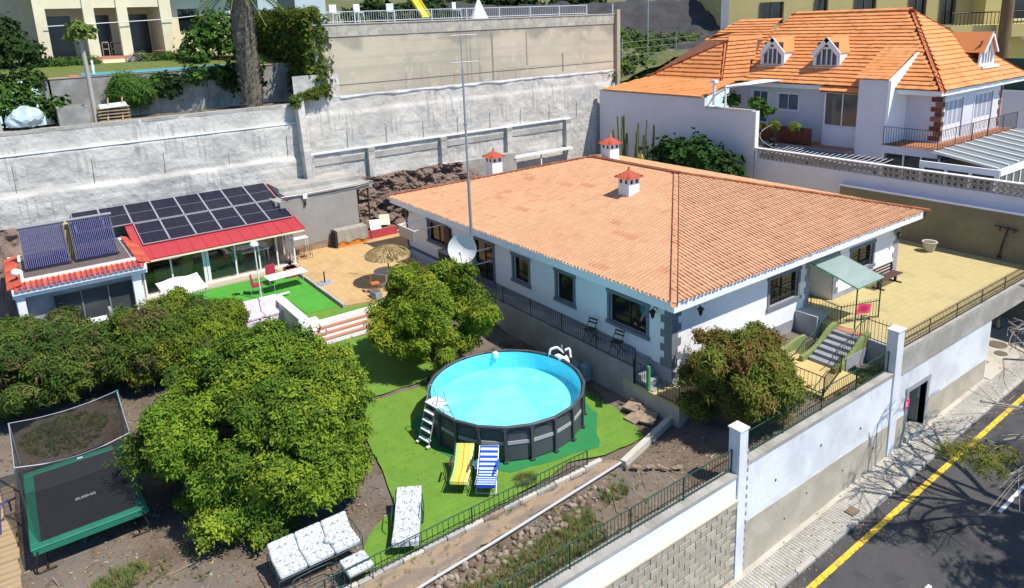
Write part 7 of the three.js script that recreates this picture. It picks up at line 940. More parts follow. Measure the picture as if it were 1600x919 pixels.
// a loose twig end: leaves at scattered points with scattered directions
function sprig(n, len, w, spread, droop = 0.4) { const L = []; for (let i = 0; i < n; i++) { const g = leaf(len * rr(0.7, 1.2), w * rr(0.8, 1.2), droop); g.rotateZ(rr(-0.7, 0.7)); g.rotateX(-rr(-0.5, 0.9)); g.rotateY(rr(0, 6.283)); g.translate(rr(-1, 1) * spread, rr(-0.5, 0.7) * spread, rr(-1, 1) * spread); L.push(g); } return mg(L); }
const leafMat = () => new THREE.MeshPhysicalMaterial({ color: 0xffffff, roughness: 0.85, specularIntensity: 0.35, side: THREE.DoubleSide, transmission: 0.2, thickness: 0 });
const LM = leafMat();
function crown(parent, lobes, n, geo, colors, o = {}) {
  // clumps on lumpy lobes: most near the surface, some inside
  const M4 = [], C = [], q = new THREE.Quaternion(), up = V(0, 1, 0), vol = lobes.map(l => l[3] ** 2), tot = vol.reduce((a, b) => a + b, 0), sq = o.squash ?? 0.8, fuzz = o.fuzz ?? 0.22;
  let guard = 0;
  while (M4.length < n && guard++ < n * 12) {
    let r = rnd() * tot, i = 0; while ((r -= vol[i]) > 0 && i < lobes.length - 1) i++;
    const [lx, ly, lz, lr] = lobes[i], d = V(rr(-1, 1), rr(-1, 1), rr(-1, 1)); if (d.length() > 1 || d.length() < 0.05) continue; d.normalize(); if (d.y < -0.45 && rnd() < 0.7) continue;
    const bump = 1 + 0.75 * (vn(d.x * 3.1 + lx * 5 + 50, d.z * 3.1 + d.y * 4 + lz * 3 + 50, 100000, 17) - 0.5), R = lr * bump * (rnd() < 0.08 ? rr(1.0, 1.3) : rnd() < 0.75 ? 1 - fuzz * rnd() ** 1.6 : rr(0.45, 0.9));
    const p = V(lx + d.x * R, ly + d.y * R * sq, lz + d.z * R);
    let inside = false; for (let k = 0; k < lobes.length; k++) if (k !== i) { const [a, b, c, e] = lobes[k]; if (Math.hypot(p.x - a, (p.y - b) / sq, p.z - c) < e * 0.72) { inside = true; break; } }
    if (inside && rnd() < 0.88) continue; if (p.y < (o.floor ?? 0.25)) continue;
    if (o.gap && vn(p.x * 1.1 + 70, p.z * 1.1 + p.y * 1.3 + 70, 100000, 23) < o.gap) continue;
    const nn = d.clone().multiply(V(1, 1, 1)).add(V(rr(-0.5, 0.5), rr(0.2, 0.9), rr(-0.5, 0.5))).normalize(); q.setFromUnitVectors(up, nn); q.multiply(new THREE.Quaternion().setFromAxisAngle(up, rr(0, 6.28)));
    const s = rr(0.7, 1.25) * (o.scale ?? 1); M4.push(new THREE.Matrix4().compose(p, q, V(s, s, s)));
    const c = rnd() < 0.6 ? colors[Math.floor(hash2(i, 7, 3) * colors.length)] : colors[Math.floor(rnd() * colors.length)], patch = 0.8 + 0.4 * vn(p.x * 0.9 + 33, p.z * 0.9 + p.y + 33, 100000, 29), j = rr(0.8, 1.2) * patch; C.push(new THREE.Color().setRGB(c[0] * j, c[1] * j, c[2] * j));
  }
  const im = new THREE.InstancedMesh(geo, LM, M4.length); M4.forEach((m, i) => { im.setMatrixAt(i, m); im.setColorAt(i, C[i]); }); im.userData.kind = 'stuff';
  im.name = 'crown'; shad(im); parent.add(im); return im;
}
function trunk(parent, H, r, branches, m = mat.bark) {
  const g = tube([[0, -0.1, 0], [rr(-0.1, 0.1), H * 0.4, rr(-0.1, 0.1)], [0, H, 0]], r, 8, 10); part(parent, 'trunk', uvm(g), m);
  for (const [x, y, z] of branches) part(parent, 'branch', tube([[0, H * rr(0.5, 0.9), 0], [x * 0.45, (H * 0.8 + y) * 0.55, z * 0.45], [x, y, z]], r * 0.42, 6, 8), m);
}
function tree(name, lab, pos, H, r, lobes, n, geo, colors, o = {}) { const t = thing(name, lab, 'tree', pos, 0, o.group); trunk(t, H, r, lobes.map(l => [l[0] * 0.8, l[1] * 0.95, l[2] * 0.8])); crown(t, lobes, n, geo, colors, o); return t; }
const mango = sprig(12, 0.17, 0.022, 0.12, 0.7), mangoBig = sprig(13, 0.2, 0.03, 0.14, 0.6), small = sprig(14, 0.115, 0.03, 0.13, 0.3), round = rosette(8, 0.2, 0.06, 0.6, 0.25);
const gMid = [[0.13, 0.195, 0.012], [0.16, 0.23, 0.014], [0.105, 0.165, 0.012], [0.20, 0.26, 0.016], [0.075, 0.125, 0.011], [0.24, 0.27, 0.02]];
const gLime = [[0.11, 0.195, 0.013], [0.135, 0.23, 0.015], [0.088, 0.16, 0.013], [0.17, 0.26, 0.017], [0.062, 0.12, 0.012], [0.21, 0.275, 0.02]];
const gDark = [[0.055, 0.105, 0.014], [0.075, 0.125, 0.018], [0.04, 0.08, 0.012], [0.10, 0.15, 0.02], [0.12, 0.10, 0.035], [0.13, 0.15, 0.03]];
const gRed = [[0.13, 0.155, 0.02], [0.16, 0.175, 0.024], [0.10, 0.125, 0.016], [0.18, 0.125, 0.03], [0.19, 0.19, 0.025], [0.12, 0.16, 0.02], [0.15, 0.18, 0.022], [0.20, 0.11, 0.035]];
// many small clumps over an uneven envelope: [centre, radii], number, clump radius
function clumps(cx, cy, cz, rx, ry, rz, n, r0, r1, k, amp = 0.8, base = 0.74) { const L = []; for (let i = 0; i < n; i++) { let y = 1 - (i + rr(0, 1)) / n * 1.6, a = i * 2.39996 + rr(-0.6, 0.6), q = Math.sqrt(Math.max(0, 1 - y * y)), w_ = 0, w = base + amp * (vn(Math.cos(a) * q * 1.9 + 20 + k, Math.sin(a) * q * 1.9 + y * 1.7 + 20, 100000, 61) - 0.38) + rr(-0.1, 0.1), big = rnd(); if (w > 1.08) w = 1.08; L.push([cx + Math.cos(a) * q * rx * w, cy + y * ry * w, cz + Math.sin(a) * q * rz * w, r0 + (r1 - r0) * big * big]); if (rnd() < 0.55) { const e = w * rr(1.04, 1.18); L.push([cx + Math.cos(a + rr(-0.2, 0.2)) * q * rx * e, cy + y * ry * e + rr(-0.15, 0.15), cz + Math.sin(a) * q * rz * e, rr(0.16, 0.32)]); } } L.push([cx, cy, cz, Math.min(rx, ry, rz) * 0.35]); return L; }
let treeNo = 0;
const tr = (lab, pos, H, r, mk, n, geo, cols, o) => { seed = 5000 + 7919 * ++treeNo; const L = mk(), t = thing('mango_tree', lab, 'tree', pos); trunk(t, H, r, L.filter((_, i) => i % 6 === 0).map(l => [l[0] * 0.85, l[1] * 0.95, l[2] * 0.85])); crown(t, L, n, geo, cols, { squash: 0.78, floor: 0.2, fuzz: 0.35, ...o }); };
tr('large bright green mango tree between the trampoline and the pool lawn', [-12.2, 0, -5.35], 2.0, 0.17, () => clumps(0, 1.9, 0, 2.85, 2.5, 3.1, 120, 0.3, 0.85, 1, 0.5, 0.84), 21000, small, gLime, { scale: 1.05, gap: 0.03 });
tr('mid green mango tree between the garden steps and the pool', [-4.0, 0.1, -9.2], 1.6, 0.14, () => clumps(0, 2.05, 0, 2.35, 1.95, 2.35, 46, 0.35, 0.85, 2), 5200, mangoBig, gMid, { gap: 0.24, fuzz: 0.45 });
tr('reddish leaved mango tree by the near corner of the villa', [1.45, 0.2, 1.75], 1.5, 0.13, () => clumps(0.2, 1.6, 0.1, 2.1, 1.85, 1.75, 74, 0.26, 0.55, 3), 6200, mango, gRed, { gap: 0.2, fuzz: 0.5 });
tr('dark leafy tree at the far left in front of the annex', [-17.3, 0.2, -15.5], 1.4, 0.15, () => clumps(0, 1.65, 0, 2.8, 1.7, 2.9, 56, 0.4, 0.9, 4), 7000, mangoBig, gDark, {});
tr('dense green tree between the annex and the large mango tree', [-13.5, 0.3, -14.3], 1.4, 0.15, () => clumps(0, 1.7, 0, 2.5, 1.75, 2.4, 44, 0.4, 0.9, 5), 7500, mango, gMid.concat(gDark), {});
tr('small bushy tree left of the pink sofa', [-11.35, 0.4, -15.3], 1.0, 0.1, () => clumps(0, 1.1, 0, 1.35, 1.25, 1.3, 24, 0.4, 0.6, 6), 2600, small, gMid, {});
// evergreen shrub behind the roof
tree('evergreen_shrub', 'dense dark green shrub behind the villa roof against the boundary wall', [20.2, 1.2, -16.2], 2.4, 0.12, [[0, 2.6, 0, 1.8], [0.2, 2.4, -2.0, 1.6], [0, 2.3, 2.0, 1.5], [-0.6, 3.2, 0.8, 1.1], [-0.5, 3.3, -1.5, 1.0]], 2600, round, [[0.03, 0.09, 0.012], [0.045, 0.115, 0.018], [0.025, 0.065, 0.01]], { squash: 0.9, floor: 1.0, scale: 1.5 });
{ // cactus clump
  const t = thing('cactus_clump', 'tall thin column cacti in the corner behind the villa chimney', 'cactus', [20.6, 1.2, -22.6]); const cm = M([0.13, 0.15, 0.06], 0.85); for (let k = 0; k < 16; k++) { const x = rr(-0.7, 0.7), z = rr(-1.6, 1.6), h = rr(3.0, 5.4); part(t, 'stem', tube([[x, 0, z], [x * 1.1, h * 0.5, z * 1.1], [x * 1.25 + rr(-0.1, 0.1), h, z * 1.2]], rr(0.05, 0.09), 6, 8), cm); }
  const y = thing('yellow_succulent', 'yellowish branching succulent next to the cactus clump', 'plant', [20.0, 2.6, -20.6]); for (let k = 0; k < 9; k++) part(y, 'stem', tube([[0, 0, 0], [rr(-0.2, 0.2), 0.6, rr(-0.2, 0.2)], [rr(-0.4, 0.4), rr(1.0, 1.5), rr(-0.5, 0.5)]], 0.05, 5, 6), M([0.42, 0.38, 0.06], 0.8));
}
// grass tufts and weeds
const blade = (h) => { const g = new THREE.BufferGeometry(), v = []; for (let k = 0; k < 7; k++) { const a = rr(0, 6.28), l = rr(0.05, 0.16), c = Math.cos(a), s = Math.sin(a), w = 0.008; v.push(-s * w, 0, c * w, s * w, 0, -c * w, c * l, h * rr(0.6, 1.1), s * l); } g.setAttribute('position', new THREE.Float32BufferAttribute(v, 3)); g.computeVertexNormals(); return g; };
const tuft = blade(0.18), weedMat = M([1, 1, 1], 0.8, { side: THREE.DoubleSide });
function scatter(name, lab, geo, m, spots, colors, yAt, sc = [0.7, 1.4], kind = 'plant') { const im = new THREE.InstancedMesh(geo, m, spots.length), e = new THREE.Euler(), q = new THREE.Quaternion(); spots.forEach(([x, z], i) => { const s = rr(...sc); q.setFromEuler(e.set(rr(-0.2, 0.2), rr(0, 6.28), rr(-0.2, 0.2))); im.setMatrixAt(i, new THREE.Matrix4().compose(V(x, yAt(x, z), z), q, V(s, s, s))); const c = colors[Math.floor(rnd() * colors.length)], j = rr(0.8, 1.2); im.setColorAt(i, new THREE.Color().setRGB(c[0] * j, c[1] * j, c[2] * j)); }); stuff(scene, name, im); im.userData.label = lab; im.userData.category = kind; return im; }
const blob = (x, z, rx, rz, n) => Array.from({ length: n }, () => { const a = rr(0, 6.28), r = Math.sqrt(rnd()); return [x + Math.cos(a) * r * rx, z + Math.sin(a) * r * rz]; });
const gY = (x, z) => gardenH(x, z) - 0.07;
const wGreen = [[0.10, 0.16, 0.02], [0.16, 0.17, 0.04], [0.22, 0.18, 0.06], [0.07, 0.13, 0.02]];
scatter('weeds', 'patchy weeds and grass growing in the bare soil', tuft, weedMat, [...blob(-8.2, 2.5, 2.4, 0.8, 900), ...blob(-5.9, 1.75, 0.5, 0.4, 160), ...blob(-6.6, 2.4, 1.2, 0.7, 260), ...blob(-4.3, 1.6, 0.5, 0.3, 70), ...blob(-16.7, -3.9, 0.7, 0.5, 260), ...blob(-17.2, -12.3, 1.3, 1.2, 700), ...blob(-15.2, -3.2, 2.5, 1.0, 120), ...blob(-6.0, -0.5, 0.4, 0.3, 160), ...blob(5.5, 2.2, 2.2, 0.9, 300), ...blob(7.5, 3.0, 1.0, 0.4, 220), ...blob(6.8, -0.3, 1.2, 0.3, 200), ...blob(-0.9, -3.6, 0.3, 1.2, 90), ...blob(-1.2, -7.6, 1.0, 1.4, 120), ...Array.from({ length: 260 }, () => [rr(-13, -3.5), rr(0.3, 3.3)])], wGreen, gY);
// fallen leaves and stones
const litter = (() => { const g = leaf(0.12, 0.03, 0.1); return g; })();
const spots = []; for (let k = 0; k < 7000; k++) { const x = rr(-19.5, 8.3), z = rr(-16, 3.4); const onLawn = (z < 0 && z > -12.8 && x > -9 && x < -1.2) || (z > -13 && z < 0 && x > -9.6 && x < -8); if (!onLawn && !(x > -0.3 && z < 0.5) && !(x > 4 && z > 0.3 && z < 3)) spots.push([x, z]); }
scatter('fallen_leaves', 'dry fallen leaves scattered over the garden soil', litter, weedMat, spots, [[0.24, 0.13, 0.06], [0.32, 0.19, 0.10], [0.15, 0.08, 0.04], [0.36, 0.27, 0.16]], (x, z) => gardenH(x, z) - 0.045, [0.5, 1.1], 'leaves');
scatter('lawn_litter', 'few brown leaves lying on the artificial lawn', litter, weedMat, blob(-7, -5.5, 3, 5, 160), [[0.24, 0.13, 0.06], [0.2, 0.16, 0.05]], (x, z) => gardenBase(x, z) + 0.05, [0.3, 0.7], 'leaves');
const pebble = uvm(new THREE.IcosahedronGeometry(0.035, 0)); scatter('pebbles', 'small loose stones strewn over the bare soil', pebble, weedMat, spots.filter((_, i) => i % 2 === 0).map(([x, z]) => [x + rr(-0.3, 0.3), z + rr(-0.1, 0.1)]), [[0.20, 0.165, 0.13], [0.13, 0.105, 0.085], [0.28, 0.24, 0.20]], (x, z) => gardenH(x, z) - 0.05, [0.4, 1.5], 'gravel');
const twig = bar([-0.22, 0, 0], [0.22, 0.02, 0.06], 0.008, 4); scatter('twigs', 'dry twigs lying about on the bare soil', twig, weedMat, spots.filter((_, i) => i % 16 === 3), [[0.22, 0.17, 0.12], [0.30, 0.24, 0.18]], (x, z) => gardenH(x, z) - 0.035, [0.5, 1.6], 'twigs');
scatter('street_litter', 'dry leaves and bits of bark along the gutter and pavement', litter, weedMat, [...Array.from({ length: 420 }, () => [rr(-4, 20), 4.9 + 0.25 * rnd() ** 2]), ...Array.from({ length: 260 }, () => [rr(-4, 20), rr(3.78, 5.6)]), ...blob(9, 5.2, 4, 1.2, 260)], [[0.16, 0.11, 0.06], [0.24, 0.18, 0.10], [0.10, 0.075, 0.045]], (x, z) => streetY(x) + (z > 4.86 ? -0.108 : 0.012), [0.3, 0.9], 'leaves');
scatter('pool_leaves', 'few leaves floating on the pool water', litter, weedMat, blob(-4.5, -4.0, 2.2, 2.2, 26), [[0.2, 0.15, 0.06], [0.14, 0.16, 0.04]], () => 1.235, [0.35, 0.7], 'leaves');
// stones of the old wall beside the pipe
{
  const gs = [0, 1, 2].map(k => { const g = new THREE.IcosahedronGeometry(0.13, 1), p = g.attributes.position; for (let i = 0; i < p.count; i++) { const s = 1 + 0.5 * n2(p.getX(i) * 9 + k * 5, p.getY(i) * 9 + p.getZ(i) * 7, 0.8, 103); p.setXYZ(i, p.getX(i) * s * 1.3, p.getY(i) * s * 0.75, p.getZ(i) * s); } return uvm(g); });
  const ms = [M([0.26, 0.20, 0.145], 0.95), M([0.19, 0.145, 0.105], 0.95), M([0.32, 0.26, 0.20], 0.95), M([0.14, 0.09, 0.065], 0.95)];
  const t = thing('rubble_wall', 'collapsed line of loose stones beside the water pipe', 'stones', [0, 0, 0]);
  for (let k = 0; k < 260; k++) { const u = Math.pow(rnd(), 0.9), x = -4.4 - u * 8.2, z = 1.18 + 0.07 * (-4.4 - x) + rr(-0.22, 0.5), s = rr(0.3, 0.85); const m = part(t, 'stone', gs[k % 3], ms[Math.floor(rnd() * 4)], [x, gardenH(x, z) - 0.03, z], [rr(0, 3), rr(0, 3), rr(0, 3)]); m.scale.setScalar(s); }
  const s2 = thing('flat_slabs', 'flat paving slabs lying on the soil near the house corner', 'slabs', [-0.7, 0.05, -1.0]); for (const [x, y, z, a] of [[0.2, 0.1, -0.4, 0.3], [-0.2, 0.0, 0.1, 0.1], [0.1, 0.02, 0.45, 0.5], [0.45, 0.04, 0.0, 0.8]]) part(s2, 'slab', uvm(rb(0.75, 0.09, 0.5, 0.02)), mat.pathDirt, [x, y, z], [0.04, a, 0.03]);
}
// ---------- upper plot plants ----------
{
  const t = thing('date_palm', 'stout palm with a ragged fibrous trunk above the retaining wall', 'palm', [-4.7, 9.2, -28.9]);
  const pm = MT(texture(256, 0.8, (u, v) => { const n = vn(u * 12, v * 9, 12, 511) * 0.6 + 0.4 * fbm(u, v, 10, 3, 513); return mixc([0.06, 0.05, 0.04], [0.20, 0.17, 0.13], n); }), 0.97, { bumpMap: fineBump, bumpScale: 0.04 });
  const tg = new THREE.CylinderGeometry(0.62, 0.55, 7.2, 14, 34), p = tg.attributes.position; for (let i = 0; i < p.count; i++) { const s = 1 + 0.25 * n2(p.getX(i) * 6 + 3, p.getY(i) * 3, 0.8, 515); p.setX(i, p.getX(i) * s); p.setZ(i, p.getZ(i) * s); } tg.computeVertexNormals(); part(t, 'trunk', uvm(tg), pm, [0, 3.5, 0]);
  const st = []; for (let k = 0; k < 330; k++) { const a = rr(0, 6.28), y = rr(0.3, 6.6), g = new THREE.ConeGeometry(0.05, rr(0.3, 0.5), 4); g.rotateZ(-0.75); g.translate(0.64, y, 0); g.rotateY(a); st.push(g); } const stm = part(t, 'leaf_stubs', mg(st), pm); stm.userData.kind = 'stuff';
  for (let k = 0; k < 26; k++) { const a = k * 2.4, dr = rr(-0.6, 0.9), L = 2.6, pts = []; for (let i = 0; i <= 6; i++) { const u = i / 6; pts.push([u * L * Math.cos(dr * 0.5), 7.0 + u * L * Math.sin(dr) * 0.5 - u * u * 1.5, 0]); } const parts = [tube(pts, 0.025, 4, 8)]; for (let i = 1; i < 24; i++) { const u = i / 24, x = u * L * Math.cos(dr * 0.5), y = 7.0 + u * L * Math.sin(dr) * 0.5 - u * u * 1.5; for (const s of [-1, 1]) { const g = leaf(0.55 * (1 - 0.5 * u), 0.02, 0.4); g.rotateY(s * 1.1 + (s > 0 ? 0 : Math.PI * 0)); g.rotateY(s > 0 ? 0 : 0); g.translate(x, y, 0); parts.push(g); } } const f = part(t, 'frond', mg(parts), LMc([0.10, 0.15, 0.02])); f.rotation.y = a; }
  const pp = thing('papaya_tree', 'slender papaya tree with a small leafy top above the wall', 'tree', [-13.0, 9.3, -28.8]); part(pp, 'trunk', tube([[0, 0, 0], [0.0, 2.5, 0], [-0.05, 4.6, 0]], 0.11, 8, 12), M([0.40, 0.36, 0.32], 0.9)); crown(pp, [[-0.05, 4.75, 0, 0.55], [0.25, 4.6, 0, 0.4], [-0.35, 4.55, 0, 0.4]], 120, round, [[0.13, 0.2, 0.03], [0.18, 0.24, 0.04]], { floor: 4.2, scale: 1.1 });
  const pb = thing('papaya_tree', 'pale bare papaya stem at the far left edge above the wall', 'tree', [-17.2, 9.3, -29.2]); part(pb, 'trunk', tube([[0, 0, 0], [-0.15, 2, 0], [-0.5, 4.2, 0]], 0.1, 8, 12), M([0.46, 0.43, 0.40], 0.9)); crown(pb, [[-0.5, 4.3, 0, 0.6]], 110, round, [[0.07, 0.14, 0.02], [0.1, 0.17, 0.03]], { floor: 3.8, scale: 1.1 });
  const shrub = (name, lab, pos, lobes, n, geo, cols, o) => { const s = thing(name, lab, 'shrub', pos, 0, o?.group); part(s, 'stem', bar([0, 0, 0], [0, lobes[0][1], 0], 0.06), mat.bark); crown(s, lobes, n, geo, cols, { floor: 0.02, ...o }); };
  const gl = [[0.07, 0.15, 0.018], [0.10, 0.19, 0.025], [0.05, 0.11, 0.014]], dk = [[0.028, 0.065, 0.01], [0.04, 0.085, 0.014], [0.02, 0.05, 0.008]];
  shrub('fern_shrub', 'bright arching shrub hanging over the upper pool wall', [-10.9, 10.4, -30.9], [[0, 0.5, 0, 0.9], [0.3, 0.1, 0.3, 0.7], [-0.4, 0.2, 0.2, 0.6]], 420, rosette(10, 0.5, 0.03, 0.5, 0.7), gl, { floor: -0.8 });
  shrub('leafy_shrub', 'leafy shrub mass at the far left above the white wall', [-17.0, 9.3, -30.6], [[0, 1.4, 0, 1.3], [1.0, 1.0, 0.3, 1.0], [-0.6, 2.2, -0.5, 1.1], [1.3, 2.2, -1.2, 0.9], [2.4, 0.8, 0.4, 0.7]], 1500, round, gl.concat(dk));
  shrub('leafy_shrub', 'dark shrub left of the columned porch', [-15.6, 11.6, -37.2], [[0, 1.3, 0, 1.3], [-1.6, 1.2, 0, 1.3], [1.0, 0.6, 0.4, 0.7], [-1.0, 2.6, -0.8, 1.5], [-2.6, 3.2, -1, 1.6]], 2000, round, dk);
  for (const [x, n, lab] of [[-13.5, 220, 'low rounded bush along the upper lawn, first from the left'], [-12.4, 200, 'low rounded bush along the upper lawn, second from the left'], [-9.0, 240, 'low flowering bush right of the porch steps'], [-7.6, 260, 'low rounded bush along the upper lawn, last on the right']]) shrub('low_bush', lab, [x, 11.9, -36.6], [[0, 0.35, 0, 0.5], [0.5, 0.3, 0, 0.45], [-0.5, 0.3, 0.1, 0.45]], n, small, x === -9.0 ? gl.concat([[0.5, 0.4, 0.42]]) : gl, { group: 'bushes along the upper lawn' });
  shrub('leafy_shrub', 'tall green shrub beside the window of the column house', [-5.6, 11.6, -35.6], [[0, 1.6, 0, 1.1], [0.6, 2.6, 0, 1.0], [-0.5, 0.8, 0.3, 0.9], [1.4, 2.4, -0.3, 1.2], [1.8, 1.2, 0, 1.1]], 1500, round, gl);
  const ivyC = [[0.09, 0.14, 0.014], [0.06, 0.11, 0.012], [0.13, 0.17, 0.018], [0.045, 0.085, 0.012], [0.17, 0.19, 0.025]];
  // creepers
  const cr_ = thing('wall_creeper', 'green creeper hanging down the upper pool wall', 'creeper', [-6.6, 9.3, -31.2]); part(cr_, 'stem', bar([0, 0, 0], [0, 2.2, 0], 0.04), mat.bark); { const L = []; for (let k = 0; k < 12; k++) L.push([rr(-3.2, 3.0), rr(1.1, 2.5), 0.1, rr(0.3, 0.6)]); crown(cr_, L, 1400, round, dk.concat(gl), { floor: 0.1, squash: 1.1 }); }
  const iv = thing('ivy_hedge', 'tall wall of dark ivy running back from the end of the retaining wall', 'hedge', [-1.1, 9.4, -28.3]); part(iv, 'core', bb(0, 0.9, 0, 4.9, -10.5, 0), M([0.05, 0.095, 0.014], 0.95)); { const L = []; for (let z = 0; z > -10.5; z -= 0.55) for (let y = 0.3; y < 5.2; y += 0.6) L.push([rr(-0.08, 0.06), y, z, 0.46]); for (let y = 0.3; y < 5.3; y += 0.5) for (const x of [0.1, 0.5, 0.9]) L.push([x, y, 0.05, 0.42]); for (let z = 0; z > -10; z -= 0.6) L.push([0.45, 5.05, z, 0.45]); crown(iv, L, 5200, round, ivyC, { floor: 0, squash: 1, fuzz: 0.3, scale: 0.85 }); }
  const iv2 = thing('ivy_trail', 'ivy trailing over the top of the sloping buttress', 'creeper', [-2.1, 9.5, -27.7]); part(iv2, 'stem', bar([-0.6, 0.1, 0], [1.6, 0.5, 0], 0.03), mat.bark); crown(iv2, [[-0.4, 0.1, 0.1, 0.3], [0, 0.25, 0, 0.3], [0.5, 0.35, 0, 0.3], [1.0, 0.45, 0, 0.3], [1.5, 0.6, 0, 0.3], [-0.45, -0.2, 0.2, 0.2]], 420, small, ivyC, { floor: -0.5, squash: 0.8 });
  const iv3 = thing('ivy_trail', 'strand of ivy hanging down the right edge of the ivy wall', 'creeper', [-0.55, 9.9, -28.3]); part(iv3, 'stem', bar([0, 0, 0], [0, 4.4, 0], 0.03), mat.bark); { const L = []; for (let y = 0.0; y < 4.9; y += 0.4) L.push([rr(-0.12, 0.15), y, rr(-0.1, 0.2), 0.34]); for (let x = -3; x < 0; x += 0.5) L.push([x, 4.75, 0, 0.32]); crown(iv3, L, 1100, small, ivyC, { floor: -0.2, squash: 1, fuzz: 0.3 }); }
  // slope greenery
  for (const [x, z, y, s, lab] of [[26, -29.5, 8.3, 1.0, 'green bush on the slope right beside the tall wall end'], [28.8, -30, 8.6, 1.0, 'green bush low in the middle of the slope'], [31.8, -30.5, 8.9, 0.9, 'green bush low on the slope nearest the orange roof'], [27.2, -32.5, 9.6, 1.0, 'green bush higher on the slope, left'], [30.4, -33.5, 9.9, 1.0, 'green bush higher on the slope, middle'], [33.6, -33.5, 10.0, 1.0, 'green bush higher on the slope, right'], [28.8, -35.8, 10.6, 1.0, 'green bush just below the branch pile'], [32.4, -36.5, 10.6, 1.0, 'green bush below the dark lava bank'], [36.6, -31.8, 9.9, 1.0, 'green bush on the slope next to the rear orange roof']]) shrub('slope_bush', lab, [x, y, z], [[0, 0.8, 0, 1.5], [1.4, 0.6, 0.3, 1.3], [-1.4, 0.6, 0.2, 1.3], [0.2, 0.6, -1.3, 1.3]], 900, round, [[0.08, 0.15, 0.02], [0.12, 0.17, 0.03], [0.14, 0.15, 0.04], [0.06, 0.12, 0.015]], { group: 'bushes on the slope', floor: 0.05, scale: 1.35 });
  // far trees on the skyline
  for (const [x, z, y, s, lab] of [[34, -66, 13.5, 3.5, 'far tree on the skyline above the lava bank, leftmost'], [41, -66, 13.5, 3.2, 'far tree on the skyline above the lava bank, second'], [48, -60, 13.5, 3.2, 'far tree left of the yellow house'], [20, -52, 13.2, 2.6, 'far tree behind the guard rail, right'], [14, -50, 13.2, 2.4, 'far tree behind the guard rail, middle'], [76, -32, 13, 3, 'far tree between the yellow house and the tiled roof']]) { const t2 = thing('skyline_tree', lab, 'tree', [x, y - 1.5, z]); trunk(t2, s, 0.2, [[s * 0.5, s, 0], [-s * 0.5, s, 0]]); crown(t2, [[0, s * 1.1, 0, s * 0.8], [s * 0.7, s, 0, s * 0.6], [-s * 0.7, s * 0.9, 0, s * 0.65], [0, s * 0.6, s * 0.5, s * 0.6]], 700, round, dk.concat([[0.07, 0.1, 0.02]]), { floor: 0.2, scale: 3 }); }
  const pk = thing('palm_trunk', 'thick bare palm trunk beside the tiled house at the top right', 'palm', [56, 5, -12]); part(pk, 'trunk', new THREE.CylinderGeometry(0.45, 0.55, 16, 10), MT(texture(128, 0.6, (u, v) => mixc([0.10, 0.06, 0.03], [0.22, 0.13, 0.06], vn(u * 6, v * 10, 10, 521))), 0.95), [0, 8, 0]);
  shrub('balcony_plant', 'green climbing plant at the arched trellis on the boundary wall', [23.2, 7.3, -15.7], [[0, 0.6, 0, 0.5], [0.6, 0.4, 1.6, 0.5], [0.6, 0.0, 2.4, 0.4]], 320, round, gl, { floor: -0.5 });
  shrub('balcony_plant', 'yellow green trailing plant on the neighbour balcony railing', [25.3, 5.9, -13.8], [[0, 0.2, 0, 0.4], [0, 0.3, 1.6, 0.35], [0, 0.1, -1.6, 0.4]], 220, small, [[0.2, 0.24, 0.03], [0.12, 0.18, 0.02]], { floor: -0.3 });
}
function LMc(c) { return new THREE.MeshStandardMaterial({ color: col(...c), roughness: 0.7, side: THREE.DoubleSide }); }
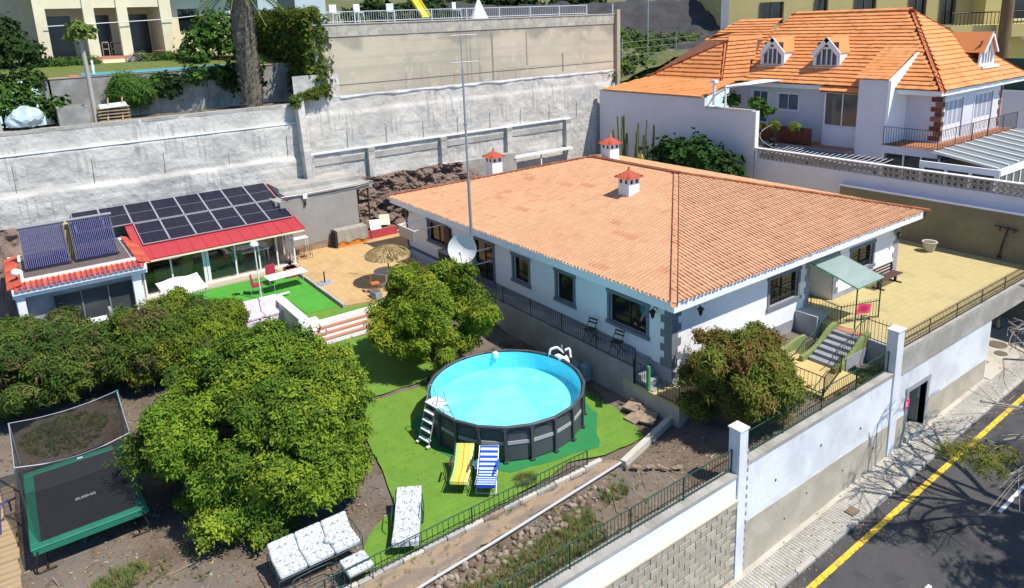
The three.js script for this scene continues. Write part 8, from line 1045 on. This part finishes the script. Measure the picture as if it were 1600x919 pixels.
// ---------- roadside tree whose bare branches shade the road (stands outside the frame on the right) ----------
{
  const t = thing('roadside_tree', 'nearly bare roadside tree reaching over the road from the right', 'tree', [9.4, -2.7, 10.9]); const bm = M([0.30, 0.26, 0.22], 0.9); seed = 77;
  const segs = [], tips = []; const grow = (p, d, len, r, lv) => { const q = p.clone().addScaledVector(d, len), mid = p.clone().lerp(q, 0.5).add(V(rr(-1, 1), rr(-1, 1), rr(-1, 1)).multiplyScalar(len * 0.07)); segs.push(tube([p.toArray(), mid.toArray(), q.toArray()], r, lv > 3 ? 4 : 6, 4)); if (lv > 5 || r < 0.006) { tips.push(q); return; } const n = lv < 1 ? 4 : rnd() < 0.5 ? 3 : 2; for (let k = 0; k < n; k++) { const nd = d.clone().add(V(rr(-1, 1), rr(-0.55, 0.5), rr(-1, 1)).multiplyScalar(0.85)); if (q.z < -3.2 && nd.z < 0) nd.z *= -0.5; if (q.x < -4.5 && nd.x < 0) nd.x *= -0.5; nd.normalize(); grow(q, nd, len * rr(0.62, 0.85), r * 0.62, lv + 1); } };
  grow(V(0, 0, 0), V(-0.08, 1, -0.05).normalize(), 3.2, 0.2, 0);
  for (const pts of [[[-1.2, 3.6, -1.4], [-2.6, 3.5, -2.5], [-4.4, 3.2, -3.6]], [[-1.6, 4.4, -1.5], [-3.0, 4.6, -2.2], [-4.4, 4.9, -3.4]], [[-1.5, 3.2, -1.2], [-2.4, 2.6, -2.2], [-3.6, 2.2, -2.9]]]) { segs.push(tube([[0, 3.0, 0], ...pts], 0.035, 5, 14)); const e = pts[2]; for (let k = 0; k < 7; k++) segs.push(tube([pts[1], [(pts[1][0] + e[0]) / 2 + rr(-0.4, 0.2), (pts[1][1] + e[1]) / 2 + rr(-0.3, 0.3), (pts[1][2] + e[2]) / 2], [e[0] + rr(-1.1, 0.6), e[1] + rr(-0.7, 0.6), e[2] + rr(-0.6, 0.7)]], 0.01, 4, 8)); }
  crown(t, [[-4.4, 3.1, -3.4, 0.5], [-5.0, 3.25, -3.8, 0.35], [-3.9, 2.6, -3.1, 0.4], [-3.5, 3.0, -2.9, 0.3]], 170, rosette(10, 0.22, 0.012, 0.5, 0.5), [[0.16, 0.17, 0.02], [0.20, 0.19, 0.03], [0.11, 0.13, 0.02]], { floor: 0, gap: 0.3 });
  crown(t, [[1.5, 7.2, 2.2, 1.6], [-0.4, 7.6, 1.4, 1.3], [-2.6, 7.4, 2.6, 1.5], [0.2, 8.3, 3.4, 1.6], [3.2, 7.0, 1.6, 1.5], [-1.6, 8.4, 3.6, 1.4], [2.6, 8.0, 3.6, 1.5]], 1500, rosette(10, 0.26, 0.03, 0.5, 0.4), [[0.12, 0.15, 0.02], [0.09, 0.12, 0.02]], { floor: 3, gap: 0.22 });
  part(t, 'trunk', segs[0], bm); const br = part(t, 'branch_tangle', mg(segs.slice(1)), bm); br.userData.kind = 'stuff';
}
renderer.render(scene, camera);
